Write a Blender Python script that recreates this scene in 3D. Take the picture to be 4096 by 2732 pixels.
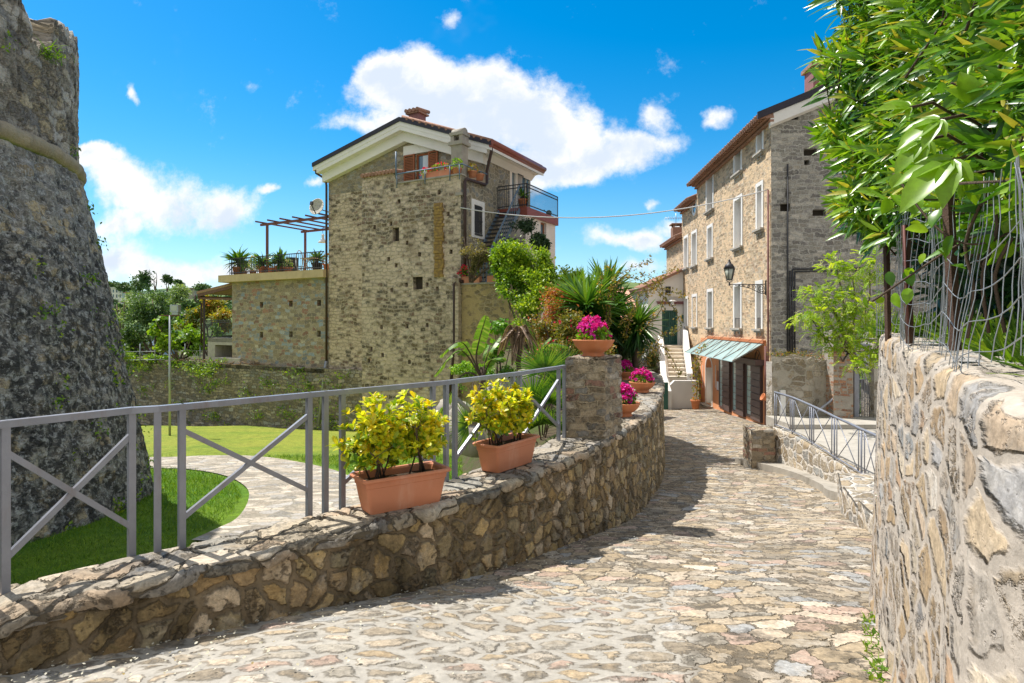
import bpy, math, random
import numpy as np
from mathutils import Vector, Matrix
rng = np.random.default_rng(7); random.seed(7)
S = bpy.context.scene
for o in list(bpy.data.objects): bpy.data.objects.remove(o)
# ------------------------------------------------------------------ camera
F, CU, CV = 2389.0, 2048.0, 1295.0
cam = bpy.data.cameras.new('camera'); cam.lens = 36*F/4096; cam.sensor_width = 36
cam.shift_y = -(1366-CV)/4096; cam.clip_end = 3000; cam.clip_start = .05
camo = bpy.data.objects.new('camera', cam); S.collection.objects.link(camo)
camo.location = (0, 0, 0); camo.rotation_euler = (math.pi/2, 0, 0); S.camera = camo
# ------------------------------------------------------------------ light
SUN_EL = math.radians(61); hx, hy = -.85, .53
hl = math.hypot(hx, hy); hx /= hl; hy /= hl
to_sun = Vector((hx*math.cos(SUN_EL), hy*math.cos(SUN_EL), math.sin(SUN_EL)))
sl = bpy.data.lights.new('sun', 'SUN'); sl.energy = 4.8; sl.angle = math.radians(.5); sl.color = (1, .955, .89)
so = bpy.data.objects.new('sun', sl); S.collection.objects.link(so)
so.rotation_euler = to_sun.to_track_quat('Z', 'Y').to_euler()
S.view_settings.view_transform = 'Standard'; S.view_settings.look = 'None'
S.view_settings.exposure = .45; S.view_settings.gamma = 1

# ------------------------------------------------------------------ node helpers
class NT:
    def __init__(s, tree): s.t = tree
    def nd(s, typ, ins=None, **props):
        n = s.t.nodes.new('ShaderNode'+typ)
        for k, v in props.items(): setattr(n, k, v)
        for k, v in (ins or {}).items():
            i = n.inputs[k]
            if isinstance(v, bpy.types.NodeSocket): s.t.links.new(v, i)
            else: i.default_value = v
        return n
    def m(s, op, a, b=0., c=0., clamp=False):
        return s.nd('Math', {0: a, 1: b, 2: c}, operation=op, use_clamp=clamp).outputs[0]
    def vm(s, op, a, b=(0, 0, 0)):
        return s.nd('VectorMath', {0: a, 1: b}, operation=op).outputs[0]
    def mix(s, f, a, b, bt='MIX'):
        def c(x): return x if isinstance(x, bpy.types.NodeSocket) or len(x) == 4 else (*x, 1)
        return s.nd('Mix', {0: f, 6: c(a), 7: c(b)}, data_type='RGBA', blend_type=bt).outputs[2]
    def mixf(s, f, a, b): return s.nd('Mix', {0: f, 2: a, 3: b}, data_type='FLOAT').outputs[0]
    def noise(s, vec, sc, det=4, rough=.55, dist=0., col=False, dim='3D'):
        n = s.nd('TexNoise', {'Vector': vec, 'Scale': sc, 'Detail': det, 'Roughness': rough, 'Distortion': dist}, noise_dimensions=dim)
        return n.outputs['Color'] if col else n.outputs['Fac']
    def sm(s, v, a, b, c=0., d=1.):
        return s.nd('MapRange', {0: v, 1: a, 2: b, 3: c, 4: d}, interpolation_type='SMOOTHSTEP').outputs[0]
    def ln(s, v, a, b, c=0., d=1.): return s.nd('MapRange', {0: v, 1: a, 2: b, 3: c, 4: d}).outputs[0]
    def ramp(s, f, stops, interp='LINEAR'):
        n = s.nd('ValToRGB', {0: f}); r = n.color_ramp; r.interpolation = interp
        while len(r.elements) < len(stops): r.elements.new(.5)
        for i, (p, c) in enumerate(stops): r.elements[i].position = p; r.elements[i].color = (*c, 1)
        return n.outputs[0]

# ------------------------------------------------------------------ world: Nishita sky and clouds at infinity
W = bpy.data.worlds.new('World'); S.world = W; W.use_nodes = True
t = NT(W.node_tree); W.node_tree.nodes.clear()
sky = t.nd('TexSky', sky_type='NISHITA', sun_disc=False)
sky.sun_elevation = SUN_EL; sky.sun_rotation = math.atan2(hx, hy); sky.air_density = 1.0; sky.dust_density = .3; sky.ozone_density = 3.0
hs = t.nd('HueSaturation', {'Hue': .492, 'Saturation': 1.5, 'Value': 1.0, 'Color': sky.outputs[0]})
tc = t.nd('TexCoord').outputs['Generated']
sep = t.nd('SeparateXYZ', {0: tc})
ay = t.m('MAXIMUM', t.m('ABSOLUTE', sep.outputs[1]), .08)
px = t.m('DIVIDE', sep.outputs[0], ay); pz = t.m('DIVIDE', sep.outputs[2], ay)
pv = t.nd('CombineXYZ', {0: px, 1: pz, 2: sep.outputs[1]}).outputs[0]
ells = [(1620, 300, 210, 150), (1500, 260, 110, 80), (1750, 380, 330, 190), (2020, 450, 350, 180), (2230, 540, 300, 200), (2420, 640, 250, 120),
        (1520, 500, 260, 60), (2640, 440, 90, 70), (2640, 560, 190, 120), (2120, 700, 230, 70), (420, 720, 190, 130), (640, 810, 260, 150), (880, 850, 190, 120),
        (420, 900, 130, 50), (450, 1040, 190, 90), (720, 1090, 260, 70), (1000, 1100, 150, 50), (2420, 950, 170, 60), (2600, 960, 100, 50), (2640, 820, 40, 30),
        (2860, 470, 80, 50), (545, 370, 30, 62), (1800, 85, 75, 40), (1250, 750, 60, 30), (1060, 760, 60, 25), (330, 620, 150, 30), (2720, 900, 80, 40), (2300, 1110, 200, 45), (2550, 1060, 120, 40)]
dist = t.noise(pv, 7., 6, .6, col=True)
pd = t.vm('ADD', pv, t.vm('MULTIPLY', t.vm('SUBTRACT', dist, (.5, .5, .5)), (.10, .075, 0)))
acc = None
for (u, v, ru, rv) in ells:
    e = t.vm('MULTIPLY', t.vm('SUBTRACT', pd, ((u-CU)/F, (CV-v)/F, 0)), (F/ru, F/rv, 0))
    le = t.nd('VectorMath', {0: e}, operation='LENGTH').outputs['Value']
    q = t.m('MAXIMUM', t.m('SUBTRACT', 1.25, le), 0.)
    acc = q if acc is None else t.m('ADD', acc, q)
n1 = t.noise(pv, 9., 12, .67); n2 = t.noise(pv, 3.2, 5, .6)
dens = t.m('ADD', acc, t.m('MULTIPLY', t.m('SUBTRACT', n1, .5), 3.0))
backy = t.sm(sep.outputs[1], -.05, .1)
mask = t.m('MULTIPLY', t.sm(dens, .26, 1.25), backy)
thin = t.m('MULTIPLY', t.sm(n2, .62, .95), .25)
mask = t.m('MAXIMUM', mask, thin)
# rest: unseen bright cloud added overhead and behind the camera as fill light
fill_clouds = t.m('MULTIPLY', t.sm(t.noise(tc, 2.6, 7, .6), .36, .50), t.m('MAXIMUM', t.sm(sep.outputs[1], .12, -.12), t.sm(sep.outputs[2], .62, .8)))
mask = t.m('MAXIMUM', mask, fill_clouds)
pv2 = t.vm('ADD', pd, (-.012, .022, 0))
shade = t.sm(t.m('ADD', t.noise(pv2, 8., 7, .6), t.m('MULTIPLY', t.m('SUBTRACT', 1.1, acc), .16)), .34, .56)
ccol = t.mix(shade, (.70, .79, .93), (1.0, 1.0, 1.0)); ccol = t.mix(fill_clouds, ccol, (.70, .69, .68))
hor = t.sm(pz, .32, .0)
skyc = t.mix(t.m('MULTIPLY', hor, .35), hs.outputs[0], (2.6, 4.6, 6.6))
bg1 = t.nd('Background', {'Color': skyc, 'Strength': .128})
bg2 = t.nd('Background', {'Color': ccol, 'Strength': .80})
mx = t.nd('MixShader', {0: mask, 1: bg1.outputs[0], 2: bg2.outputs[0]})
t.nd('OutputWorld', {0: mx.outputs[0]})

# ------------------------------------------------------------------ materials
MT = {}
def newmat(name):
    m = bpy.data.materials.new(name); m.use_nodes = True; m.node_tree.nodes.clear(); MT[name] = m
    return m, NT(m.node_tree)
def finish(m, t, col, rough=.8, bump=None, dist=.01, metal=0., disp=None, dscale=.02, extra=None, method='BUMP', spec=.3):
    ins = {'Base Color': col if isinstance(col, bpy.types.NodeSocket) else (*col, 1), 'Roughness': rough, 'Metallic': metal, 'Specular IOR Level': spec}
    if bump is not None:
        ins['Normal'] = t.nd('Bump', {'Strength': 1., 'Distance': dist, 'Height': bump}).outputs[0]
    b = t.nd('BsdfPrincipled', ins)
    o = t.nd('OutputMaterial', {0: (extra or (lambda s: s))(b.outputs[0])})
    if disp is not None:
        dn = t.nd('Displacement', {'Height': disp, 'Midlevel': .5, 'Scale': dscale}); m.node_tree.links.new(dn.outputs[0], o.inputs['Displacement'])
        m.displacement_method = method
    return m
def plain(name, col, rough=.6, var=.25, sc=6., bump=.004, metal=0., spec=.3, dirt=None):
    m, t = newmat(name); c = t.nd('TexCoord').outputs['Object']
    n = t.noise(c, sc, 6, .6); n3 = t.noise(c, sc*.23, 3, .5)
    k = t.ln(t.m('ADD', t.m('MULTIPLY', n, .6), t.m('MULTIPLY', n3, .4)), .3, .7, 1-var, 1+var)
    cc = t.mix(1., (*col, 1), t.nd('CombineColor', {0: k, 1: k, 2: k}).outputs[0], 'MULTIPLY')
    if dirt:
        dm = t.sm(t.noise(t.vm('MULTIPLY', c, (1, 1, .25)), sc*.8, 6, .7), .52, .75)
        cc = t.mix(t.m('MULTIPLY', dm, dirt[1]), cc, dirt[0])
    return finish(m, t, cc, rough, t.noise(c, sc*9, 4, .6), bump, metal, spec=spec)
def masonry(name, cell, cols, mortar, mw=.08, dscale=.02, method='BUMP', distort=.25, plaster=None, grime=None, lichen=None, moss=None, uv=True, rough=.9, rnd=.85, wet=None, tone=.25, coursed=False, edge=(.35, 1.), strat=.3, rim=.2, smear=.3, zg=None):
    """cell = stone size in metres; plaster=(colour, low, high); grime=(colour, scale, low, high, amount, stretch)"""
    m, t = newmat(name)
    base = t.nd('TexCoord').outputs['UV' if uv else 'Object']; dim = '2D' if uv else '3D'
    v = t.vm('DIVIDE', base, (cell[0], cell[1], cell[0]) if uv else (cell[0], cell[0], cell[1]))
    wob = t.vm('MULTIPLY', t.vm('SUBTRACT', t.noise(v, 1.1, 3, .6, col=True), (.5, .5, .5)), (distort*2,)*3)
    wob2 = t.vm('MULTIPLY', t.vm('SUBTRACT', t.noise(v, 6., 3, .6, col=True), (.5, .5, .5)), (distort*.35,)*3)
    v = t.vm('ADD', t.vm('ADD', v, wob), wob2)
    if not coursed: v = t.vm('ADD', v, t.vm('MULTIPLY', t.vm('SUBTRACT', t.noise(base, .9, 2, .5, col=True), (.5, .5, .5)), (2.6, 2.6, 2.6)))
    vo = t.nd('TexVoronoi', {'Vector': v, 'Scale': 1., 'Randomness': rnd}, voronoi_dimensions=dim)
    ve = t.nd('TexVoronoi', {'Vector': v, 'Scale': 1., 'Randomness': rnd}, voronoi_dimensions=dim, feature='DISTANCE_TO_EDGE')
    cs = t.nd('SeparateColor', {0: vo.outputs['Color']}); r1, r2, r3 = cs.outputs[0], cs.outputs[1], cs.outputs[2]
    if coursed:
        lw = t.noise(base, .9, 3, .5, col=True); vb = t.vm('ADD', base, t.vm('MULTIPLY', t.vm('SUBTRACT', lw, (.5, .5, .5)), (.3, cell[1]*2.6, 0)))
        vb = t.vm('ADD', vb, t.vm('MULTIPLY', t.vm('SUBTRACT', t.noise(base, 5.5, 4, .6, col=True), (.5, .5, .5)), (cell[1]*1.6, cell[1]*1.35, 0)))
        bk = t.nd('TexBrick', {'Vector': vb, 'Color1': (0, 0, 0, 1), 'Color2': (1, 1, 1, 1), 'Mortar': (0, 0, 0, 1), 'Scale': 1., 'Mortar Size': cell[1]*mw*.9, 'Mortar Smooth': .6, 'Bias': 0., 'Brick Width': cell[0], 'Row Height': cell[1]}, offset=.43, squash=1.35, squash_frequency=3)
        r1 = t.nd('SeparateColor', {0: bk.outputs['Color']}).outputs[0]; r2 = t.m('FRACT', t.m('MULTIPLY', r1, 7.31)); r3 = t.m('FRACT', t.m('MULTIPLY', r1, 13.7))
    fine = t.noise(base, 22., 7, .65); med = t.noise(base, 5., 5, .6); big = t.noise(base, .55, 4, .55)
    mwn = mw if not callable(mw) else mw(t, base)
    mwv = t.m('MULTIPLY', mwn, t.ln(med, .3, .7, .6, 1.5))
    em = t.sm(t.m('DIVIDE', ve.outputs['Distance'], mwv), edge[0], edge[1]) if not coursed else t.sm(t.m('ADD', t.m('SUBTRACT', 1., bk.outputs['Fac']), t.m('MULTIPLY', t.m('SUBTRACT', med, .5), .9)), .3, .8)
    if smear: em = t.m('MULTIPLY', em, t.ln(t.sm(t.m('ADD', t.noise(base, 9., 6, .7), t.m('MULTIPLY', t.m('SUBTRACT', r2, .5), .16)), .36, .46), 0, 1, 1-smear*2 if smear < .5 else 0, 1.))
    st = t.ramp(r1, [(i/len(cols), c) for i, c in enumerate(cols)], 'CONSTANT')
    kv = t.m('MULTIPLY', t.ln(r2, 0, 1, 1-tone, 1+tone), t.m('MULTIPLY', t.ln(fine, .3, .7, .62, 1.34), t.ln(t.noise(base, 70., 3, .6), .3, .7, .85, 1.15)))
    st = t.mix(t.sm(t.noise(base, 7., 5, .65, .5), .42, .68, 0, .55), st, t.mix(r3, (cols[0][0]*.8, cols[0][1]*.7, cols[0][2]*.55), (.36, .345, .31)))
    st = t.mix(1., st, t.nd('CombineColor', {0: kv, 1: kv, 2: kv}).outputs[0], 'MULTIPLY')
    mk = t.ln(t.m('ADD', t.m('MULTIPLY', fine, .5), t.m('MULTIPLY', med, .5)), .35, .65, .75, 1.2)
    mo = t.mix(1., (*mortar, 1) if not callable(mortar) else mortar(t, base), t.nd('CombineColor', {0: mk, 1: mk, 2: mk}).outputs[0], 'MULTIPLY')
    col = t.mix(em, mo, st)
    pit = t.sm(t.noise(base, 34., 4, .6), .60, .70); col = t.mix(t.m('MULTIPLY', pit, .45), col, (.05, .042, .03))
    if rim: col = t.mix(t.m('MULTIPLY', t.m('MULTIPLY', em, t.m('SUBTRACT', 1., em)), rim*4., clamp=True), col, (.07, .06, .045))
    strata = t.noise(t.vm('MULTIPLY', base, (3., 30., 1.)), 1., 4, .6)
    medc = t.noise(base, 4.5, 2, .5)
    hc = t.m('ADD', t.m('MULTIPLY', em, t.ln(r3, 0, 1, .45, 1.)), t.m('MULTIPLY', t.m('SUBTRACT', medc, .5), .6))
    hf = t.m('ADD', t.m('MULTIPLY', t.m('SUBTRACT', fine, .5), .55), t.m('ADD', t.m('MULTIPLY', t.m('SUBTRACT', strata, .5), strat), t.m('MULTIPLY', t.m('SUBTRACT', med, .5), .3)))
    h = hc if method == 'BOTH' else t.m('ADD', hc, hf)
    if plaster:
        pn = t.m('ADD', t.m('ADD', t.m('MULTIPLY', big, .9), t.m('MULTIPLY', med, .45)), t.m('MULTIPLY', r2, .35))
        pm = t.sm(pn, plaster[1], plaster[2])
        pk = t.ln(t.m('ADD', t.m('MULTIPLY', fine, .4), t.m('MULTIPLY', t.noise(base, 1.7, 6, .65), .6)), .32, .68, .72, 1.2)
        pc = t.mix(1., (*plaster[0], 1), t.nd('CombineColor', {0: pk, 1: pk, 2: pk}).outputs[0], 'MULTIPLY')
        col = t.mix(pm, col, pc)
        h = t.mixf(pm, h, t.m('ADD', 1.05, t.m('MULTIPLY', t.m('SUBTRACT', t.noise(base, 13., 6, .7), .5), 1.3)))
    for g in ([grime] if grime and not isinstance(grime, list) else (grime or [])):
        gc, gs, lo, hi, am, stx = g
        gn = t.noise(t.vm('MULTIPLY', base, (1, stx, 1)), gs, 8, .7, .3)
        if zg: gn = t.m('ADD', gn, t.m('MULTIPLY', t.m('SUBTRACT', t.sm(t.m('ADD', t.nd('SeparateXYZ', {0: base}).outputs[1], t.m('MULTIPLY', big, 2.)), zg[0], zg[1]), .35), zg[2]))
        gm = t.m('MULTIPLY', t.sm(gn, lo, hi), am)
        col = t.mix(gm, col, gc)
    if lichen:
        lm = t.m('MULTIPLY', t.sm(t.noise(base, lichen[1], 8, .75, .2), lichen[2], lichen[3]), lichen[4] if len(lichen) > 4 else .9)
        col = t.mix(lm, col, lichen[0])
    if moss:
        mm = t.m('MULTIPLY', t.sm(t.noise(base, moss[1], 6, .7), moss[2], moss[3]), .85)
        col = t.mix(mm, col, moss[0])
    rg = rough
    if wet:
        wm = t.sm(t.noise(base, wet[0], 5, .6, .4), wet[1], wet[2])
        col = t.mix(t.m('MULTIPLY', wm, .6), col, (.03, .027, .022)); rg = t.mixf(wm, rough, .22)
    return finish(m, t, col, rg, disp=h, dscale=dscale, method=method, spec=.35, bump=hf if method == 'BOTH' else None, dist=dscale*.8)
def leafmat(name, stops, rough=.42, trans=.35, spec=.45):
    m, t = newmat(name); a = t.nd('Attribute', attribute_name='rnd').outputs['Fac']
    c = t.ramp(a, stops); n = t.noise(t.nd('TexCoord').outputs['Object'], 30., 3)
    k = t.ln(n, .3, .7, .8, 1.2); c = t.mix(1., c, t.nd('CombineColor', {0: k, 1: k, 2: k}).outputs[0], 'MULTIPLY')
    def ex(s):
        tr = t.nd('BsdfTranslucent', {0: t.mix(1., c, (1.7, 1.55, .6), 'MULTIPLY')})
        return t.nd('MixShader', {0: trans, 1: s, 2: tr.outputs[0]}).outputs[0]
    return finish(m, t, c, rough, extra=ex, spec=spec)

beige = [(.33, .26, .17), (.24, .185, .115), (.38, .32, .23), (.19, .16, .12), (.30, .22, .13), (.42, .36, .27), (.26, .20, .16), (.21, .20, .18)]
# parapet on the left: brown ochre rubble
masonry('parapet', (.18, .165), [(0.366, 0.25, 0.104), (0.244, 0.177, 0.085), (0.439, 0.317, 0.146), (0.195, 0.146, 0.073), (0.329, 0.232, 0.122), (0.512, 0.378, 0.207), (0.305, 0.207, 0.098), (0.293, 0.244, 0.146), (0.403, 0.293, 0.146), (0.586, 0.464, 0.317), (0.378, 0.281, 0.134), (0.268, 0.207, 0.11)],
        (.25, .195, .125), mw=.13, dscale=.04, method='BOTH', distort=.30, plaster=None,
        grime=[((.045, .035, .02), 1.3, .46, .70, .85, .4), ((.42, .36, .28), 2.3, .62, .75, .55, 1.)], moss=((.09, .10, .03), 4., .62, .8), tone=.32)
masonry('parapet_top', (.36, .20), [(.40, .34, .25), (.33, .29, .23), (.46, .39, .30), (.27, .25, .22), (.38, .29, .20), (.25, .235, .20)],
        (.13, .11, .08), mw=.06, dscale=.03, method='BOTH', distort=.35, grime=((.10, .085, .06), 1.6, .52, .74, .7, 1.), lichen=((.55, .52, .45), 9., .66, .74), wet=(1.1, .56, .66))
# big wall on the right: pale rubble with thick lime mortar
masonry('lime_wall', (.30, .155), [(.42, .33, .22), (.36, .26, .15), (.48, .41, .31), (.30, .31, .31), (.46, .35, .22), (.38, .36, .33), (.42, .30, .18), (.33, .32, .31), (.50, .46, .40), (.44, .34, .24), (.37, .33, .28), (.40, .27, .17)],
        (.45, .395, .33), mw=.15, dscale=.011, method='BOTH', rim=.08, smear=.5, strat=.15, distort=.30, grime=[((.20, .17, .13), 2.6, .62, .8, .35, 1.)], lichen=((.58, .54, .47), 5., .60, .70, .6), tone=.3)
# road flagstones
def road_mw(t, b):
    s = t.nd('SeparateXYZ', {0: b})
    wx = t.m('ADD', s.outputs[0], t.m('MULTIPLY', t.m('SUBTRACT', t.noise(b, .8, 4), .5), 1.6))
    a = t.sm(t.m('SUBTRACT', wx, t.m('MULTIPLY', t.m('SUBTRACT', s.outputs[1], 3.), .35)), 1.0, .35)
    f = t.sm(s.outputs[1], 5.4, 4.2)
    return t.mixf(t.m('MULTIPLY', a, f), .055, .27)
def road_mortar(t, b):
    w = road_mw(t, b); return t.mix(t.sm(w, .06, .16), (.17, .145, .11), (.37, .345, .30))
m = masonry('flags', (.225, .15), [(.36, .295, .21), (.27, .225, .165), (.41, .34, .255), (.32, .255, .17), (.30, .27, .22), (.40, .33, .24), (.38, .28, .22), (.31, .31, .30), (.46, .40, .32), (.36, .28, .18)],
        road_mortar, mw=road_mw, dscale=.013, method='BOTH', rim=.5, smear=.25, distort=.42, grime=[((.13, .115, .09), .5, .50, .70, .6, 1.), ((.10, .09, .07), 7., .62, .75, .6, 1.)], wet=(.9, .63, .70), lichen=((.5, .47, .41), 8., .66, .74, .6), tone=.22, rnd=.95)
masonry('path_flags', (.34, .22), [(.44, .38, .30), (.38, .33, .26), (.49, .43, .35), (.36, .34, .31)], (.30, .27, .21), mw=.07, dscale=.012, distort=.3, grime=((.2, .18, .13), .6, .5, .7, .5, 1.))
# tower
masonry('tower', (.34, .16), zg=(3.6, 1.6, .11), cols= [(.30, .275, .23), (.21, .20, .185), (.38, .34, .27), (.15, .145, .135), (.42, .33, .20), (.27, .26, .24)],
        mortar=(.36, .34, .30), mw=.10, dscale=.05, coursed=True, distort=.3, plaster=((.30, .275, .24), 1.02, 1.2),
        grime=[((.03, .03, .03), 4.6, .48, .62, .88, .8), ((.30, .21, .09), 1.5, .66, .78, .5, 3.)], lichen=((.52, .51, .48), 8., .50, .62, .85), moss=((.08, .12, .02), 1.6, .69, .76))
masonry('tower_top', (.42, .22), [(0.39, 0.351, 0.286), (0.286, 0.26, 0.221), (0.468, 0.403, 0.312), (0.221, 0.208, 0.195), (0.52, 0.429, 0.286)],
        (.33, .30, .25), mw=.09, dscale=.05, coursed=True, distort=.3, plaster=((.56, .52, .46), .85, 1.05), grime=[((.05, .05, .05), 2.0, .5, .66, .8, .7), ((.36, .27, .12), 1.1, .62, .78, .5, 2.)], lichen=((.48, .47, .45), 6., .60, .68, .7))
# house: beige plaster over rubble
masonry('house_wall', (.30, .17), [(.17, .125, .07), (.24, .18, .10), (.12, .095, .06), (.30, .23, .14), (.20, .17, .13), (.26, .16, .11)],
        (.46, .38, .28), mw=.18, dscale=.05, coursed=True, distort=.35, lichen=((.62, .57, .47), 1.7, .55, .66, .5), plaster=((.64, .52, .385), .72, .90), grime=[((.25, .18, .12), .7, .52, .78, .55, .6), ((.54, .41, .24), .35, .6, .75, .4, .3)])
masonry('house_upper', (.26, .15), [(.30, .25, .17), (.22, .19, .14), (.36, .30, .20), (.26, .25, .23)], (.40, .34, .25), mw=.10, dscale=.03, coursed=True, distort=.3, plaster=((.44, .38, .28), 1.0, 1.2))
masonry('side_stone', (.26, .22), [(.27, .23, .15), (.20, .18, .13), (.33, .28, .18), (.22, .22, .20)], (.42, .37, .27), mw=.13, dscale=.02, distort=.4)
masonry('annex_wall', (.34, .20), [(.36, .30, .20), (.27, .22, .14), (.42, .36, .26), (.24, .29, .34), (.33, .35, .36), (.38, .29, .18), (.30, .16, .11), (.22, .19, .15)],
        (.44, .36, .26), mw=.13, dscale=.03, coursed=True, distort=.22, plaster=((.48, .42, .33), 1.12, 1.28))
masonry('ochre_wall', (.25, .14), [(.36, .27, .13), (.28, .22, .12), (.42, .33, .18)], (.42, .33, .19), mw=.15, dscale=.03, plaster=((.46, .35, .17), .75, .95), grime=((.16, .14, .10), .8, .55, .75, .6, .5))
masonry('retaining', (.34, .17), [(.32, .27, .18), (.23, .19, .12), (.38, .32, .22), (.16, .14, .11), (.30, .29, .26)], (.16, .14, .10), mw=.12, dscale=.06, coursed=True, distort=.3, plaster=((.40, .37, .31), .98, 1.15), grime=((.06, .06, .04), .9, .54, .74, .6, .6), moss=((.06, .09, .025), 1.3, .63, .75), lichen=((.45, .43, .40), 2.5, .6, .68, .7))
masonry('facade', (.24, .12), [(.56, .43, .28), (.46, .34, .21), (.64, .51, .35), (.33, .24, .15), (.68, .57, .43), (.56, .37, .23)],
        (.62, .50, .35), mw=.14, dscale=.06, coursed=True, distort=.35, plaster=((.76, .56, .35), .76, .96), grime=((.22, .16, .10), 1.0, .58, .78, .6, .7), lichen=((.62, .55, .46), 1.2, .6, .7, .5))
masonry('end_wall', (.30, .16), [(0.338, 0.317, 0.27), (0.257, 0.243, 0.216), (0.419, 0.392, 0.338), (0.203, 0.189, 0.176), (0.486, 0.446, 0.378)], (.46, .44, .39), mw=.15, dscale=.05, coursed=True, distort=.3, plaster=((.50, .47, .41), .95, 1.12), grime=((.08, .075, .07), 1.3, .56, .72, .6, 1.), lichen=((.5, .48, .44), 2.4, .6, .68, .5))
masonry('garden_wall', (.28, .20), [(.42, .37, .30), (.34, .28, .20), (.48, .42, .34)], (.46, .42, .36), mw=.14, dscale=.04, distort=.3, plaster=((.50, .46, .40), .85, 1.0), grime=((.20, .18, .15), 1.2, .5, .75, .6, .35))
masonry('brick_pillar', (.24, .075), [(.48, .23, .12), (.52, .28, .15), (.40, .34, .28), (.42, .19, .11)], (.40, .35, .29), mw=.12, dscale=.015, distort=.08, rnd=.35, plaster=((.40, .36, .31), .85, .95))
masonry('low_wall', (.26, .24), [(.40, .33, .23), (.33, .26, .17), (.45, .39, .30), (.30, .30, .28)], (.58, .53, .46), mw=.14, dscale=.04, distort=.35, grime=((.16, .14, .10), 1.5, .58, .75, .5, 1.))
masonry('pier_stone', (.20, .095), [(.33, .26, .17), (.25, .21, .15), (.40, .33, .23), (.28, .16, .12), (.22, .21, .19), (.46, .41, .33)], (.42, .35, .25), mw=.12, dscale=.035, method='BOTH', coursed=True, distort=.25, grime=((.12, .10, .07), 2.3, .56, .74, .5, 1.))
plain('concrete', (.42, .39, .34), .9, .2, 5., .006, dirt=((.18, .16, .13), .6))
plain('old_concrete', (.36, .33, .28), .9, .25, 4., .008, dirt=((.12, .10, .07), .6))
plain('slab_edge', (.55, .43, .25), .9, .2, 2., .004, dirt=((.2, .16, .1), .4))
plain('white_stucco', (.78, .76, .72), .85, .06, 2., .003, dirt=((.45, .42, .38), .15))
plain('cream_stucco', (.80, .74, .64), .85, .06, 2., .003)
plain('pinkish_stucco', (.72, .66, .60), .85, .1, 1.5, .003, dirt=((.35, .27, .2), .5))
plain('window_white', (.80, .78, .74), .7, .08, 3., .002, dirt=((.5, .47, .42), .3))
plain('recess_grey', (.58, .58, .58), .7, .15, 2., .002)
plain('orange_stucco', (.74, .34, .17), .8, .08, 2., .002)
plain('steel_grey', (.27, .285, .33), .36, .18, 7., .002, metal=.3, spec=.5, dirt=((.20, .12, .08), .45))
plain('dark_iron', (.035, .035, .04), .5, .2, 9., .002, spec=.5)
plain('blue_iron', (.11, .17, .24), .5, .15, 9., .002, spec=.5)
plain('galvanised', (.42, .44, .46), .4, .15, 5., .001, metal=.7)
plain('brown_pipe', (.06, .035, .03), .45, .2, 5., .001)
plain('red_iron', (.17, .07, .06), .6, .15, 5., .001)
plain('bronze_shutter', (.105, .068, .062), .42, .1, 3., .001, spec=.5)
plain('green_paint', (.015, .10, .075), .4, .12, 4., .001, spec=.5)
plain('shutter_wood', (.30, .10, .035), .55, .2, 5., .002)
plain('wood', (.16, .085, .05), .75, .3, 6., .004)
plain('cane', (.36, .24, .11), .85, .3, 12., .006)
plain('post_wood', (.085, .05, .035), .8, .35, 14., .006)
plain('terracotta', (.56, .20, .085), .75, .14, 4., .002, dirt=((.62, .38, .26), .35))
plain('planter_plastic', (.60, .235, .125), .55, .09, 4., .0008, spec=.4, dirt=((.70, .42, .31), .55))
plain('soil', (.075, .05, .03), .95, .4, 16., .02)
plain('roof_tile', (.33, .185, .13), .85, .3, 7., .006, dirt=((.18, .12, .08), .5))
plain('ridge_dark', (.03, .028, .04), .5, .2, 4., .001)
plain('gutter_brown', (.24, .06, .04), .35, .15, 4., .001, spec=.5)
plain('brick_red', (.27, .13, .13), .85, .2, 7., .004)
plain('bark', (.14, .105, .075), .95, .35, 14., .02)
plain('stem', (.10, .07, .05), .9, .3, 20., .004)
plain('dry_leaf', (.30, .19, .12), .8, .4, 9., .004)
plain('white_plastic', (.78, .78, .78), .4, .05, 4., .001)
plain('dish', (.52, .50, .44), .5, .08, 3., .001)
plain('dark_hole', (.055, .045, .033), .95, .3, 5., .002)
plain('interior', (.055, .05, .05), .9, .2, 3., .001)
plain('stair_stone', (.66, .58, .47), .7, .15, 3., .003)
plain('curtain', (.62, .70, .76), .9, .08, 3., .002)
plain('cable_white', (.6, .6, .6), .6, .05)
plain('barrel_dark', (.03, .03, .035), .5, .1)
m, t = newmat('glass'); finish(m, t, (.10, .17, .22), .06, spec=.9)
m, t = newmat('door_glass'); finish(m, t, (.32, .52, .52), .12, spec=.8)
m, t = newmat('lantern_glass'); c = t.nd('TexCoord').outputs['Object']; finish(m, t, (.46, .50, .42), .2, spec=.6)
m, t = newmat('frosted'); c = t.nd('TexCoord').outputs['Object']
finish(m, t, t.mix(t.sm(t.noise(c, 1.1, 6, .7), .35, .7), (.30, .45, .45), (.40, .54, .53)), .25, spec=.6)
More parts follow.
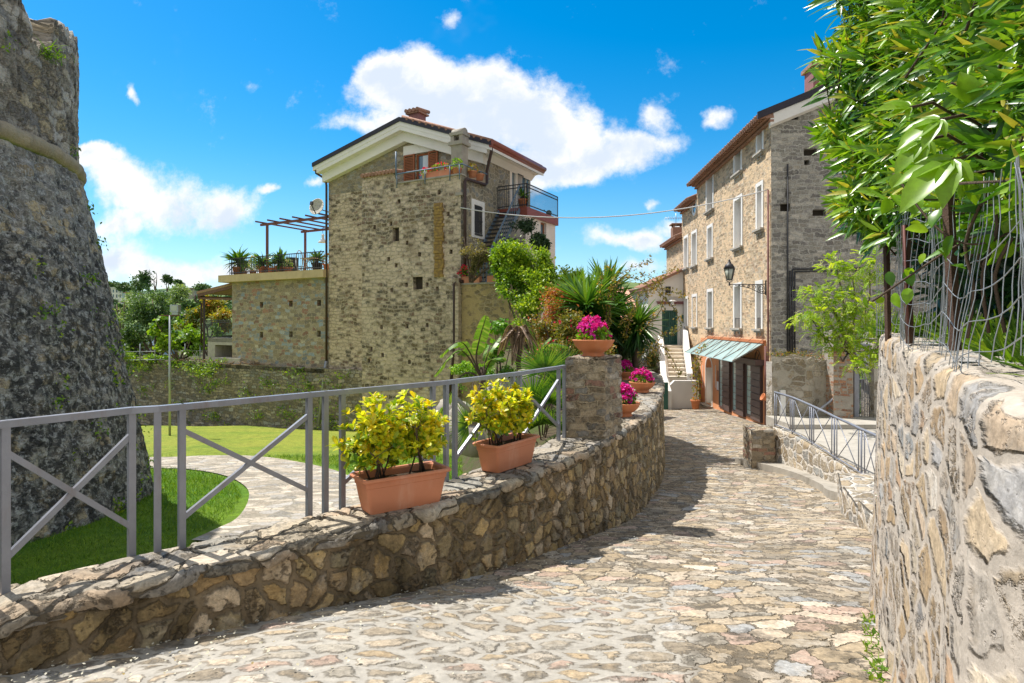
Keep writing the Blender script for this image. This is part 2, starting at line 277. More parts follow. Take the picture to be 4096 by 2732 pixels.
# ground materials
m, t = newmat('lawn'); c = t.nd('TexCoord').outputs['Object']
n = t.noise(c, .5, 5, .6); f = t.noise(c, 40., 5, .7)
cc = t.mix(t.sm(n, .35, .65), (.085, .21, .008), (.15, .26, .012)); k = t.m('MULTIPLY', t.ln(f, .3, .7, .5, 1.45), t.ln(t.noise(c, 4., 5, .7), .3, .7, .7, 1.25))
sp = t.nd('SeparateXYZ', {0: c}); far = t.sm(sp.outputs[1], 15., 23.)
cc = t.mix(t.m('MULTIPLY', far, t.sm(n, .2, .7, .35, .95)), cc, (.27, .29, .035))
finish(m, t, t.mix(1., cc, t.nd('CombineColor', {0: k, 1: k, 2: k}).outputs[0], 'MULTIPLY'), .9, t.noise(c, 60., 5, .8), .03)
m, t = newmat('earth'); c = t.nd('TexCoord').outputs['Object']
cc = t.mix(t.sm(t.noise(c, 1.6, 6, .7), .4, .62), (.10, .075, .045), (.07, .10, .02))
finish(m, t, cc, .95, t.noise(c, 12., 6, .7), .05)
m, t = newmat('hill'); c = t.nd('TexCoord').outputs['Object']
cc = t.ramp(t.noise(c, .035, 8, .65), [(.36, (.03, .07, .03)), (.48, (.08, .14, .04)), (.56, (.16, .22, .07)), (.66, (.05, .09, .035))])
finish(m, t, cc, .95, t.noise(c, .3, 6, .7), 1.)
# foliage
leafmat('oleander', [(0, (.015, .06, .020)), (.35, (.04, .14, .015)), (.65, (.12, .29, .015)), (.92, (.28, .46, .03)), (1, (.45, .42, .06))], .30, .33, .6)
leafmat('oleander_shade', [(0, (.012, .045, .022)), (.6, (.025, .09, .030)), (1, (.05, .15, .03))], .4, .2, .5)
leafmat('vine', [(0, (.05, .15, .01)), (.5, (.13, .30, .012)), (1, (.30, .48, .03))], .3, .45, .55)
leafmat('pitto', [(0, (.09, .20, .014)), (.25, (.22, .36, .016)), (.5, (.48, .54, .025)), (.85, (.74, .70, .04)), (1, (.72, .55, .03))], .35, .42, .5)
leafmat('olive', [(0, (.03, .07, .022)), (.5, (.10, .19, .045)), (1, (.30, .40, .16))], .5, .35)
leafmat('fig', [(0, (.05, .13, .015)), (.5, (.14, .28, .018)), (1, (.30, .44, .04))], .45, .4)
leafmat('orange_tree', [(0, (.10, .16, .02)), (.5, (.30, .30, .03)), (.8, (.42, .24, .04)), (1, (.45, .16, .06))], .5, .4)
leafmat('locust', [(0, (.10, .22, .012)), (.5, (.27, .42, .02)), (1, (.46, .56, .05))], .5, .45)
leafmat('blossom_cream', [(0, (.55, .50, .30)), (1, (.75, .72, .55))], .7, .3)
leafmat('climber', [(0, (.04, .12, .012)), (.5, (.17, .32, .015)), (1, (.36, .46, .03))], .4, .35)
leafmat('dark_climber', [(0, (.02, .045, .02)), (.6, (.04, .09, .03)), (1, (.10, .14, .04))], .5, .2)
leafmat('dusty', [(0, (.10, .11, .04)), (.6, (.22, .20, .08)), (1, (.34, .28, .12))], .6, .3)
leafmat('bougain', [(0, (.06, .11, .015)), (.5, (.20, .20, .03)), (.85, (.40, .25, .05)), (1, (.45, .10, .06))], .5, .35)
leafmat('dark_bush', [(0, (.02, .04, .012)), (.5, (.05, .085, .018)), (.9, (.13, .16, .03)), (1, (.35, .13, .05))], .5, .25)
leafmat('yucca', [(0, (.015, .06, .015)), (.6, (.06, .17, .02)), (1, (.20, .34, .035))], .35, .25, .5)
leafmat('banana', [(0, (.06, .14, .02)), (.6, (.13, .26, .03)), (1, (.30, .38, .10))], .4, .35)
leafmat('grass', [(0, (.05, .13, .01)), (.6, (.12, .25, .012)), (1, (.25, .36, .03))], .6, .35)
leafmat('magenta', [(0, (.42, .01, .20)), (.6, (.66, .015, .40)), (1, (.80, .08, .58))], .6, .35, .2)
leafmat('red_flower', [(0, (.60, .01, .06)), (1, (.80, .05, .16))], .6, .3, .2)
leafmat('bright_leaf', [(0, (.06, .17, .015)), (.6, (.15, .33, .02)), (1, (.30, .46, .04))], .45, .35)
leafmat('hill_tree', [(0, (.03, .08, .03)), (.6, (.09, .17, .05)), (1, (.18, .27, .09))], .6, .15)
leafmat('petals', [(0, (.5, .48, .40)), (.7, (.62, .60, .5)), (1, (.30, .22, .08))], .7, .2)

# ------------------------------------------------------------------ objects API
WL = {}
def link(o, parent=None, loc=(0, 0, 0)):
    S.collection.objects.link(o)
    if parent is not None: o.parent = parent; WL[o.name] = WL[parent.name]
    else: o.location = loc; WL[o.name] = Vector(loc)
    return o
def tag(o, label=None, cat=None, group=None, kind=None):
    if label: o['label'] = label
    if cat: o['category'] = cat
    if group: o['group'] = group
    if kind: o['kind'] = kind
    return o
def thing(name, label, cat, loc, group=None):
    o = bpy.data.objects.new(name, None); o.empty_display_size = .2
    link(o, None, loc); return tag(o, label, cat, group)
def dup(root, loc, rz=0., label=None, scale=1.):
    def cp(o, par):
        c = o.copy(); S.collection.objects.link(c)
        if par is not None: c.parent = par
        for ch in [x for x in bpy.data.objects if x.parent == o]: cp(ch, c)
        return c
    r = cp(root, None); r.location = loc; r.rotation_euler = (0, 0, rz); r.scale = (scale,)*3
    if label: r['label'] = label
    return r
V = lambda *a: Vector(a)
def R(u, v, d): return V((u-CU)/F*d, d, -(v-CV)/F*d)
class MB:
    def __init__(s): s.v = []; s.f = []; s.uv = []; s.sm = []
    def face(s, pts, uv=None, sm=False):
        b = len(s.v); s.v += [Vector(p) for p in pts]; s.f.append(tuple(range(b, b+len(pts)))); s.uv.append(uv); s.sm.append(sm)
    def hexa(s, p):  # p: 8 pts, bottom 0-3 ccw, top 4-7
        for q in ((3, 2, 1, 0), (4, 5, 6, 7), (0, 1, 5, 4), (1, 2, 6, 5), (2, 3, 7, 6), (3, 0, 4, 7)): s.face([p[i] for i in q])
    def box(s, x0, x1, y0, y1, z0, z1, P=None):
        P = P or (lambda a, b, c: V(a, b, c))
        s.hexa([P(x0, y0, z0), P(x1, y0, z0), P(x1, y1, z0), P(x0, y1, z0), P(x0, y0, z1), P(x1, y0, z1), P(x1, y1, z1), P(x0, y1, z1)])
    def prism(s, poly, vec):
        vec = Vector(vec); q = [Vector(p)+vec for p in poly]; n = len(poly)
        s.face(poly); s.face(q[::-1])
        for i in range(n): j = (i+1) % n; s.face([poly[i], q[i], q[j], poly[j]])
    def bar(s, a, b, w, h=None, up=(0, 0, 1)):
        h = h or w; a, b = Vector(a), Vector(b); d = (b-a).normalized(); up = Vector(up)
        sd = d.cross(up)
        if sd.length < 1e-3: sd = d.cross(V(0, 1, 0))
        sd.normalize(); nn = sd.cross(d)
        o = [sd*(-w/2)-nn*(h/2), sd*(w/2)-nn*(h/2), sd*(w/2)+nn*(h/2), sd*(-w/2)+nn*(h/2)]
        s.hexa([a+k for k in o]+[b+k for k in o])
    def tube(s, pts, r, n=6, r1=None, cap=True):
        pts = [Vector(p) for p in pts]; m = len(pts); base = len(s.v); ref = None
        for i, p in enumerate(pts):
            d = (pts[min(i+1, m-1)]-pts[max(i-1, 0)]).normalized()
            if ref is None: ref = d.orthogonal().normalized()
            ref = (ref-d*ref.dot(d)).normalized(); bb = d.cross(ref)
            rr = r if r1 is None else r+(r1-r)*i/(m-1)
            for k in range(n):
                a = 2*math.pi*k/n; s.v.append(p+ref*(rr*math.cos(a))+bb*(rr*math.sin(a)))
        for i in range(m-1):
            for k in range(n):
                a = base+i*n+k; b = base+i*n+(k+1) % n
                s.f.append((a, b, b+n, a+n)); s.uv.append(None); s.sm.append(True)
        if cap:
            s.f.append(tuple(base+k for k in range(n))[::-1]); s.uv.append(None); s.sm.append(False)
            s.f.append(tuple(base+(m-1)*n+k for k in range(n))); s.uv.append(None); s.sm.append(False)
    def lathe(s, c, prof, n=24, P=None):
        base = len(s.v); c = Vector(c)
        for (r, z) in prof:
            for k in range(n):
                a = 2*math.pi*k/n; s.v.append(c+V(r*math.cos(a), r*math.sin(a), z))
        for i in range(len(prof)-1):
            for k in range(n):
                a = base+i*n+k; b = base+i*n+(k+1) % n
                s.f.append((a, b, b+n, a+n)); s.uv.append(None); s.sm.append(True)
        s.f.append(tuple(base+k for k in range(n))[::-1]); s.uv.append(None); s.sm.append(False)
        s.f.append(tuple(base+(len(prof)-1)*n+k for k in range(n))); s.uv.append(None); s.sm.append(False)
    def build(s, name, mat, parent=None, label=None, loc=None, bevel=0.):
        me = bpy.data.meshes.new(name)
        L = WL[parent.name] if parent is not None else Vector(loc if loc is not None else (0, 0, 0))
        me.from_pydata([v-L for v in s.v], [], s.f)
        me.polygons.foreach_set('use_smooth', s.sm)
        uvl = me.uv_layers.new(name='UVMap'); dat = np.zeros((len(me.loops), 2), np.float32); li = 0
        for f, uv in zip(s.f, s.uv):
            if uv is not None:
                for k in range(len(f)): dat[li+k] = uv[k]
            else:
                p = [s.v[i] for i in f]; n = V(0, 0, 0)
                for i in range(1, len(p)-1): n += (p[i]-p[0]).cross(p[i+1]-p[0])
                n = n.normalized() if n.length > 1e-12 else V(0, 0, 1)
                if abs(n.z) > .75:
                    for k, q in enumerate(p): dat[li+k] = (q.x, q.y)
                else:
                    h = V(-n.y, n.x, 0).normalized()
                    for k, q in enumerate(p): dat[li+k] = (q.dot(h)+n.x*3.1, q.z)
            li += len(f)
        uvl.data.foreach_set('uv', dat.ravel())
        me.materials.append(MT[mat]); o = bpy.data.objects.new(name, me); link(o, parent, L if parent is None else (0, 0, 0))
        if bevel:
            b = o.modifiers.new('bevel', 'BEVEL'); b.width = bevel; b.segments = 2; b.limit_method = 'ANGLE'
        if label: o['label'] = label
        return o
def np_mesh(name, verts, quads, mat, parent=None, loc=(0, 0, 0), uv=None, rnd=None, smooth=True):
    me = bpy.data.meshes.new(name); L = np.array(WL[parent.name] if parent is not None else loc, float)
    verts = np.asarray(verts, float)-L
    me.vertices.add(len(verts)); me.vertices.foreach_set('co', verts.astype(np.float32).ravel())
    nq = len(quads); me.loops.add(nq*4); me.polygons.add(nq)
    me.loops.foreach_set('vertex_index', np.asarray(quads, np.int32).ravel())
    me.polygons.foreach_set('loop_start', np.arange(0, nq*4, 4, dtype=np.int32)); me.polygons.foreach_set('loop_total', np.full(nq, 4, np.int32))
    me.polygons.foreach_set('use_smooth', np.full(nq, smooth))
    me.update(calc_edges=True)
    if uv is not None:
        l = me.uv_layers.new(name='UVMap'); l.data.foreach_set('uv', np.asarray(uv, np.float32)[np.asarray(quads).ravel()].ravel())
    if rnd is not None:
        a = me.attributes.new('rnd', 'FLOAT', 'FACE'); a.data.foreach_set('value', np.asarray(rnd, np.float32))
    me.materials.append(MT[mat]); o = bpy.data.objects.new(name, me); link(o, parent, tuple(L) if parent is None else (0, 0, 0)); return o
def gridmesh(name, P, UV, mat, parent=None, loc=(0, 0, 0), closed=False):
    """P: (n,m,3) array -> quads"""
    n, m = P.shape[:2]; idx = np.arange(n*m).reshape(n, m)
    q = np.stack([idx[:-1, :-1], idx[1:, :-1], idx[1:, 1:], idx[:-1, 1:]], -1).reshape(-1, 4)
    return np_mesh(name, P.reshape(-1, 3), q, mat, parent, loc, uv=UV.reshape(-1, 2))
# ------------------------------------------------------------------ leaves
def tmpl(prof, curl=.15, fold=.25):
    """prof: [(x, halfwidth)], leaf along x, three verts across"""
    v = []; q = []
    for i, (x, w) in enumerate(prof):
        z = -curl*x*x
        v += [(x, -w, z+fold*w), (x, 0, z), (x, w, z+fold*w)]
        if i: b = (i-1)*3; q += [(b, b+3, b+4, b+1), (b+1, b+4, b+5, b+2)]
    return np.array(v, float), np.array(q)
LANCE = tmpl([(0, .010), (.12, .032), (.35, .07), (.6, .064), (.85, .03), (1, .002)], .20, .3)
OVAL = tmpl([(0, .02), (.3, .12), (.62, .19), (.88, .15), (1, .03)], .2, .3)
SMALL = tmpl([(0, .02), (.45, .27), (1, .02)], .15, .3)
BROAD = tmpl([(0, .06), (.15, .30), (.45, .42), (.75, .30), (1, .02)], .25, .2)
BLADE = tmpl([(0, .035), (.3, .04), (.7, .028), (1, .002)], .12, .5)
BLADED = tmpl([(0, .035), (.3, .04), (.7, .028), (1, .002)], .55, .5)
PETAL = tmpl([(0, .08), (.5, .42), (1, .22)], -.25, .2)
HAIR = tmpl([(0, .05), (.5, .035), (1, .004)], .35, .3)
def unit(a): return a/np.maximum(np.linalg.norm(a, axis=-1, keepdims=True), 1e-9)
class LM:
    def __init__(s): s.V = []; s.Q = []; s.R = []; s.n = 0
    def add(s, T, P, D, U, sc, rnd, wid=1.):
        P = np.asarray(P, float); D = unit(np.asarray(D, float)); U = np.asarray(U, float)
        sd = unit(np.cross(D, U)); nn = np.cross(sd, D); sc = np.broadcast_to(np.asarray(sc, float), (len(P),))
        tv, tq = T
        v = P[:, None, :]+sc[:, None, None]*(tv[None, :, 0:1]*D[:, None, :]+tv[None, :, 1:2]*wid*sd[:, None, :]+tv[None, :, 2:3]*nn[:, None, :])
        k = len(tv); q = tq[None]+(np.arange(len(P))*k)[:, None, None]+s.n
        s.V.append(v.reshape(-1, 3)); s.Q.append(q.reshape(-1, 4)); s.R.append(np.repeat(np.clip(rnd, 0, 1), len(tq))); s.n += len(P)*k
    def build(s, name, mat, parent=None, loc=(0, 0, 0)):
        return np_mesh(name, np.concatenate(s.V), np.concatenate(s.Q), mat, parent, loc, rnd=np.concatenate(s.R), smooth=True)
def rdir(n, up=0.):
    d = unit(rng.normal(size=(n, 3))); d[:, 2] += up; return unit(d)
_K = rng.normal(size=(14, 3)); _PH = rng.uniform(0, 6.28, 14)
def clump(P, fr):
    s = np.zeros(len(P))
    for k, ph in zip(_K, _PH): s += np.sin(P@(k*fr)+ph)
    return s/3.7
def blobs(bl, n, gap=.0, fr=4., shell=.55, sub=True):
    """sample n leaf points inside ellipsoids (c, r), biased outward, thinned to clumps"""
    if n > 900 and sub:
        nb = []
        for b in bl:
            for _ in range(9):
                d = unit(rng.normal(size=3))*rng.uniform(.25, .85); f = rng.uniform(.28, .55); nb.append((b[0]+d[0]*b[3], b[1]+d[1]*b[4], b[2]+d[2]*b[5], b[3]*f, b[4]*f, b[5]*f))
        bl = nb
    vol = np.array([b[3]*b[4]*b[5] for b in bl]); vol = vol**.75; P = []; O = []
    cnt = 0
    while cnt < n:
        k = rng.choice(len(bl), size=n*2, p=vol/vol.sum()); b = np.array([x[:6] for x in bl])[k]
        d = unit(rng.normal(size=(n*2, 3))); r = rng.uniform(0, 1, n*2)**shell
        wob = 1+.22*clump(d*1.0+b[:, :3]*.7, 2.2)
        p = b[:, :3]+d*b[:, 3:6]*(r*wob)[:, None]+rng.normal(size=(n*2, 3))*b[:, 3:6]*(.22 if n < 9000 else .48)
        ok = clump(p, fr)+rng.normal(size=n*2)*.25 > gap
        P.append(p[ok]); O.append(d[ok]); cnt += ok.sum()
    return np.concatenate(P)[:n], np.concatenate(O)[:n]
def foliage(name, bl, n, T, size, mat, parent=None, gap=-.2, fr=4., shell=.5, up=.4, rb=0., loc=(0, 0, 0), wid=1.):
    P, O = blobs(bl, n, gap, fr, shell); lm = LM()
    D = unit(O*.6+rng.normal(size=(n, 3))*.7+np.array([0, 0, -.15])); U = unit(O*.5+np.array([0, 0, up])+rng.normal(size=(n, 3))*.5)
    rn = .5+.22*clump(P, fr*.6)+rng.normal(size=n)*.2+rb
    lm.add(T, P, D, U, size*rng.uniform(.6, 1.3, n), rn, wid); return lm.build(name, mat, parent, loc)
class Fr:
    def __init__(s, o, a, b): s.o = V(*o, 0); s.a = V(*a, 0).normalized(); s.b = V(*b, 0).normalized()
    def w(s, x, t, z): p = s.o+s.a*x+s.b*t; p.z = z; return p
    def _sol(s, u, v, base, dr):
        k, q = (u-CU)/F, (v-CV)/F
        x = (k*base.y-base.x)/(dr.x-k*dr.y); d = base.y+dr.y*x; return x, -q*d
    def T(s, u, v, t=0.): return s._sol(u, v, s.o+s.b*t, s.a)
    def S(s, u, v, x=0.): return s._sol(u, v, s.o+s.a*x, s.b)
def wall(mb, P, s0, s1, z0, top, ops=(), brk=(), dep=.2, back=None):
    """P(s,z,off) -> point; openings (s0,s1,z0,z1,depth)"""
    tf = top if callable(top) else (lambda s: top)
    bf = z0 if callable(z0) else (lambda s: z0)
    bs = sorted(set([s0, s1]+[b for b in brk if s0 < b < s1]+[x for o in ops for x in o[:2] if s0 < x < s1]))
    for a, b in zip(bs[:-1], bs[1:]):
        if b-a < 1e-5: continue
        oo = sorted([o for o in ops if o[0] <= a+1e-6 and o[1] >= b-1e-6], key=lambda o: o[2])
        ca, cb = bf(a), bf(b)
        for o in oo:
            mb.face([P(a, ca, 0), P(b, cb, 0), P(b, o[2], 0), P(a, o[2], 0)]); ca = cb = o[3]
        mb.face([P(a, ca, 0), P(b, cb, 0), P(b, tf(b), 0), P(a, tf(a), 0)])
    for o in ops:
        d = o[4] if len(o) > 4 else dep; x0, x1, y0, y1 = o[:4]
        for (p, q) in (((x0, y0), (x1, y0)), ((x1, y0), (x1, y1)), ((x1, y1), (x0, y1)), ((x0, y1), (x0, y0))):
            mb.face([P(*p, 0), P(*q, 0), P(*q, d), P(*p, d)])
        if back is not None: back.face([P(x0, y0, d), P(x1, y0, d), P(x1, y1, d), P(x0, y1, d)])
def PB(P): return lambda s, off, z: P(s, z, off)
def pbox(mb, P, s0, s1, z0, z1, o0, o1): mb.box(s0, s1, o0, o1, z0, z1, PB(P))
def ringframe(mb, P, s0, s1, z0, z1, w, o0, o1, bottom=True):
    pbox(mb, P, s0, s0+w, z0, z1, o0, o1); pbox(mb, P, s1-w, s1, z0, z1, o0, o1)
    pbox(mb, P, s0+w, s1-w, z1-w, z1, o0, o1)
    if bottom: pbox(mb, P, s0+w, s1-w, z0, z0+w, o0, o1)
# ================================================================== setting
RY = [-6, 0, 3.1, 4.7, 5.3, 6.3, 7.15, 8.6, 10, 12, 15, 23, 31, 38, 60]
RZ = [-.9, -1.36, -1.80, -2.12, -2.22, -2.41, -2.57, -2.83, -3.03, -3.26, -3.50, -4.0, -4.36, -4.75, -6.5]
def rz(y): return np.interp(y, RY, RZ)
def lz(y): return -2.35-.102*np.asarray(y)
def steps(segs):
    out = [segs[0][0]]
    for a, b, st in segs:
        n = max(1, int(round((b-a)/st))); out += list(np.linspace(a, b, n+1)[1:])
    return np.array(out)
OUT = [(-6.5, .9), (-4.5, 1.95), (-3.4, 2.62), (-2.67, 3.12), (-2.24, 3.51), (-1.45, 4.22), (-.92, 4.73), (-.33, 5.40), (.25, 6.22), (.74, 7.0), (1.20, 7.83), (1.56, 8.55), (2.07, 9.65), (2.60, 11.05), (3.1, 12.6), (3.78, 15), (4.42, 17.9), (4.5, 19.5), (4.1, 21.2), (3.2, 22.6), (1.9, 23.5)]
def catmull(pts, step):
    pts = [np.array(p, float) for p in pts]; out = []
    for i in range(len(pts)-1):
        p0 = pts[max(i-1, 0)]; p1 = pts[i]; p2 = pts[i+1]; p3 = pts[min(i+2, len(pts)-1)]
        st = step(p1) if callable(step) else step; n = max(2, int(np.linalg.norm(p2-p1)/st))
        for k in range(n):
            t = k/n; out.append(.5*((2*p1)+(-p0+p2)*t+(2*p0-5*p1+4*p2-p3)*t*t+(-p0+3*p1-3*p2+p3)*t**3))
    out.append(pts[-1]); return np.array(out)
def pathdata(pts, step):
    p = catmull(pts, step); tg = unit(np.gradient(p, axis=0)); nr = np.stack([tg[:, 1], -tg[:, 0]], 1)
    ar = np.concatenate([[0], np.cumsum(np.linalg.norm(np.diff(p, axis=0), axis=1))]); return p, nr, ar
def loft(name, p, nr, ar, sec, mat, parent=None, loc=(0, 0, 0)):
    """sec(i) -> (m,2) array of (outward offset, z)"""
    P = []; UV = []
    for i in range(len(p)):
        s = sec(i); P.append(np.concatenate([p[i]+nr[i]*s[:, :1], s[:, 1:]], 1))
        cl = np.concatenate([[0], np.cumsum(np.linalg.norm(np.diff(s, axis=0), axis=1))])
        UV.append(np.stack([np.full(len(s), ar[i]), cl+s[0, 1]], 1))
    return gridmesh(name, np.array(P), np.array(UV), mat, parent, loc)
def polysec(pts, n):
    pts = np.array(pts, float); out = []
    for a, b, k in zip(pts[:-1], pts[1:], n): out += [a+(b-a)*j/k for j in range(k)]
    out.append(pts[-1]); return np.array(out)
# road
ys = steps([(-6, 1.0, .25), (1.0, 2.6, .05), (2.6, 8.0, .018), (8, 12, .035), (12, 22, .1), (22, 60, .5)])
cs = steps([(-1, -.2, .1), (-.2, 5.2, .018), (5.2, 7, .06), (7, 40, 1.0)])
wp = catmull(OUT, .1); o_ = np.argsort(wp[:200, 1])
wx = np.interp(ys, [0, .9]+[p[1] for p in OUT[1:18]]+[60], [-8, -6.5]+[p[0] for p in OUT[1:18]]+[5])
X = wx[:, None]-.15+(cs[None, :]+.0); Y = np.broadcast_to(ys[:, None], X.shape)
und = .018*np.sin(X*1.7+Y*.9)+.012*np.sin(X*3.1-Y*2.3)
Zr = rz(Y)+und
o = gridmesh('road', np.stack([X, Y, Zr], -1).transpose(1, 0, 2)[:, :, :], np.stack([X, Y], -1).transpose(1, 0, 2), 'flags'); tag(o, kind='structure')
# lawn
def sheet(name, xs, ys, zf, mat, kind='structure', uvs=1.):
    X, Y = np.meshgrid(xs, ys, indexing='ij'); o = gridmesh(name, np.stack([X, Y, zf(X, Y)], -1), np.stack([X, Y], -1)*uvs, mat); return tag(o, kind=kind)
sheet('lawn', np.linspace(-60, 2.2, 90), np.linspace(1.5, 34, 60), lambda X, Y: lz(Y)+.02*np.sin(X*1.3+Y)-np.clip(X-0, 0, 9)*.3-np.clip(6-Y, 0, 9)*.25, 'lawn')
def lawnpt(u, v): k = (u-CU)/F; q = (v-CV)/F; d = 2.35/(q-.102); return np.array([k*d, d])
up = [(300, 1832), (645, 1829), (836, 1826), (1045, 1831), (1219, 1855), (1359, 1890), (1480, 1960), (1560, 2060), (1600, 2200)]
lo = [(300, 1880), (645, 1874), (784, 1881), (906, 1907), (984, 1951), (993, 2003), (949, 2073), (871, 2117), (766, 2169)]
A = catmull([lawnpt(*p) for p in up], .2); B = catmull([lawnpt(*p) for p in lo], .2)
def resamp(A, n): s = np.concatenate([[0], np.cumsum(np.linalg.norm(np.diff(A, axis=0), axis=1))]); q = np.linspace(0, s[-1], n); return np.stack([np.interp(q, s, A[:, 0]), np.interp(q, s, A[:, 1])], 1)
A = resamp(A, 120); B = resamp(B, 120); k = np.linspace(0, 1, 24)[:, None, None]
XY = A[None]*(1-k)+B[None]*k
o = gridmesh('garden_path', np.concatenate([XY, (lz(XY[..., 1])+.02*np.sin(XY[..., 0]*1.3+XY[..., 1])+.03)[..., None]], -1), XY, 'path_flags'); tag(o, kind='structure')
# grass blades on the near lawn and along its edges (uncountable)
n = 95000; gx = rng.uniform(-9.5, .2, n); gy = 4.6+rng.uniform(0, 1, n)**1.1*15; gx = np.where(gy > 15, gx*1.6, gx); P = np.stack([gx, gy, lz(gy)+.01], 1)
def inpath(P):
    c = XY.reshape(-1, 2)
    out = np.zeros(len(P), bool)
    for i in range(0, len(P), 2000): out[i:i+2000] = np.min(((P[i:i+2000, None, :2]-c[None])**2).sum(-1), 1) < .028
    return out
P = P[~inpath(P)]; lm = LM(); lm.add(HAIR, P, rdir(len(P), 1.3), rdir(len(P)), rng.uniform(.03, .085, len(P))*np.interp(P[:, 1], [8, 16], [1, 1.6]), rng.uniform(0, 1, len(P)), 1.2)
tag(lm.build('grass', 'grass'), 'short bright green lawn grass beside the tower and the curved path', 'grass', kind='stuff')
# far ground, hill
def hz(X, Y):
    h = -7-np.clip(Y-60, 0, 90)*.16+np.clip(Y-170, 0, 230)*.195+4*np.sin(X*.012+1.2)+3*np.sin(Y*.03+X*.02)
    return h+np.clip(Y-170, 0, 200)*.01*np.sin(X*.05)
sheet('hillside', np.linspace(-700, 500, 160), np.linspace(60, 900, 110), lambda X, Y: np.where(Y > 430, hz(X, np.minimum(Y, 430))-np.clip(Y-430, 0, 900)*.02, hz(X, Y)), 'hill')
sheet('ground', np.linspace(-700, 900, 60), np.linspace(-60, 62, 40), lambda X, Y: -7.6+0*X, 'earth')

# ------------------------------------------------------------------ curved parapet wall
p, nr, ar = pathdata(OUT, lambda q: .022 if 2.3 < q[1] < 9 else (.05 if q[1] < 13 else .12))
TH = lambda y: float(np.interp(y, [0, 4, 6, 8, 10, 13, 17, 24], [.50, .50, .56, .66, 1.0, 1.35, 1.8, 1.9]))
WT = -1.54
w = thing('curved_stone_wall', 'low curved rubble stone wall with flagstone top, running beside the paved lane below the grey railing', 'wall', (.3, 6.4, -2.5))
def sec(i):
    y = p[i, 1]; b = float(rz(y))-.14
    return polysec([(.06, b), (.0, WT-.05), (-.03, WT-.015), (-TH(y)+.03, WT-.015), (-TH(y), WT-.06), (-TH(y)-.05, min(b, -2.9-.07*y))], [max(12, int((WT-b)/.024)), 2, 3, 2, 8])
# constant section count needed: use a fixed number
def sec(i):
    y = p[i, 1]; b = float(rz(y))-.14
    return polysec([(.06, b), (.0, WT-.055), (-.02, WT-.03), (-TH(y)+.02, WT-.03), (-TH(y), WT-.06), (-TH(y)-.05, -2.9-.07*max(y, 0))], [52, 2, 3, 2, 8])
loft('wall_body', p, nr, ar, sec, 'parapet', w)
def sec2(i):
    y = p[i, 1]; T = TH(y); jag = .018*math.sin(ar[i]*9)+.014*math.sin(ar[i]*23+1)
    return polysec([(-.03, WT-.085), (.025+jag, WT-.08), (.03+jag, WT-.02), (.0+jag, WT+.0), (-T, WT+.0), (-T-.02, WT-.07)], [2, 3, 2, 26, 3])
loft('coping', p, nr, ar, sec2, 'parapet_top', w)
# ------------------------------------------------------------------ right foreground wall
RP = [(.98, -3), (.96, -.5), (1.03, 1.18), (1.47, 2.05), (1.93, 2.95), (2.36, 3.78), (2.74, 4.5), (3.02, 4.86), (3.6, 5.15), (4.6, 5.5)]
p2, nr2, ar2 = pathdata([(-1*0+x, y) for x, y in RP], lambda q: .016 if .6 < q[1] < 4.8 else .05)
nr2 = -nr2  # outward = towards the lane (left)
def sec3(i):
    y = p2[i, 1]; b = float(rz(y))-.2; tz = float(np.interp(y, [-3, 1, 4.5], [-.24, -.19, -.075]))
    return polysec([(.07, b), (.03, b+.3), (-.03, tz-.05), (-.042, tz-.018), (-.075, tz), (-.42, tz+.01), (-.5, tz-.05), (-.5, -1.2)], [14, 100, 5, 4, 12, 4, 3])
rw = thing('rubble_garden_wall', 'tall pale rubble wall with thick lime mortar filling the right foreground beside the lane', 'wall', (2.2, 2.9, -1.8))
loft('wall_body', p2, nr2, ar2, sec3, 'lime_wall', rw)
# earth behind the foreground wall
m_ = MB(); m_.face([V(1.4, -3, -.14), V(8, -3, -.14), V(8, 5.6, -.1), V(3.4, 5.0, -.13), V(3.2, 4.6, -.13), V(1.55, 1.2, -.22), V(1.45, .2, -.22)])
tag(m_.build('garden_soil', 'earth'), kind='structure')

# ------------------------------------------------------------------ tower
TC = np.array([-14.07, 9.8])
tw = thing('fortress_tower', 'huge round dark weathered stone tower with flared base and a rounded cornice, at left', 'tower', (TC[0], TC[1], -3.6))
PRF = [(-4.8, 7.2), (-3.65, 7.0), (-2.25, 6.75), (-.86, 6.47), (.52, 6.23), (1.63, 6.0), (3.02, 5.70)]
zs = np.linspace(-4.8, 3.02, 110); th = np.radians(np.linspace(-150, 100, 520))
def shell(zs, th, Rf, name, mat, jit=.03):
    T_, Z_ = np.meshgrid(th, zs, indexing='ij'); Rr = Rf(Z_)
    Rr = Rr+jit*(np.sin(T_*37+Z_*2.1)+np.sin(T_*61-Z_*3.7)+np.sin(T_*17+Z_*5.3))/2
    P = np.stack([TC[0]+Rr*np.cos(T_), TC[1]+Rr*np.sin(T_), Z_], -1)
    return gridmesh(name, P, np.stack([T_*6.2, Z_], -1), mat, tw)
MT['tower'].displacement_method = 'BOTH'; MT['tower_top'].displacement_method = 'BOTH'
shell(zs, th, lambda z: np.interp(z, [a for a, b in PRF], [b for a, b in PRF]), 'shaft', 'tower')
TA = [-150, -2, 4.6, 5.2, 7, 10, 12, 14, 17, 22, 27, 33, 36, 38, 60, 100]; TZ = [8.5, 8.4, 8.2, 5.6, 5.25, 5.05, 5.0, 5.25, 5.75, 5.85, 5.95, 6.05, 5.75, 5.4, 5.2, 5.2]
th2 = np.radians(np.concatenate([np.linspace(-150, -5, 150), np.linspace(-4.6, 45, 260), np.linspace(46, 100, 60)]))
rows = []; uvr = []
tops = np.interp(np.degrees(th2), TA, TZ)+.07*np.sin(th2*70)+.05*np.sin(th2*160)
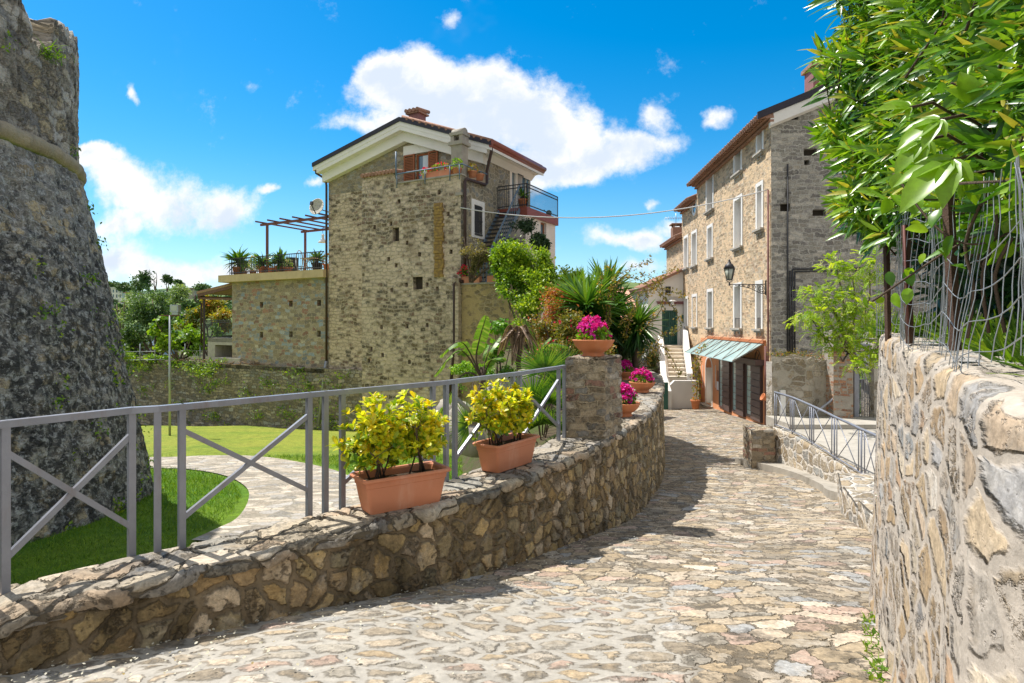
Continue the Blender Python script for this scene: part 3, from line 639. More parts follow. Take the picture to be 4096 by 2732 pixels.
for fr in np.linspace(0, 1, 50): z = 3.35+(tops-3.35)*fr; rows.append((5.6+.02*np.sin(th2*50+z*4), z))
for rr in (5.5, 5.2, 4.9): rows.append((np.full(len(th2), rr), tops+.05*np.sin(th2*90+rr*9)))
rows.append((np.full(len(th2), 4.85), np.full(len(th2), 3.3)))
P = np.array([np.stack([TC[0]+r*np.cos(th2), TC[1]+r*np.sin(th2), z*np.ones(len(th2))], -1) for r, z in rows]).transpose(1, 0, 2)
UV = np.stack([np.repeat(th2[:, None]*5.6, len(rows), 1), P[:, :, 2]+np.arange(len(rows))[None]*.0], -1)
gridmesh('parapet', P, UV, 'tower_top', tw)
tz_ = 3.2; ph = np.linspace(-math.pi/2-.3, math.pi/2+.3, 14); T_, H_ = np.meshgrid(th, ph, indexing='ij')
Rr = 5.62+.15*np.cos(H_)+.012*np.sin(T_*80); P = np.stack([TC[0]+Rr*np.cos(T_), TC[1]+Rr*np.sin(T_), tz_+.15*np.sin(H_)+.01*np.sin(T_*55)], -1)
plain('cordon_stone', (.38, .32, .22), .9, .35, 2.5, .03, dirt=((.10, .09, .08), .85))
gridmesh('cornice', P, np.stack([T_*5.6, H_*.2], -1), 'cordon_stone', tw)

# ------------------------------------------------------------------ stone pillar at the end of the railing
def blockloft(name, foot, z0, z1, mat, parent=None, step=.03, jit=.015, loc=None, capz=.03):
    foot = [np.array(f, float) for f in foot]; per = []
    for a, b in zip(foot, foot[1:]+foot[:1]):
        n = max(2, int(np.linalg.norm(b-a)/step)); per += [a+(b-a)*k/n for k in range(n)]
    per.append(per[0]); per = np.array(per); c = np.mean(foot, axis=0)
    ar = np.concatenate([[0], np.cumsum(np.linalg.norm(np.diff(per, axis=0), axis=1))])
    hz_ = np.linspace(z0, z1-capz, max(3, int((z1-z0)/step))); rows = []; uvs = []
    for z in hz_:
        k = 1+jit*np.sin(ar*11+z*9)+jit*.7*np.sin(ar*23-z*17); k[-1] = k[0]
        rows.append(np.concatenate([c+(per-c)*k[:, None], np.full((len(per), 1), z)], 1)); uvs.append(np.stack([ar, np.full(len(ar), z)], 1))
    for s_, z in ((.97, z1-.01), (.9, z1), (.6, z1+.004), (.3, z1), (.02, z1)):
        rows.append(np.concatenate([c+(per-c)*s_, np.full((len(per), 1), z)], 1)); uvs.append(rows[-1][:, :2]*1.)
    return gridmesh(name, np.array(rows).transpose(1, 0, 2), np.array(uvs).transpose(1, 0, 2), mat, parent, loc or (c[0], c[1], z0))
o = blockloft('stone_pillar', [(.73, 8.08), (1.235, 7.93), (1.56, 8.52), (1.0, 8.75)], WT-.02, -.455, 'pier_stone')
tag(o, 'square rubble stone pillar at the end of the grey railing, carrying the highest flower bowl', 'pillar')

# ------------------------------------------------------------------ grey steel railing on the parapet
def topd(v, z): return z*-F/(v-CV)
posts = [(-210, 2440), (-90, 2403), (20, 2368), (526, 2222), (630, 2207), (727, 2184), (1236, 2057), (1301, 2041), (1369, 2026), (1731, 1938), (1784, 1925), (1819, 1912), (2023, 1845), (2051, 1836), (2079, 1826), (2234, 1764), (2257, 1753)]
PP = []
for u, v in posts:
    d = topd(v, WT); PP.append(V((u-CU)/F*d, d, 0))
RT = -.575
rl = thing('steel_railing', 'grey painted steel railing with crossed braces on top of the curved wall', 'railing', (PP[6].x, PP[6].y, WT))
pdir = []
for i, q in enumerate(PP):
    a = PP[max(i-1, 0)]; b = PP[min(i+1, len(PP)-1)]; d_ = (b-a).normalized(); pdir.append(d_)
    mb = MB(); mb.bar(V(q.x, q.y, WT-.03), V(q.x, q.y, RT-.02), .042, .042, up=(d_.x, d_.y, 0)); mb.build('post', 'steel_grey', rl, bevel=.003)
    if 0: pass
mb = MB()
pts = [V(-4.6, 2.6, RT)]+[V(q.x, q.y, RT) for q in PP]
for a, b in zip(pts[:-1], pts[1:]): mb.bar(a, b+(b-a).normalized()*.012, .052, .042)
e = (pts[-1]-pts[-2]).normalized(); mb.build('top_rail', 'steel_grey', rl, bevel=.004)
for (i, j) in ((2, 3), (5, 6), (8, 9), (11, 12), (14, 15)):
    a, b = PP[i], PP[j]; lo_, hi_ = WT+.19, RT-.16
    mb = MB(); mb.bar(V(a.x, a.y, lo_), V(b.x, b.y, hi_), .03, .034); mb.build('brace', 'steel_grey', rl, bevel=.002)
    off = (b-a).cross(V(0, 0, 1)).normalized()*.004
    mb = MB(); mb.bar(V(a.x, a.y, hi_)+off, V(b.x, b.y, lo_)+off, .03, .034); mb.build('brace', 'steel_grey', rl, bevel=.002)
# ================================================================== main house
def z2(x, y): return (1100+x/1.307, 350+y/1.307)
def zA(x, y): return (800+x/1.96, 750+y/1.96)
def zB(x, y): return (1750+x/2.24, 500+y/2.24)
def z3(x, y): return (2500+x/1.045, 300+y/1.045)
def z4(x, y): return (2200+x/2.24, 1000+y/2.24)
def z5(x, y): return (2500+x/1.568, 1100+y/1.568)
def z6(x, y): return (2900+x/2.24, 1300+y/2.24)
def z7(x, y): return (400+x/3.136, 1000+y/3.136)
H = Fr((-2.145, 25), (-.876, .482), (.482, .876))
def HT(t): return lambda s, z, o=0.: H.w(s, t+o, z)
def HS(s_): return lambda t, z, o=0.: H.w(s_+o, t, z)
def split_build(dk, name, par):
    for f in dk.f:
        q = MB(); q.face([dk.v[i] for i in f]); q.build(name, 'dark_hole', par)
hs_ = thing('stone_house', 'tall rubble stone house with white gable boards and a walled roof terrace', 'house', tuple(H.w(4, 4, -5.3)))
TG = 2.0; TE = 1.35
sL = H.T(*z2(280, 1000), TG)[0]; sTip, zTip = H.T(*z2(195, 405), TE); sAp, zAp = H.T(*z2(650, 165), TE); sE, zE = H.T(*z2(1130, 290), TE)
tEnd, zEnd = H.S(*z2(1405, 452), sE); zE2 = (zE+zEnd)/2 if abs(zE-zEnd) < 1 else zE
def roofz(s): return zAp+(zTip-zAp)*(s-sAp)/(sTip-sAp) if s > sAp else zAp+(zE-zAp)*(s-sAp)/(sE-sAp)
sw0, sw1 = H.T(*z2(805, 400), TG)[0], H.T(*z2(736, 400), TG)[0]; zw1 = H.T(*z2(770, 343), TG)[1]; zw0 = zw1-2.15
sBs = H.T(*z2(455, 900), 0)[0]; zPar = H.T(*z2(800, 482), 0)[1]; zTile = H.T(*z2(545, 455), 0)[1]
mb = MB(); dk = MB()
wall(mb, HT(TG), 0, sL, -5.6, lambda s: roofz(s)-.25, [(sw0, sw1, zw0, zw1, .25)], [sAp, sBs])
zUp = H.T(*z2(300, 560), TG)[1]
mb.build('gable_wall', 'house_wall', hs_)
# upper facing of squarer stones on the gable (proud 3 mm)
mb = MB(); wall(mb, lambda s, z, o: H.w(s, TG-.004+o, z), .02, sL-.02, zUp, lambda s: roofz(s)-.26, [(sw0, sw1, zw0, zw1, .004)], [sAp]); mb.build('upper_masonry', 'house_upper', hs_)
# front bastion that carries the roof terrace
holes = []
def hole(x, y, w=.16, h=.19, t=0):
    s, z = H.T(*z2(x, y), t); return (s-w/2, s+w/2, z-h/2, z+h/2, .22)
hl0 = [hole(x, y) for x, y in [(648, 595), (606, 712), (690, 812), (755, 872), (594, 897), (633, 930), (686, 1032), (610, 1060), (905, 660), (858, 548), (795, 1030), (848, 1052), (787, 792), (690, 1248), (795, 1242), (556, 1252), (503, 1366), (562, 1398), (702, 1434), (490, 1428), (520, 730), (920, 858)]]
hl0.append(hole(747, 1022, .52, .55)); hl0.append(hole(631, 768, .38, .62))
hl1 = [hole(x, y, t=TG) for x, y in [(300, 758), (360, 952), (357, 1075), (404, 1255)]]
ok = []
for h_ in sorted(hl0):
    if all(h_[1] < g[0]-.01 or h_[0] > g[1]+.01 or h_[3] < g[2]-.02 or h_[2] > g[3]+.02 for g in ok): ok.append(h_)
mb = MB()
wall(mb, HT(0), 0, sBs, -5.6, lambda s: zPar if s < H.T(*z2(640, 500), 0)[0] else zTile, ok, [H.T(*z2(640, 500), 0)[0], H.T(*z2(640, 500), 0)[0]+.001], back=dk)
mb.face([H.w(sBs, 0, -5.6), H.w(sBs, TG, -5.6), H.w(sBs, TG, zTile), H.w(sBs, 0, zTile)])
mb.build('bastion_wall', 'house_wall', hs_); split_build(dk, 'putlog_hole', hs_)
mb = MB(); pbox(mb, HT(0), -.06, H.T(*z2(640, 500), 0)[0], zPar, zPar+.07, -.06, .3)
pbox(mb, HT(0), -.07, .24, zPar-.85, zPar-.72, -.05, .2); mb.build('parapet_coping', 'old_concrete', hs_)
mb = MB(); mb.face([H.w(0, .1, zPar-.9), H.w(sBs, .1, zPar-.9), H.w(sBs, TG, zPar-.9), H.w(0, TG, zPar-.9)])
mb.face([H.w(0, .3, zPar), H.w(0, .3, zPar-.9), H.w(sBs, .3, zPar-.9), H.w(sBs, .3, zPar)]); mb.build('terrace_floor', 'old_concrete', hs_)
# yellow corner buttress streak and lower offsets
m_, t = newmat('rust_stone'); finish(m_, t, t.mix(t.sm(t.noise(t.nd('TexCoord').outputs['UV'], 7., 5), .4, .6), (.42, .27, .08), (.26, .17, .07)), .9, t.noise(t.nd('TexCoord').outputs['UV'], 9., 6, .7), .08)
mb = MB(); s0, z0_ = H.T(*z2(880, 990), 0); s1, z1_ = H.T(*z2(845, 605), 0)
zz = np.linspace(z0_, z1_, 26)
for a, b in zip(zz[:-1], zz[1:]): w_ = random.uniform(-.06, .06); pbox(mb, HT(0), s0+w_, s0+.45+w_*.5, a, b-.01, -.05-random.random()*.05, .02)
mb.build('corner_quoins', 'rust_stone', hs_)
sq0, zq = H.T(*z2(905, 1000), 0)
mb = MB(); pbox(mb, HT(0), .01, sq0, -5.6, zq, -.16, .02); mb.build('corner_buttress', 'house_wall', hs_)
# tiled coping on the lower parapet
mb = MB(); sa = H.T(*z2(640, 500), 0)[0]
n = int((sBs-sa)/.2)
for i in range(n): a = sa+(i+.5)*(sBs-sa)/n; mb.tube([H.w(a, -.14, zTile+.02), H.w(a, .45, zTile+.12)], .095, 8)
mb.build('roof_tile', 'roof_tile', hs_)
# side wall
w0t, w0z = H.S(*z2(1040, 700), 0); w1t = H.S(*z2(1080, 700), 0)[0]; wz1 = H.S(*z2(1060, 615), 0)[1]; wz0 = H.S(*z2(1060, 782), 0)[1]
T43 = H.S(*z2(1228, 600), 0)[0]
mb = MB(); wall(mb, HS(0), 0, T43, -5.6, lambda t: (zPar if t < TG-.0005 else roofz(0)-.15), [(w0t, w1t, wz0, wz1, .2)], [TG-.001, TG]); mb.build('side_wall', 'side_stone', hs_)
sd0, sd1 = H.S(*z2(1240, 500), 0)[0], H.S(*z2(1258, 500), 0)[0]; zdt = H.S(*z2(1248, 432), 0)[1]
zBal = H.S(*z2(1320, 622), -1.5)[1]
mb = MB(); wall(mb, HS(0), T43, tEnd-.6, -5.6, roofz(0)-.15, [(sd0, sd1, zBal+.1, zdt, .12), (sd1+.7, sd1+1.6, zBal+.1, zdt, .12)]); mb.face([H.w(0, tEnd-.6, -5), H.w(6, tEnd-.6, -5), H.w(6, tEnd-.6, roofz(0)-.1), H.w(0, tEnd-.6, roofz(0)-.1)]); mb.build('balcony_wall', 'cream_stucco', hs_)
mb = MB(); mb.face([H.w(sL, TG, -5.6), H.w(sL, tEnd, -5.6), H.w(sL, tEnd, roofz(sL)-.2), H.w(sL, TG, roofz(sL)-.2)]); mb.build('far_side_wall', 'house_wall', hs_)
mb = MB(); pbox(mb, HS(0), sd0+.04, sd1-.04, zBal+.1, zdt-.04, .09, .11); pbox(mb, HS(0), sd1+.74, sd1+1.56, zBal+.1, zdt-.04, .09, .11)
mb.build('balcony_door', 'glass', hs_)
# iron security gate leaves opened against the balcony wall
mb = MB()
for i in range(6): a = sd1+.15+i*.1; mb.bar(H.w(-.08, a, zBal+.15), H.w(-.08, a, zdt-.1), .02)
for z in (zBal+.2, zBal+1.1, zdt-.12): mb.bar(H.w(-.08, sd1+.12, z), H.w(-.08, sd1+.68, z), .03)
mb.build('security_gate', 'dark_iron', hs_)
# side window
fr = MB(); ringframe(fr, HS(0), w0t-.22, w1t+.22, wz0-.05, wz1+.2, .22, -.03, .0); wn = fr.build('window', 'window_white', hs_)
mb = MB(); pbox(mb, HS(0), w0t, w1t, wz0, wz1, .15, .17); mb.build('pane', 'interior', wn)
mb = MB()
for i in range(7): a = w0t+(i+.5)*(w1t-w0t)/7; mb.bar(H.w(-.05, a, wz0+.05), H.w(-.05, a, wz1-.05), .03)
for z in (wz0+.1, (wz0+wz1)/2, wz1-.1): mb.bar(H.w(-.05, w0t, z), H.w(-.05, w1t, z), .035)
mb.build('window_grille', 'dark_iron', wn)
# gable window with wooden shutters
fr = MB(); ringframe(fr, HT(TG), sw0, sw1, zw0, zw1, .09, .08, .16); wn = fr.build('window', 'shutter_wood', hs_)
mb = MB(); pbox(mb, HT(TG), sw0+.09, sw1-.09, zw0+.09, zw1-.09, .12, .14); mb.build('pane', 'glass', wn)
mb = MB()
for k in range(9):
    a = sw0+.12+k*.035; mb.face([H.w(a, TG+.115-.012*(k % 2), zw0+.1), H.w(a+.035, TG+.115-.012*((k+1) % 2), zw0+.1), H.w(a+.035, TG+.115-.012*((k+1) % 2), zw1-.1), H.w(a, TG+.115-.012*(k % 2), zw1-.1)])
mb.build('curtain', 'curtain', wn)
for a, b in ((sw1+.02, sw1+.66), (sw0-.56, sw0-.02)):
    mb = MB(); ringframe(mb, HT(TG), a, b, zw0, zw1, .07, -.10, -.04)
    for k in range(26): z = zw0+.1+k*(zw1-zw0-.2)/26; pbox(mb, HT(TG), a+.07, b-.07, z, z+.045, -.085, -.05)
    mb.build('shutter', 'shutter_wood', hs_)
mb = MB(); ringframe(mb, HT(TG), sw0-.62, sw1+.72, zw1+.0, zw1+.45, .2, -.05, -.006, False)
pbox(mb, HT(TG), sw0-.42, sw1+.52, zw1+.02, zw1+.25, -.05, -.006); mb.build('lintel', 'white_stucco', hs_)
# roof
def rslab(s0, s1, dz0, dz1, t0, t1, mat, name, par, only=None):
    for a, b in ((sTip, sAp), (sAp, sE)):
        mb.hexa([H.w(a, t0, roofz(a)+dz0), H.w(b, t0, roofz(b)+dz0), H.w(b, t1, roofz(b)+dz0), H.w(a, t1, roofz(a)+dz0), H.w(a, t0, roofz(a)+dz1), H.w(b, t0, roofz(b)+dz1), H.w(b, t1, roofz(b)+dz1), H.w(a, t1, roofz(a)+dz1)])
TE2 = tEnd
mb = MB(); rslab(0, 0, -.30, -.10, TE+.02, TE2-.02, 'white', 'r', hs_); mb.build('roof_soffit', 'white_stucco', hs_)
mb = MB()
for (lo_, hi_, t0, t1) in ((-.50, -.3, TE+.04, TE+.5), (-.95, -.5, TE+.35, TG+.03)):
    for a, b in ((sTip-.25, sAp), (sAp, sE+.25)):
        if lo_ < -.6: a, b = (min(a, sL+.15), b) if a > b and a > sAp else (a, max(b, -.05))
        mb.hexa([H.w(a, t0, roofz(a)+lo_), H.w(b, t0, roofz(b)+lo_), H.w(b, t1, roofz(b)+lo_), H.w(a, t1, roofz(a)+lo_), H.w(a, t0, roofz(a)+hi_), H.w(b, t0, roofz(b)+hi_), H.w(b, t1, roofz(b)+hi_), H.w(a, t1, roofz(a)+hi_)])
# white cornice along the side eave
mb.hexa([H.w(-.02, TG, roofz(0)-.75), H.w(-.25, TG, roofz(0)-.5), H.w(-.25, TE2-.1, roofz(0)-.5), H.w(-.02, TE2-.1, roofz(0)-.75), H.w(-.02, TG, roofz(0)-.2), H.w(sE+.05, TG, roofz(sE)-.2), H.w(sE+.05, TE2-.1, roofz(sE)-.2), H.w(-.02, TE2-.1, roofz(0)-.2)])
mb.build('gable_fascia', 'white_stucco', hs_)
mb = MB(); rslab(0, 0, -.10, .10, TE-.04, TE2, 'x', 'x', hs_); rf = mb.build('roof', 'ridge_dark', hs_)
mb = MB()
for k in range(26):
    s = sE+.1+k*(sAp-sE-.2)/26
    if k % 2 == 0: mb.tube([H.w(s, TE-.05, roofz(s)+.1), H.w(s, TE+.5, roofz(s)+.14)], .07, 8)
n = 46
for k in range(n): t_ = TE+.1+k*(TE2-TE-.2)/n; mb.tube([H.w(sAp-.1, t_, zAp+.13), H.w(sE, t_, roofz(sE)+.13)], .075, 6)
mb.build('roof_tile', 'roof_tile', rf)
mb = MB(); mb.tube([H.w(sE-.05, TE-.02, zE+.02), H.w(sE-.05, TE2, zE+.02)], .12, 10); mb.tube([H.w(sE+.02, TE-.02, zE-.10), H.w(sE+.02, TE2, zE-.10)], .09, 8); mb.build('gutter', 'gutter_brown', hs_)
# chimneys
sc, zc = H.T(*z2(725, 180), TE+2.2)
mb = MB(); pbox(mb, HT(TE+2.2), sc-.32, sc+.32, zc-1.0, zc+.42, 0, .6); ch = mb.build('chimney', 'brick_red', hs_)
mb = MB(); pbox(mb, HT(TE+2.2), sc-.44, sc+.44, zc+.42, zc+.5, -.12, .72)
for k in range(4): mb.tube([H.w(sc-.36+k*.24, TE+2.0, zc+.56), H.w(sc-.36+k*.24, TE+3.0, zc+.68)], .1, 8)
mb.build('chimney_cap', 'roof_tile', ch)
s_, zc_ = H.T(*z2(948, 440), .35)
mb = MB(); zt = H.T(*z2(948, 300), .35)[1]; pbox(mb, HT(.35), s_-.27, s_+.27, zPar-.3, zt, 0, .5); pbox(mb, HT(.35), s_-.36, s_+.36, zt, zt+.16, -.08, .58)
ch = mb.build('flue', 'old_concrete', hs_)
mb = MB(); 
for a, b in ((-.3, -.14), (.14, .3)): pbox(mb, HT(.35), s_+a, s_+b, zt+.16, zt+.42, 0, .5)
pbox(mb, HT(.35), s_-.34, s_+.34, zt+.42, zt+.55, -.04, .54); mb.tube([H.w(s_-.3, .6, zt+.56), H.w(s_+.3, .6, zt+.56)], .2, 10); mb.build('flue_cap', 'old_concrete', ch)
# downpipes
mb = MB(); a = H.w(sTip-.1, TE+.15, zTip-.15)
zb0 = H.T(*z2(275, 1440), TG-.12)[1]
mb.tube([a, a+V(0, 0, -.25), H.w(sL+.12, TG-.1, zTip-.65), H.w(sL+.05, TG-.1, zTip-1.0), H.w(sL+.05, TG-.1, zb0)], .06, 8)
mb.tube([H.w(sTip, TE+.1, zTip-.12), H.w(sTip, TE2, zTip-.12)], .09, 8); mb.build('downpipe', 'brown_pipe', hs_)
mb = MB(); mb.tube([H.w(sL+.05, TG-.1, zb0+.1), H.w(sL+.1, TG-.15, zb0-.3), H.w(sL+.25, TG-.45, -5.3)], .08, 8); mb.build('downpipe', 'steel_grey', hs_, label='grey lower end of the downpipe')
mb = MB(); c1 = H.w(-.12, TG-.15, 0); zc1 = H.S(*z2(1102, 512), -.1)[1]
mb.tube([H.w(sE+.05, TE+.1, zE-.1), H.w(sE+.05, TE+.1, zE-.35), H.w(-.13, TG-.1, zE-1.0), H.w(-.13, TG-.1, zc1+.1), H.w(-.13, TG-.25, zc1), H.w(-.13, .25, zc1-.05), H.w(-.13, .12, zc1-.2), H.w(-.13, .12, 2.0)], .07, 8); mb.build('downpipe', 'brown_pipe', hs_)
# terrace handrail in front of the parapet
mb = MB(); zr_ = zPar+.42; srl = H.T(*z2(640, 500), 0)[0]
mb.tube([H.w(srl, -.1, zr_), H.w(-.15, -.1, zr_), H.w(-.15, 1.9, zr_)], .03, 6)
for s_ in (srl-.05, srl-1.6, srl-2.9, -.0): mb.tube([H.w(s_, -.1, zPar-.2), H.w(s_, -.1, zr_)], .025, 6)
mb.tube([H.w(srl, -.1, zr_-.2), H.w(srl, -.1, zr_+1.0)], .04, 6)
mb.build('terrace_handrail', 'blue_iron', hs_)

# balcony with rail, annex below it, stair
tB0 = H.T(*z2(1320, 640), 0)[0]; sB = -1.55; tF = H.S(*z2(1318, 640), sB)[0]; tK = H.S(*z2(1482, 690), sB)[0]
zB_ = H.S(*z2(1318, 622), sB)[1]
mb = MB(); mb.box(sB, 0, tF, tK, zB_-.38, zB_, lambda a, b, c: H.w(a, b, c)); bal = mb.build('balcony_slab', 'gutter_brown', hs_)
mb = MB()
pts = [H.w(0, tF+.03, zB_+1.05), H.w(sB+.03, tF+.03, zB_+1.05), H.w(sB+.03, tK-.03, zB_+1.05)]
for dz in (0, -.15, -.95):
    for a, b in zip(pts[:-1], pts[1:]): mb.bar(a+V(0, 0, dz), b+V(0, 0, dz), .04)
for a, b in zip(pts[:-1], pts[1:]):
    n = int((b-a).length/.11)
    for k in range(n+1): q = a+(b-a)*k/n; mb.bar(q, q+V(0, 0, -1.03), .02 if k % n else .045)
mb.build('balcony_railing', 'dark_iron', hs_)
at_, az_ = H.S(*z2(1400, 760), sB+.15)
mb = MB(); wall(mb, HS(sB+.12), tF+.1, tK-.12, -5.2, zB_-.38, [(at_-.3, at_+.32, az_-1.1, az_+.5, .25)]); mb.face([H.w(sB+.12, tF+.1, -5.2), H.w(0, tF+.1, -5.2), H.w(0, tF+.1, zB_-.38), H.w(sB+.12, tF+.1, zB_-.38)]); mb.face([H.w(sB+.12, tK-.12, -5.2), H.w(0, tK-.12, -5.2), H.w(0, tK-.12, zB_-.38), H.w(sB+.12, tK-.12, zB_-.38)])
mb.build('side_annex', 'pinkish_stucco', hs_)
fr = MB(); ringframe(fr, HS(sB+.12), at_-.3, at_+.32, az_-1.1, az_+.5, .07, .12, .2); wn = fr.build('window', 'shutter_wood', hs_)
mb = MB(); pbox(mb, HS(sB+.12), at_-.23, at_+.25, az_-1.03, az_+.43, .16, .18); mb.build('pane', 'glass', wn)
zTer = H.T(*z2(1080, 1025), 0)[1]; sYe = H.T(*z2(1222, 1100), 0.05)[0]
mb = MB(); n = 17
for k in range(n):
    t_ = tF-.1-(k+1)*.165; z = zB_-(k+1)*(zB_-zTer-.1)/n; mb.box(-1.15, -.12, t_-.02, t_+.2, z-.05, z, lambda a, b, c: H.w(a, b, c))
st_ = mb.build('stair_tread', 'dark_iron', hs_)
mb = MB()
for s_ in (-1.18, -.1):
    mb.bar(H.w(s_, tF, zB_-.1), H.w(s_, tF-.1-n*.165, zTer), .04, .18)
mb.bar(H.w(-1.18, tF, zB_+1.0), H.w(-1.18, tF-.1-n*.165, zTer+1.0), .05)
for k in range(n): t_ = tF-.1-(k+.5)*.165; z = zB_-(k+.5)*(zB_-zTer-.1)/n; mb.bar(H.w(-1.18, t_, z), H.w(-1.18, t_, z+1.0), .025)
mb.build('stair_railing', 'blue_iron', hs_)
# ochre lower terrace with its grille
oc = thing('ochre_terrace_wall', 'ochre rendered terrace wall with flower pots along its top, right of the stone house', 'wall', tuple(H.w(-1.2, .1, -4)))
mb = MB(); mb.box(sYe, -.001, .06, 3.0, -5.4, zTer-.02, lambda a, b, c: H.w(a, b, c)); mb.build('wall_body', 'ochre_wall', oc)
mb = MB(); mb.box(sYe-.04, -.002, .02, .35, zTer-.02, zTer+.05, lambda a, b, c: H.w(a, b, c)); mb.build('coping', 'old_concrete', oc)
g0 = H.T(*zB(355, 1250), .2)[0]; g1 = H.T(*zB(550, 1250), .2)[0]
mb = MB()
for k in range(8): s_ = g0+(g1-g0)*k/7; mb.bar(H.w(s_, .2, zTer-.25), H.w(s_, .2, zTer+1.25), .035)
for z in (zTer+1.25, zTer+.1): mb.bar(H.w(g0, .2, z), H.w(g1, .2, z), .04)
mb.build('grille', 'blue_iron', oc)
mb = MB(); u0 = H.T(*zB(160, 1400), -.05)[0]
mb.tube([H.w(u0+.0-.35, .05, zTer+.12), H.w(u0-.1, -.1, zTer+.12), H.w(u0, -.12, zTer), H.w(u0, -.12, -1.0), H.w(u0+.35, -.3, -5.0)], .07, 8); mb.build('downpipe', 'brown_pipe', oc)

# ------------------------------------------------------------------ terrace annex left of the house
sA = H.T(*zA(248, 1000), TG)[0]; zS1 = H.T(*zA(960, 640), TG-.35)[1]; zS0 = H.T(*zA(960, 702), TG-.35)[1]; sSl = H.T(*zA(142, 720), TG-.35)[0]
an = thing('terrace_annex', 'squared stone annex with flat roof terrace and ochre slab, left of the tall house', 'building', tuple(H.w((sA+sL)/2, 4, -2.3)))
ops = []
for x, y in [(478, 920), (708, 912), (930, 905), (478, 1155), (708, 1150), (928, 1147)]:
    s, z = H.T(*zA(x, y), TG); ops.append((s-.14, s+.14, z-.16, z+.16, .2))
mb = MB(); dk = MB(); wall(mb, HT(TG+.03), sL+.0, sA, -2.6, zS0, ops, back=dk)
mb.face([H.w(sA, TG+.03, -2.6), H.w(sA, 9, -2.6), H.w(sA, 9, zS0), H.w(sA, TG+.03, zS0)]); mb.face([H.w(sA, 9, -2.6), H.w(sL, 9, -2.6), H.w(sL, 9, zS0), H.w(sA, 9, zS0)])
mb.build('wall', 'annex_wall', an); split_build(dk, 'wall_recess', an)
mb = MB(); mb.box(sL+.02, sSl, TG-.35, 9, zS0, zS1, lambda a, b, c: H.w(a, b, c)); mb.build('roof_slab', 'slab_edge', an)
mb = MB(); z1r = zS1+.95
sr0 = H.T(*zA(972, 500), TG-.2)[0]; sr1 = H.T(*zA(233, 560), TG-.2)[0]
for pts in ([H.w(sr0, TG-.2, 0), H.w(sr1, TG-.2, 0)], [H.w(sr1, TG-.2, 0), H.w(sr1, 8.6, 0)]):
    a, b = pts; n = int((b-a).length/.135)
    for z in (z1r, zS1+.12): mb.bar(V(a.x, a.y, z), V(b.x, b.y, z), .045)
    for k in range(n+1): q = a+(b-a)*k/n; mb.bar(V(q.x, q.y, zS1), V(q.x, q.y, z1r), .022)
mb.build('terrace_railing', 'dark_iron', an)
# pergola
sp1, zp = H.T(*zA(527, 288), TG+.2)
q_ = (CV-zA(825, 345)[1])/F; d2 = zp/q_; k_ = (zA(825, 345)[0]-CU)/F; P2 = V(k_*d2, d2, zp); rel = P2-H.w(0, 0, 0); sp2 = rel.x*H.a.x+rel.y*H.a.y; tp2 = rel.x*H.b.x+rel.y*H.b.y
pg = thing('pergola', 'rust red metal pergola frame standing on the railed roof terrace', 'pergola', tuple(H.w(sp1, TG+.2, zS1)))
sE1 = sp1+.55; mb = MB(); mb.bar(H.w(sE1, TG+.2, zp), H.w(sL+.05, TG+.2, zp), .09, .13); mb.build('beam', 'red_iron', pg)
mb = MB(); mb.bar(H.w(sE1, tp2, zp), H.w(sL+.05, tp2, zp), .09, .13); mb.build('beam', 'red_iron', pg)
for k in range(6):
    s_ = sE1-.25-k*(sE1-sL-.4)/5.2; mb = MB(); mb.bar(H.w(s_, TG-.35, zp+.1), H.w(s_, tp2+.35, zp+.1), .06, .08); mb.build('rafter', 'red_iron', pg)
for (s_, t_) in ((sp1, TG+.2), (sp2, tp2)):
    mb = MB(); mb.bar(H.w(s_, t_, zS1), H.w(s_, t_, zp), .12); mb.build('post', 'red_iron', pg)
# satellite dish
sd_, zd_ = H.T(*zA(918, 152), TG-.4)
ds = thing('satellite_dish', 'cream satellite dish on an arm at the left corner of the tall house', 'satellite dish', tuple(H.w(sd_, TG-.4, zd_)))
C = H.w(sd_, TG-.4, zd_); nrm = V(-.25, -.93, .28).normalized(); e1 = nrm.cross(V(0, 0, 1)).normalized(); e2 = e1.cross(nrm)
mb = MB(); n = 28; prev = None; rings = []
for i in range(7):
    r = .46*i/6; rings.append([C+e1*(r*.9*math.cos(a))+e2*(r*math.sin(a))+nrm*(.42*r*r-.02) for a in [2*math.pi*k/n for k in range(n)]])
for i in range(6):
    for k in range(n): mb.face([rings[i][k], rings[i][(k+1) % n], rings[i+1][(k+1) % n], rings[i+1][k]], sm=True)
o = mb.build('reflector', 'dish', ds); so_ = o.modifiers.new('thick', 'SOLIDIFY'); so_.thickness = .02
mb = MB(); mb.bar(C-e2*.4, C+nrm*.5-e2*.12, .035); mb.box(-.07, .07, -.05, .05, -.09, .09, lambda a, b, c: C+nrm*(.5+b)+e1*a+e2*(c-.05)); mb.build('feed_arm', 'dark_iron', ds)
mb = MB(); mb.tube([C-nrm*.05, C-nrm*.25, H.w(sL, TG+.1, zd_-.25)], .03, 6); mb.build('mount', 'galvanised', ds)
# hanging lamp under the pergola
s_, z_ = H.T(*zA(963, 425), TG+.3)
lp = thing('hanging_lamp', 'white metal shade lamp hanging on a bracket under the pergola', 'lamp', tuple(H.w(s_, TG+.3, z_)))
mb = MB(); mb.lathe(H.w(s_, TG+.3, z_), [(.25, -.05), (.24, 0), (.09, .12), (.06, .3), (.1, .36), (.02, .42)], 16); mb.build('lamp_shade', 'white_plastic', lp)
mb = MB(); mb.tube([H.w(s_, TG+.3, z_+.4), H.w(s_, TG+.3, z_+.75), H.w(s_-.35, TG+.3, z_+.75)], .015, 5); mb.build('bracket', 'dark_iron', lp)
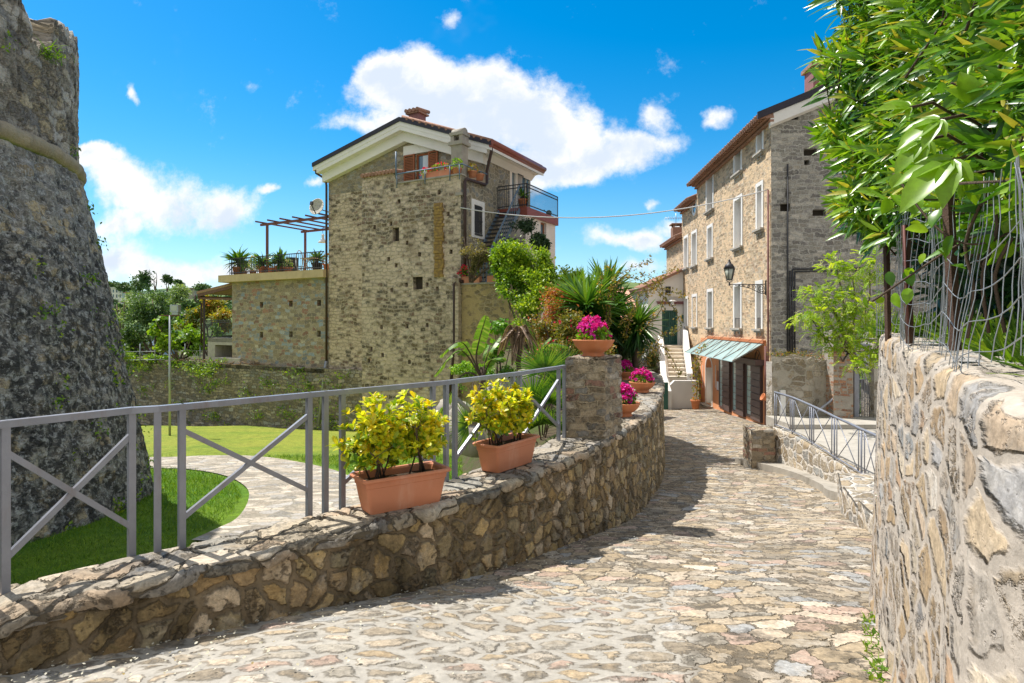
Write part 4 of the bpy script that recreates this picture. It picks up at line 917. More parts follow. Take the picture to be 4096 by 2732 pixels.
# lean-to canopy and little balcony at the far left of the annex
cn = thing('lean_to_canopy', 'cane lined lean-to roof with a brown post over a railed landing, left of the annex', 'canopy', tuple(H.w(sA+1.2, TG+1, -2.3)))
sc0, zc0 = H.T(*z7(1645, 432), TG+.1); sc1, zc1_ = H.T(*z7(1210, 545), TG+.1)
for (name, a0, a1, mat) in (('canopy_roof', .04, .12, 'roof_tile'), ('canopy_lining', -.03, .035, 'cane')):
    mb = MB(); mb.hexa([H.w(sA+.001, TG+.1, zc0+a0), H.w(sc1, TG+.1, zc1_+a0), H.w(sc1, TG+4.5, zc1_+a0), H.w(sA+.001, TG+4.5, zc0+a0), H.w(sA+.001, TG+.1, zc0+a1), H.w(sc1, TG+.1, zc1_+a1), H.w(sc1, TG+4.5, zc1_+a1), H.w(sA+.001, TG+4.5, zc0+a1)]); mb.build(name, mat, cn)
mb = MB(); mb.bar(H.w(sA+.02, TG+.15, zc0-.12), H.w(sc1-.1, TG+.15, zc1_-.12), .1, .18); mb.bar(H.w(sc1-.15, TG+.1, zc1_-.22), H.w(sc1-.15, TG+4.4, zc1_-.22), .1, .14); mb.bar(H.w(sA+.02, TG+.2, zc1_-.42), H.w(sc1-.1, TG+.2, zc1_-.3), .1, .12)
sp_ = H.T(*z7(1305, 800), TG+.3)[0]; mb.build('beam', 'wood', cn)
mb = MB(); mb.bar(H.w(sp_, TG+.3, -2.4), H.w(sp_, TG+.3, zc1_-.15), .1); mb.tube([H.w(sc1-.02, TG, zc1_-.1), H.w(sc1-.02, TG, zc1_-.5), H.w(sp_+.12, TG+.2, zc1_-.6), H.w(sp_+.12, TG+.2, -1.2)], .05, 8); mb.build('post', 'brown_pipe', cn)
s0, zr1 = H.T(*z7(1645, 880), TG+.3); s1, zr0 = H.T(*z7(1320, 1100), TG+.3)
mb = MB(); n = 26
for k in range(n+1): s_ = s0+(s1-s0)*k/n; mb.bar(H.w(s_, TG+.3, zr0), H.w(s_, TG+.3, zr1), .022)
for z in (zr1, zr1-.12, zr0+.05): mb.bar(H.w(s0, TG+.3, z), H.w(s1, TG+.3, z), .04)
mb.build('railing', 'dark_iron', cn)
cs0 = H.T(*z7(1360, 1200), TG+.2)[0]; zc_0 = H.T(*z7(1500, 1430), TG+.2)[1]; zcb = H.T(*z7(1500, 1190), TG+.2)[1]; si = H.T(*z7(1450, 1200), TG+.2)[0]; zlo = H.T(*z7(1500, 1345), TG+.2)[1]
mb = MB(); wall(mb, HT(TG+.15), sA, cs0, -2.7, zr0, [(sA+.05, si, zlo, zcb, 1.2)]); mb.box(sA, cs0, TG+.15, TG+4.4, zr0-.25, zr0-.01, lambda a, b, c: H.w(a, b, c)); mb.face([H.w(cs0, TG+.15, -2.7), H.w(cs0, TG+4, -2.7), H.w(cs0, TG+4, zr0), H.w(cs0, TG+.15, zr0)])
mb.face([H.w(sA, TG+1.35, -2.7), H.w(cs0, TG+1.35, -2.7), H.w(cs0, TG+1.35, zcb+.1), H.w(sA, TG+1.35, zcb+.1)])
mb.build('landing', 'concrete', cn)
mb = MB(); pbox(mb, HT(TG+.02), sA-.9, sA+.9, zlo-.7, zlo, -.15, .12); mb.build('trough', 'concrete', cn)

# ------------------------------------------------------------------ retaining wall at the back of the lawn
rt = thing('retaining_wall', 'mossy dark rubble retaining wall with ivy along the far edge of the lawn', 'wall', tuple(H.w(14, 1.7, -5)))
def jz(s): return -2.33+.06*math.sin(s*2.1)+.05*math.sin(s*5.3)
mb = MB(); wall(mb, HT(1.72), sBs+.02, 40, -6.6, lambda s: (-2.33-.04*math.sin(s*3)), [], list(np.arange(0, 40, .5))); mb.box(sL, 40, 1.72, 2.2, -2.6, -2.38, lambda a, b, c: H.w(a, b, c)); mb.build('wall_body', 'retaining', rt)
mb = MB(); A_ = [H.w(sBs-6, 2.2, -2.42), H.w(60, 2.2, -2.42), H.w(80, 30, -3.0), H.w(-5, 30, -3.0), H.w(-5, 9, -2.42), H.w(sBs-6, 9, -2.42)]
mb.face(A_); tag(mb.build('garden_terrace', 'earth'), kind='structure')
mb = MB(); n = 40
for k in range(n):  # dry branches and rubble on the wall crest
    s_ = 14+random.random()*9; a = H.w(s_, 1.75+random.random()*.3, -2.35); mb.tube([a, a+V(random.uniform(-.6, .6), 0, random.uniform(.02, .25)), a+V(random.uniform(-.9, .9), -.05, random.uniform(-.1, .2))], .018, 4)
tag(mb.build('brushwood', 'dry_leaf', loc=tuple(H.w(18, 1.9, -2.3))), 'tangle of cut dry branches lying along the crest of the mossy wall', 'brushwood', kind='stuff')
# ================================================================== right hand building
Wf = Fr((9.98, 23), (.0557, 1), (1, -.0557))
def WP(s, z, o=0.): return Wf.w(s, o, z)
sT = Wf.T(*z3(300, 600))[0]; sZ = Wf.T(*z3(238, 900))[0]; sX = Wf.T(2666, 1100)[0]
rb = thing('townhouse', 'long four storey rubble stone townhouse with white framed windows on the right of the lane', 'house', tuple(Wf.w(5, 3, -4)))
wins = {'A': (550, 582, 208, 335), 'B': (456, 491, 290, 420), 'C': (340, 372, 402, 575), 'D': (549, 580, 447, 655), 'E': (455, 493, 505, 730), 'F': (344, 369, 625, 775), 'G': (279, 302, 650, 805), 'Hh': (247, 266, 670, 815),
        'I': (547, 578, 858, 1072), 'J': (455, 490, 868, 1068), 'K': (344, 370, 893, 1064), 'L': (281, 303, 915, 1061), 'M': (247, 265, 925, 1058)}
WO = {}
for k, (x0, x1, y0, y1) in wins.items():
    sa = Wf.T(*z3(x0, y0))[0]; sb = Wf.T(*z3(x1, y0))[0]; s0, s1 = min(sa, sb), max(sa, sb); xc = (x0+x1)/2
    zt = Wf.T(*z3(xc, y0))[1]; zb = Wf.T(*z3(xc, y1))[1]; WO[k] = (s0, s1, zb, zt)
ops = [(s0+.16, s1-.16, zb+.12, zt-.17, .30) for s0, s1, zb, zt in WO.values()]
# ground floor openings
zAw = Wf.T(*z5(870, 428), 0)[1]; sO0 = Wf.T(*z5(885, 600))[0]; sO1 = Wf.T(*z5(483, 700))[0]
def bay(x0, x1): a, b = Wf.T(*z5(x0, 800))[0], Wf.T(*z5(x1, 800))[0]; return min(a, b), max(a, b)
ar0, ar1 = bay(516, 556); zArT = Wf.T(*z5(536, 520))[1]; zArS = zArT-.55
gbays = [bay(604, 678), bay(688, 768), bay(776, 876)]; zH = Wf.T(*z5(840, 560))[1]-.02
gz = lambda s: float(rz(Wf.w(s, 0, 0).y))
gops = [(ar0, ar1, gz(ar0)+.12, zArT, .35)]+[(a+.03, b-.03, gz(a)+.14, zH, .25) for a, b in gbays]
mb = MB()
alls = ops+gops
wall(mb, WP, 0, sT, -5.2, 7.95, [o for o in alls if o[1] <= sT]+[]); wall(mb, WP, sT, sZ, -5.2, 7.2, [o for o in alls if o[0] >= sT])
mb.build('facade_wall', 'facade', rb)
mb = MB(); wall(mb, WP, sZ, sX, -5.4, 5.6); mb.face([Wf.w(sX, 0, -5.4), Wf.w(sX, 5, -5.4), Wf.w(sX, 5, 5.6), Wf.w(sX, 0, 5.6)]); mb.build('rear_wall', 'facade', rb)
# end wall with gable
def gab(t): return 7.95+t*.40 if t < 6.2 else 7.95+6.2*.40-(t-6.2)*.4
def WE(t, z, o=0.): return Wf.w(o, t, z)
eo = []
for x, y, w_, h_ in [(775, 322, .5, .28), (760, 365, .2, .2), (670, 553, .38, .3), (700, 160, .45, .5), (812, 575, .5, .25)]:
    t_, z_ = Wf.S(*z3(x, y), 0); eo.append((t_-w_/2, t_+w_/2, z_-h_/2, z_+h_/2, .25))
mb = MB(); dk = MB(); wall(mb, WE, 0, 12.4, -4.2, gab, eo, [6.2], back=dk); mb.build('end_wall', 'end_wall', rb); split_build(dk, 'putlog_hole', rb)
mb = MB(); mb.face([Wf.w(sT, 0, 7.2), Wf.w(sT, 8, 7.2), Wf.w(sT, 8, 8.6), Wf.w(sT, 0, 7.95)]); mb.face([Wf.w(sZ, 0, 5.6), Wf.w(sZ, 8, 5.6), Wf.w(sZ, 8, 8.6), Wf.w(sZ, 0, 7.2)]); mb.build('party_wall', 'facade', rb)
# roofs
def roofpart(s0, s1, ze, over=.55, wid=6.2, sl=.4, s0b=None):
    mb = MB(); P = lambda a, b, c: Wf.w(a, b, c+sl*b)
    mb.box(s0, s1, -over, wid, ze+.12, ze+.2, P); r = mb.build('roof', 'roof_tile', rb)
    mb = MB(); n = int((s1-s0)/.21)
    for k in range(n): s_ = s0+(k+.5)*(s1-s0)/n; mb.tube([Wf.w(s_, -over-.04-.02*(k % 2), ze+.2-over*sl), Wf.w(s_, wid, ze+.2+wid*sl)], .078, 6)
    mb.build('roof_tile', 'roof_tile', r)
    mb = MB(); n = int((s1-s0)/.3)   # corbelled brick cornice
    for j, (o_, zz) in enumerate([(.14, -.24), (.28, -.10)]):
        mb.box(s0+.02, s1, -o_, .02, ze+zz, ze+zz+.09-.003, lambda a, b, c: Wf.w(a, b, c))
    for k in range(n): s_ = s0+k*(s1-s0)/n; mb.box(s_+.03, s_+.17, -.46, .01, ze-.01, ze+.1-.15*.0, lambda a, b, c: Wf.w(a, b, c+.2*min(b, 0)))
    mb.build('cornice', 'roof_tile', rb)
roofpart(-.25, sT, 7.95); roofpart(sT+.01, sZ, 7.2, over=.5); roofpart(sZ, sX+.2, 5.55, over=.4)
mb = MB()
for a, b, dz in ((-.6, 6.2, 0),):
    mb.hexa([Wf.w(-.28, a, 8.05+a*.4), Wf.w(-.2, a, 8.05+a*.4), Wf.w(-.2, b, 8.05+b*.4), Wf.w(-.28, b, 8.05+b*.4), Wf.w(-.28, a, 8.32+a*.4), Wf.w(-.2, a, 8.32+a*.4), Wf.w(-.2, b, 8.32+b*.4), Wf.w(-.28, b, 8.32+b*.4)])
mb.build('verge', 'ridge_dark', rb)
mb = MB(); a, b = -.1, 6.2
mb.hexa([Wf.w(-.22, a, 7.62+a*.4), Wf.w(-.02, a, 7.55+a*.4), Wf.w(-.02, b, 7.55+b*.4), Wf.w(-.22, b, 7.62+b*.4), Wf.w(-.22, a, 8.04+a*.4), Wf.w(-.02, a, 8.04+a*.4), Wf.w(-.02, b, 8.04+b*.4), Wf.w(-.22, b, 8.04+b*.4)])
mb.build('verge_soffit', 'white_stucco', rb)
tch, zch = Wf.S(*z3(790, 60), 1.)
mb = MB(); mb.box(.6, 1.4, tch-.2, tch+.7, zch-.7, zch+.75, lambda a, b, c: Wf.w(a, b, c)); ch = mb.build('chimney', 'brick_red', rb)
mb = MB(); mb.box(.5, 1.5, tch-.3, tch+.8, zch+.75, zch+.9, lambda a, b, c: Wf.w(a, b, c)); mb.build('chimney_cap', 'roof_tile', ch)
s_, z_ = Wf.T(*z3(207, 650), 1.0); mb = MB(); mb.box(s_-.4, s_+.4, .8, 1.6, z_-1.2, z_+.2, lambda a, b, c: Wf.w(a, b, c)); mb.box(s_-.5, s_+.5, .7, 1.7, z_+.4, z_+.48, lambda a, b, c: Wf.w(a, b, c))
for a_ in (-.35, .25):
    for b_ in (.85, 1.45): mb.box(s_+a_, s_+a_+.1, b_, b_+.1, z_+.2, z_+.4, lambda a, b, c: Wf.w(a, b, c))
mb.build('chimney', 'roof_tile', rb)
# windows
for k, (s0, s1, zb, zt) in WO.items():
    fr = MB(); ringframe(fr, WP, s0, s1, zb, zt, .16, -.035, -.002, False); ringframe(fr, WP, s0+.155, s1-.155, zb+.115, zt-.165, .03, .2, .3)
    pbox(fr, WP, s0+.155, s0+.172, zb+.12, zt-.17, -.001, .26); pbox(fr, WP, s1-.172, s1-.155, zb+.12, zt-.17, -.001, .26); pbox(fr, WP, s0+.17, s1-.17, zt-.185, zt-.168, -.001, .26)
    wn = fr.build('window', 'window_white', rb)
    mb = MB(); pbox(mb, WP, s0+.16, s1-.16, zb+.12, zt-.17, .26, .29)
    mb.build('pane', 'glass' if k in 'BC' else 'recess_grey', wn)
    if k in 'IJK':
        mb = MB(); m_s = (s0+s1)/2; pbox(mb, WP, s0+.17, m_s-.02, zb+.13, zt-.2, .22, .255); mb.build('open_gap', 'interior', wn)
        mb = MB(); 
        for j in range(5): a = s0+.18+j*(s1-s0-.36)/4; mb.bar(WP(a, zb+.12, .02), WP(a, zb+.55, .02), .015)
        mb.bar(WP(s0+.16, zb+.55, .02), WP(s1-.16, zb+.55, .02), .02); mb.build('window_rail', 'dark_iron', wn)
    elif k in 'BC':
        mb = MB(); pbox(mb, WP, (s0+s1)/2-.025, (s0+s1)/2+.025, zb+.12, zt-.17, .22, .26); mb.build('mullion', 'interior', wn)
    mb = MB(); pbox(mb, WP, s0-.06, s1+.06, zb+.03, zb+.11, -.16, .30); pbox(mb, WP, s0+.02, s1-.02, zb-.04, zb+.028, -.10, -.001)
    pbox(mb, WP, s0+.2, s0+.3, zb-.16, zb-.042, -.05, -.001); pbox(mb, WP, s1-.3, s1-.2, zb-.16, zb-.042, -.05, -.001)
    mb.build('sill', 'concrete', wn)
so_, zo_ = Wf.T(*z3(292, 551)); mb = MB(); mbp = MB(); n = 28
for k in range(n):
    a0, a1 = 2*math.pi*k/n, 2*math.pi*(k+1)/n
    f = lambda r, a, o: WP(so_+r*math.cos(a), zo_+r*math.sin(a), o)
    mb.hexa([f(.36, a0, -.05), f(.52, a0, -.05), f(.52, a1, -.05), f(.36, a1, -.05), f(.36, a0, -.002), f(.52, a0, -.002), f(.52, a1, -.002), f(.36, a1, -.002)])
wn = mb.build('window', 'window_white', rb); mbp.face([WP(so_+.36*math.cos(2*math.pi*k/n), zo_+.36*math.sin(2*math.pi*k/n), -.012) for k in range(n)]); mbp.build('pane', 'glass', wn)
# orange shop front
def OP(s, z, o=0.): return Wf.w(s, o-.07, z)
sf = MB(); wall(sf, OP, sO0, sO1, -5.0, zAw, [(a, b, c, d, .07) for a, b, c, d, _ in gops]); sf.face([Wf.w(sO0, -.07, -5), Wf.w(sO0, 0, -5), Wf.w(sO0, 0, zAw), Wf.w(sO0, -.07, zAw)]); sf.face([Wf.w(sO0, -.07, zAw), Wf.w(sO0, 0, zAw), Wf.w(sO1, 0, zAw), Wf.w(sO1, -.07, zAw)])
shp = sf.build('shopfront', 'orange_stucco', rb)
mb = MB(); n = 10; cx_ = (ar0+ar1)/2; rw_ = (ar1-ar0)/2
for sgn in (-1, 1):
    for k in range(n):
        a0, a1 = math.pi/2*k/n, math.pi/2*(k+1)/n
        x0_, z0_ = cx_+sgn*rw_*math.cos(a0), zArS+.55*math.sin(a0); x1_, z1_ = cx_+sgn*rw_*math.cos(a1), zArS+.55*math.sin(a1)
        mb.prism([OP(x0_, z0_, .002), OP(x1_, z1_, .002), OP(x1_, zArT+.001, .002), OP(x0_, zArT+.001, .002)], Wf.w(0, .33, 0)-Wf.w(0, 0, 0))
mb.build('arch_head', 'orange_stucco', shp)
mb = MB(); pbox(mb, WP, ar0-.02, ar1+.02, gz(ar0)+.1, zArT, .32, .36); pbox(mb, WP, ar0+.001, ar0+.03, gz(ar0)+.12, zArS, -.06, .32); pbox(mb, WP, ar1-.03, ar1-.001, gz(ar0)+.12, zArS, -.06, .32)
for k in range(n*2):
    a0, a1 = math.pi*k/n/2, math.pi*(k+1)/n/2; g = lambda r, a, o: OP(cx_+(rw_+r)*math.cos(a), zArS+(.55+r)*math.sin(a), o)
    mb.hexa([g(0, a0, -.03), g(.1, a0, -.03), g(.1, a1, -.03), g(0, a1, -.03), g(0, a0, -.001), g(.1, a0, -.001), g(.1, a1, -.001), g(0, a1, -.001)])
pbox(mb, OP, ar0-.1, ar0, gz(ar0)+.1, zArS, -.03, -.001); pbox(mb, OP, ar1, ar1+.1, gz(ar0)+.1, zArS, -.03, -.001)
mb.build('arched_niche', 'white_stucco', shp)
mb = MB(); pbox(mb, WP, ar0-.2, ar1+.3, gz(cx_)-.1, gz(cx_)+.13, -.4, -.07); mb.build('doorstep', 'concrete', shp)
for x in (577, 496):
    a = bay(x-1, x+3); mb = MB(); z_ = Wf.T(*z5(x, 705))[1]; zt_ = Wf.T(*z5(x, 565))[1]; pbox(mb, OP, a[0], a[0]+.05, z_, zt_, -.03, -.001); mb.build('wall_light', 'white_stucco', shp)
a = bay(588, 600); mb = MB(); zt_ = Wf.T(*z5(594, 600))[1]; pbox(mb, OP, a[0], a[1], zt_-1.0, zt_, -.025, -.001); mb.build('brass_plate', 'shutter_wood', shp)
mb = MB(); zt_ = Wf.T(*z5(594, 668))[1]; pbox(mb, OP, a[0], a[1], zt_-.42, zt_, -.04, -.027); mb.build('notice', 'white_plastic', shp)
mb = MB(); h0, h1 = bay(600, 882); pbox(mb, WP, h0-.05, h1+.35, zH+.02, zH+.24, -.42, -.071); mb.build('header_beam', 'bronze_shutter', shp)
for (a, b) in gbays:
    z0_ = gz(a)+.10; gl = MB(); pbox(gl, WP, a+.04, b-.04, z0_, zH, -.085, -.072); dr = gl.build('glazed_door', 'door_glass', shp)
    mb = MB(); ringframe(mb, WP, a-.05, b+.05, z0_, zH+.01, .10, -.11, -.0725)
    for j in range(1, 8): z = z0_+j*(zH-z0_)/8; pbox(mb, WP, a+.1, b-.1, z-.012, z+.012, -.095, -.086)
    mb.build('door_frame', 'bronze_shutter', dr)
    w_ = (b-a)*.60; sh = MB(); pbox(sh, WP, a+.0, a+w_, z0_-.02, zH-.02, -.15, -.12); s_o = sh.build('folding_shutter', 'bronze_shutter', shp)
    mb = MB(); n = 8
    for j in range(n): z = z0_+j*(zH-z0_-.04)/n; pbox(mb, WP, a+.02, a+w_-.02, z+.015, z+(zH-z0_-.04)/n-.015, -.185, -.151)
    mb.build('slat', 'bronze_shutter', s_o)
    mb = MB(); mb.bar(WP(a+w_+.0, z0_+.9, -.1), WP(a+w_+.25, z0_+.25, .06), .02); mb.build('stay', 'dark_iron', s_o)
# glass canopy
sF, zF = Wf.T(*z3(438, 1198), -1.3); sF0 = sO0+.05; sF1 = Wf.T(*z3(322, 1100))[0]; sg1 = Wf.T(*z3(250, 1150), -1.3)[0]
mb = MB(); P = lambda s, f, dz=0: Wf.w(s, -.08-1.22*f, zAw-.04+(zF-zAw+.04)*f+dz)
mb.hexa([P(sF0, 0), P(sg1, 0), P(sg1, 1), P(sF0, 1), P(sF0, 0, .02), P(sg1, 0, .02), P(sg1, 1, .02), P(sF0, 1, .02)])
cg = mb.build('glass_canopy', 'frosted', rb)
n = 6; mb = MB()
for k in range(n+1):
    s_ = sF0+(sg1-sF0)*k/n; mb.bar(P(s_, -.02, .035), P(s_, 1., .035), .025, .02)
    if k < n: mb.bar(P(s_+(sg1-sF0)/n, 0, .04), P(s_, 1, .04), .012)
    mb.bar(Wf.w(s_, -.02, zAw+.22), P(s_, .55, .03), .014)
mb.build('canopy_rod', 'wood', cg)
mb = MB(); mb.box(sF0-.05, sg1+.05, -.12, -.001, zAw, zAw+.12, lambda a, b, c: Wf.w(a, b, c)); mb.build('canopy_flashing', 'terracotta', cg)
for x, y, r in ((833, 520, .30), (728, 512, .2)):
    s_, z_ = Wf.T(*z5(x, y), -.1); mb = MB(); pts = [OP(s_+r*math.cos(a), z_+r*math.sin(a), -.04) for a in np.linspace(0, 2*math.pi, 25)]; mb.tube(pts, .012, 5); mb.bar(OP(s_-r*.7, z_+r*.7, -.04), OP(s_+r*.7, z_-r*.7, -.04), .015); mb.build('iron_ring', 'dark_iron', shp)
# pipes and cables
mb = MB(); s_ = Wf.T(*z3(597, 900), -.08)[0]; zt_ = Wf.T(*z3(597, 480), -.08)[1]
mb.tube([Wf.w(s_, -.07, zt_), Wf.w(s_, -.07, zAw), Wf.w(s_, -.07, -4.0)], .035, 6); mb.tube([Wf.w(s_+.2, -.09, zAw-.1), Wf.w(s_+.2, -.09, -4.0)], .05, 8); mb.build('downpipe', 'red_iron', rb)
for pts, r in (([(680, 372), (680, 1165)], .03), ([(700, 1165), (700, 812), (985, 806)], .028), ([(710, 1165), (710, 822), (985, 816)], .028), ([(690, 1165), (690, 818)], .03)):
    mb = MB(); q = []
    for x, y in pts: t_, z_ = Wf.S(*z3(x, y), -.05); q.append(Wf.w(-.05, t_, z_))
    for a, b in zip(q[:-1], q[1:]): mb.tube([a, b], r, 6)
    mb.build('conduit', 'dark_iron', rb)
# lantern on scroll bracket
sl_, zl_ = Wf.T(*z3(588, 875), -.02)
ln_ = thing('street_lantern', 'black hexagonal street lantern on a scrolled iron bracket at the townhouse corner', 'street lamp', tuple(Wf.w(sl_, 0, zl_)))
L = lambda o, z, ds=0: Wf.w(sl_+ds, -o, zl_+z)
mb = MB(); mb.bar(L(0, 0), L(1.42, 0), .035, .03); mb.bar(L(.02, .15), L(.02, -.42), .04)
def spiral(cx, cz, r, a0, turns, sgn=1): return [L(cx+r*(1-.75*k/22)*math.cos(a0+sgn*turns*2*math.pi*k/22), cz+r*(1-.75*k/22)*math.sin(a0+sgn*turns*2*math.pi*k/22)) for k in range(23)]
mb.tube([L(.03, -.38), L(.15, -.37), L(.32, -.30), L(.55, -.18), L(.85, -.09), L(1.2, -.04)], .014, 5)
for (cx, cz, r, a, tn, sg) in ((.2, -.17, .15, 1.57, 1.6, 1), (.46, -.1, .09, 1.57, 1.5, -1), (.68, -.07, .065, 1.57, 1.5, 1), (.88, -.055, .05, 1.57, 1.4, -1), (.1, -.33, .06, 0, 1.4, 1), (1.05, -.045, .04, 1.57, 1.4, 1)): mb.tube(spiral(cx, cz, r, a, tn, sg), .012, 5)
mb.build('bracket', 'dark_iron', ln_)
c = L(1.42, 0); mb = MB(); mb.tube([c+V(0, 0, -.05), c+V(0, 0, .08)], .03, 8); mb.tube([c+V(-.12, 0, .16), c+V(0, 0, .07), c+V(.12, 0, .16)], .014, 5)
for k in range(6):
    a = math.pi/3*k; mb.bar(c+V(.11*math.cos(a), .11*math.sin(a), .18), c+V(.21*math.cos(a), .21*math.sin(a), .62), .02)
    b = a+math.pi/3; mb.bar(c+V(.21*math.cos(a), .21*math.sin(a), .62), c+V(.21*math.cos(b), .21*math.sin(b), .62), .025); mb.bar(c+V(.11*math.cos(a), .11*math.sin(a), .18), c+V(.11*math.cos(b), .11*math.sin(b), .18), .02)
mb.lathe(c, [(.24, .63), (.14, .80), (.07, .84), (.07, .88), (.03, .92), (.045, .95), (.01, 1.0)], 6); mb.build('lantern_frame', 'dark_iron', ln_)
mb = MB(); mb.lathe(c, [(.10, .185), (.20, .615)], 6); mb.build('lantern_glass', 'lantern_glass', ln_)
# overhead cable
A_ = H.w(0, -.05, H.T(*z2(968, 628), -.05)[1]); B_ = Wf.w(.25, -.08, Wf.T(*z3(590, 482), -.08)[1])
mb = MB(); mb.tube([A_+(B_-A_)*k/30-V(0, 0, 1.15*4*(k/30)*(1-k/30)*.62) for k in range(31)], .022, 5)
o = mb.build('overhead_cable', 'cable_white', loc=tuple(A_)); tag(o, 'thin pale cable sagging across the sky between the two stone houses', 'cable')
# TV aerial
s_, z_ = Wf.T(*z3(213, 598), .5); b = Wf.w(s_, .5, z_); ae = MB(); ae.tube([b+V(0, 0, -.7), b+V(0, 0, .35)], .02, 5); ae.tube([b+V(-.8, 0, 0), b+V(.6, 0, 0)], .015, 5)
for k in range(7): ae.tube([b+V(-.7+k*.18, -.2, 0), b+V(-.7+k*.18, .2, 0)], .01, 4); ae.tube([b+V(-.7+k*.18, 0, -.12), b+V(-.7+k*.18, 0, .12)], .01, 4)
ae.build('aerial', 'galvanised', rb)

# ------------------------------------------------------------------ white house with the stair
YW = 37.6
def XZ(u, v, y): return (u-CU)/F*y, -(v-CV)/F*y
wh = thing('white_house', 'small white rendered house with a red tiled gable and green door above the stone steps', 'house', (9.5, YW, -2))
x0, _ = XZ(2592, 1300, YW); x1 = Wf.w(YW-23, 0, 0).x-.01; zr_ = XZ(2728, 1083, YW)[1]; zl2 = XZ(2592, 1150, YW)[1]
gd0, gdt = XZ(*z4(1003, 540), YW); gd1, gdb = XZ(*z4(1143, 850), YW)
FP = lambda s, z, o=0.: V(s, YW+o, z)
nx, nzt = XZ(*z4(1060, 365), YW)
mb = MB(); wall(mb, FP, x0, x1, -5.3, lambda s: zl2+(zr_-zl2)*(s-x0)/(x1-x0), [(gd0, gd1, gdb, gdt, .18)]); mb.face([V(x0, YW, -5.3), V(x0, YW+6, -5.3), V(x0, YW+6, zl2), V(x0, YW, zl2)]); mb.build('wall', 'white_stucco', wh)
mb = MB(); a, b = x0-.4, x1; f = lambda s: zl2+(zr_-zl2)*(s-x0)/(x1-x0)
mb.hexa([V(a, YW-.25, f(a)), V(b, YW-.25, f(b)), V(b, YW+6.3, f(b)), V(a, YW+6.3, f(a)), V(a, YW-.25, f(a)+.12), V(b, YW-.25, f(b)+.12), V(b, YW+6.3, f(b)+.12), V(a, YW+6.3, f(a)+.12)])
for k in range(30): y = YW-.2+k*.215; mb.tube([V(a-.05, y, f(a)+.13), V(b, y, f(b)+.13)], .07, 6)
mb.build('roof', 'roof_tile', wh)
mb = MB(); ringframe(mb, FP, gd0, gd1, gdb, gdt, .07, .06, .14); cxd = (gd0+gd1)/2
pbox(mb, FP, cxd-.04, cxd+.04, gdb, gdt-.07, .06, .14)
for j in range(1, 9): z = gdb+j*(gdt-gdb)/9; pbox(mb, FP, gd0+.07, gd1-.07, z-.018, z+.018, .05, .1)
for j in range(1, 8): x = gd0+j*(gd1-gd0)/8; pbox(mb, FP, x-.012, x+.012, gdb, gdt, .055, .09)
pbox(mb, FP, cxd-.2, cxd+.2, gdb+1.0, gdb+1.12, .04, .06)
dr = mb.build('door', 'green_paint', wh); mb = MB(); pbox(mb, FP, gd0+.07, gd1-.07, gdb, gdt-.07, .142, .16); mb.build('door_panel', 'green_paint', dr)
mb = MB(); 
for k in range(14): x = gd0-.3+k*(x1-gd0+.3)/14; pbox(mb, FP, x+.01, x+(x1-gd0+.3)/14-.01, gdt+.38, gdt+.5, -.14, -.001)
pbox(mb, FP, gd0-.34, x1, gdt+.50, gdt+.56, -.2, -.001); mb.build('brick_hood', 'brick_red', wh)
mb = MB(); ringframe(mb, FP, gd0-.22, gd1+.2, gdb, gdt+.28, .2, -.03, -.001, False); mb.build('door_surround', 'white_stucco', wh)
mb = MB(); x, z = XZ(*z4(1095, 462), YW-.5); mb.tube([V(x-.3, YW, z+.45), V(x-.3, YW-.1, z+.5), V(x, YW-.45, z+.5), V(x, YW-.5, z+.15)], .02, 6); mb.lathe(V(x, YW-.5, z), [(.28, 0), (.26, .04), (.1, .12), (.04, .16)], 16); mb.lathe(V(x, YW-.5, z-.15), [(.02, -.1), (.12, -.02), (.12, .08), (.05, .15)], 12); mb.build('wall_lamp', 'white_plastic', wh)
mb = MB(); x, z = XZ(*z4(1123, 390), YW); pbox(mb, FP, x-.32, x+.32, z-.2, z+.2, -.16, -.001); mb.build('alarm_box', 'cream_stucco', wh)
mb = MB(); x, z = XZ(*z4(1057, 365), YW); pbox(mb, FP, x-.16, x+.16, z-.26, z+.26, -.08, -.001); mb.build('vent', 'interior', wh)
# green shutter on the townhouse beside the stair
s_, z_ = Wf.T(*z4(1184, 632), -.05); mb = MB(); zt_ = Wf.T(*z4(1184, 583), -.05)[1]; zb_ = Wf.T(*z4(1184, 685), -.05)[1]; pbox(mb, WP, s_-.35, s_+.35, zb_, zt_, -.12, -.04); mb.build('green_shutter', 'green_paint', rb)
# stair
ss = thing('entrance_stair', 'pale stone steps between white walls climbing to the green door', 'stairs', (9.4, 34, -4.3))
ztop = gdb; ytop = YW-.6; zbot = -2.95; ybot = 31.3; n = 9; mb = MB(); XL, XR = 8.62, 10.35
xl0, xr0 = gd0-.1, gd1+.15; xl1 = XZ(*z4(1035, 1165), ybot)[0]; xr1 = XZ(*z4(1225, 1165), ybot)[0]
for k in range(n):
    ya = ybot+(ytop-ybot)*k/n; z = zbot+(ztop-zbot)*(k+1)/n; fl = xl1+(xl0-xl1)*k/n; fr_ = xr1+(xr0-xr1)*k/n
    mb.box(fl, fr_, ya, ya+.05 if 0 else YW-.01, z-(ztop-zbot)/n-(1.2 if k == 0 else 0), z-.045); mb.box(fl-.01, fr_+.01, ya-.04, YW-.012, z-.042, z)
mb.build('step', 'stair_stone', ss)
mb = MB(); mb.prism([V(xr1, ybot-.1, -5), V(xr1, ybot-.1, zbot+.35), V(xr0+.0, ytop, ztop+1.2), V(xr0, YW, ztop+1.5), V(xr0, YW, -5)], V(.28, 0, 0)); mb.build('stair_wall', 'white_stucco', ss)
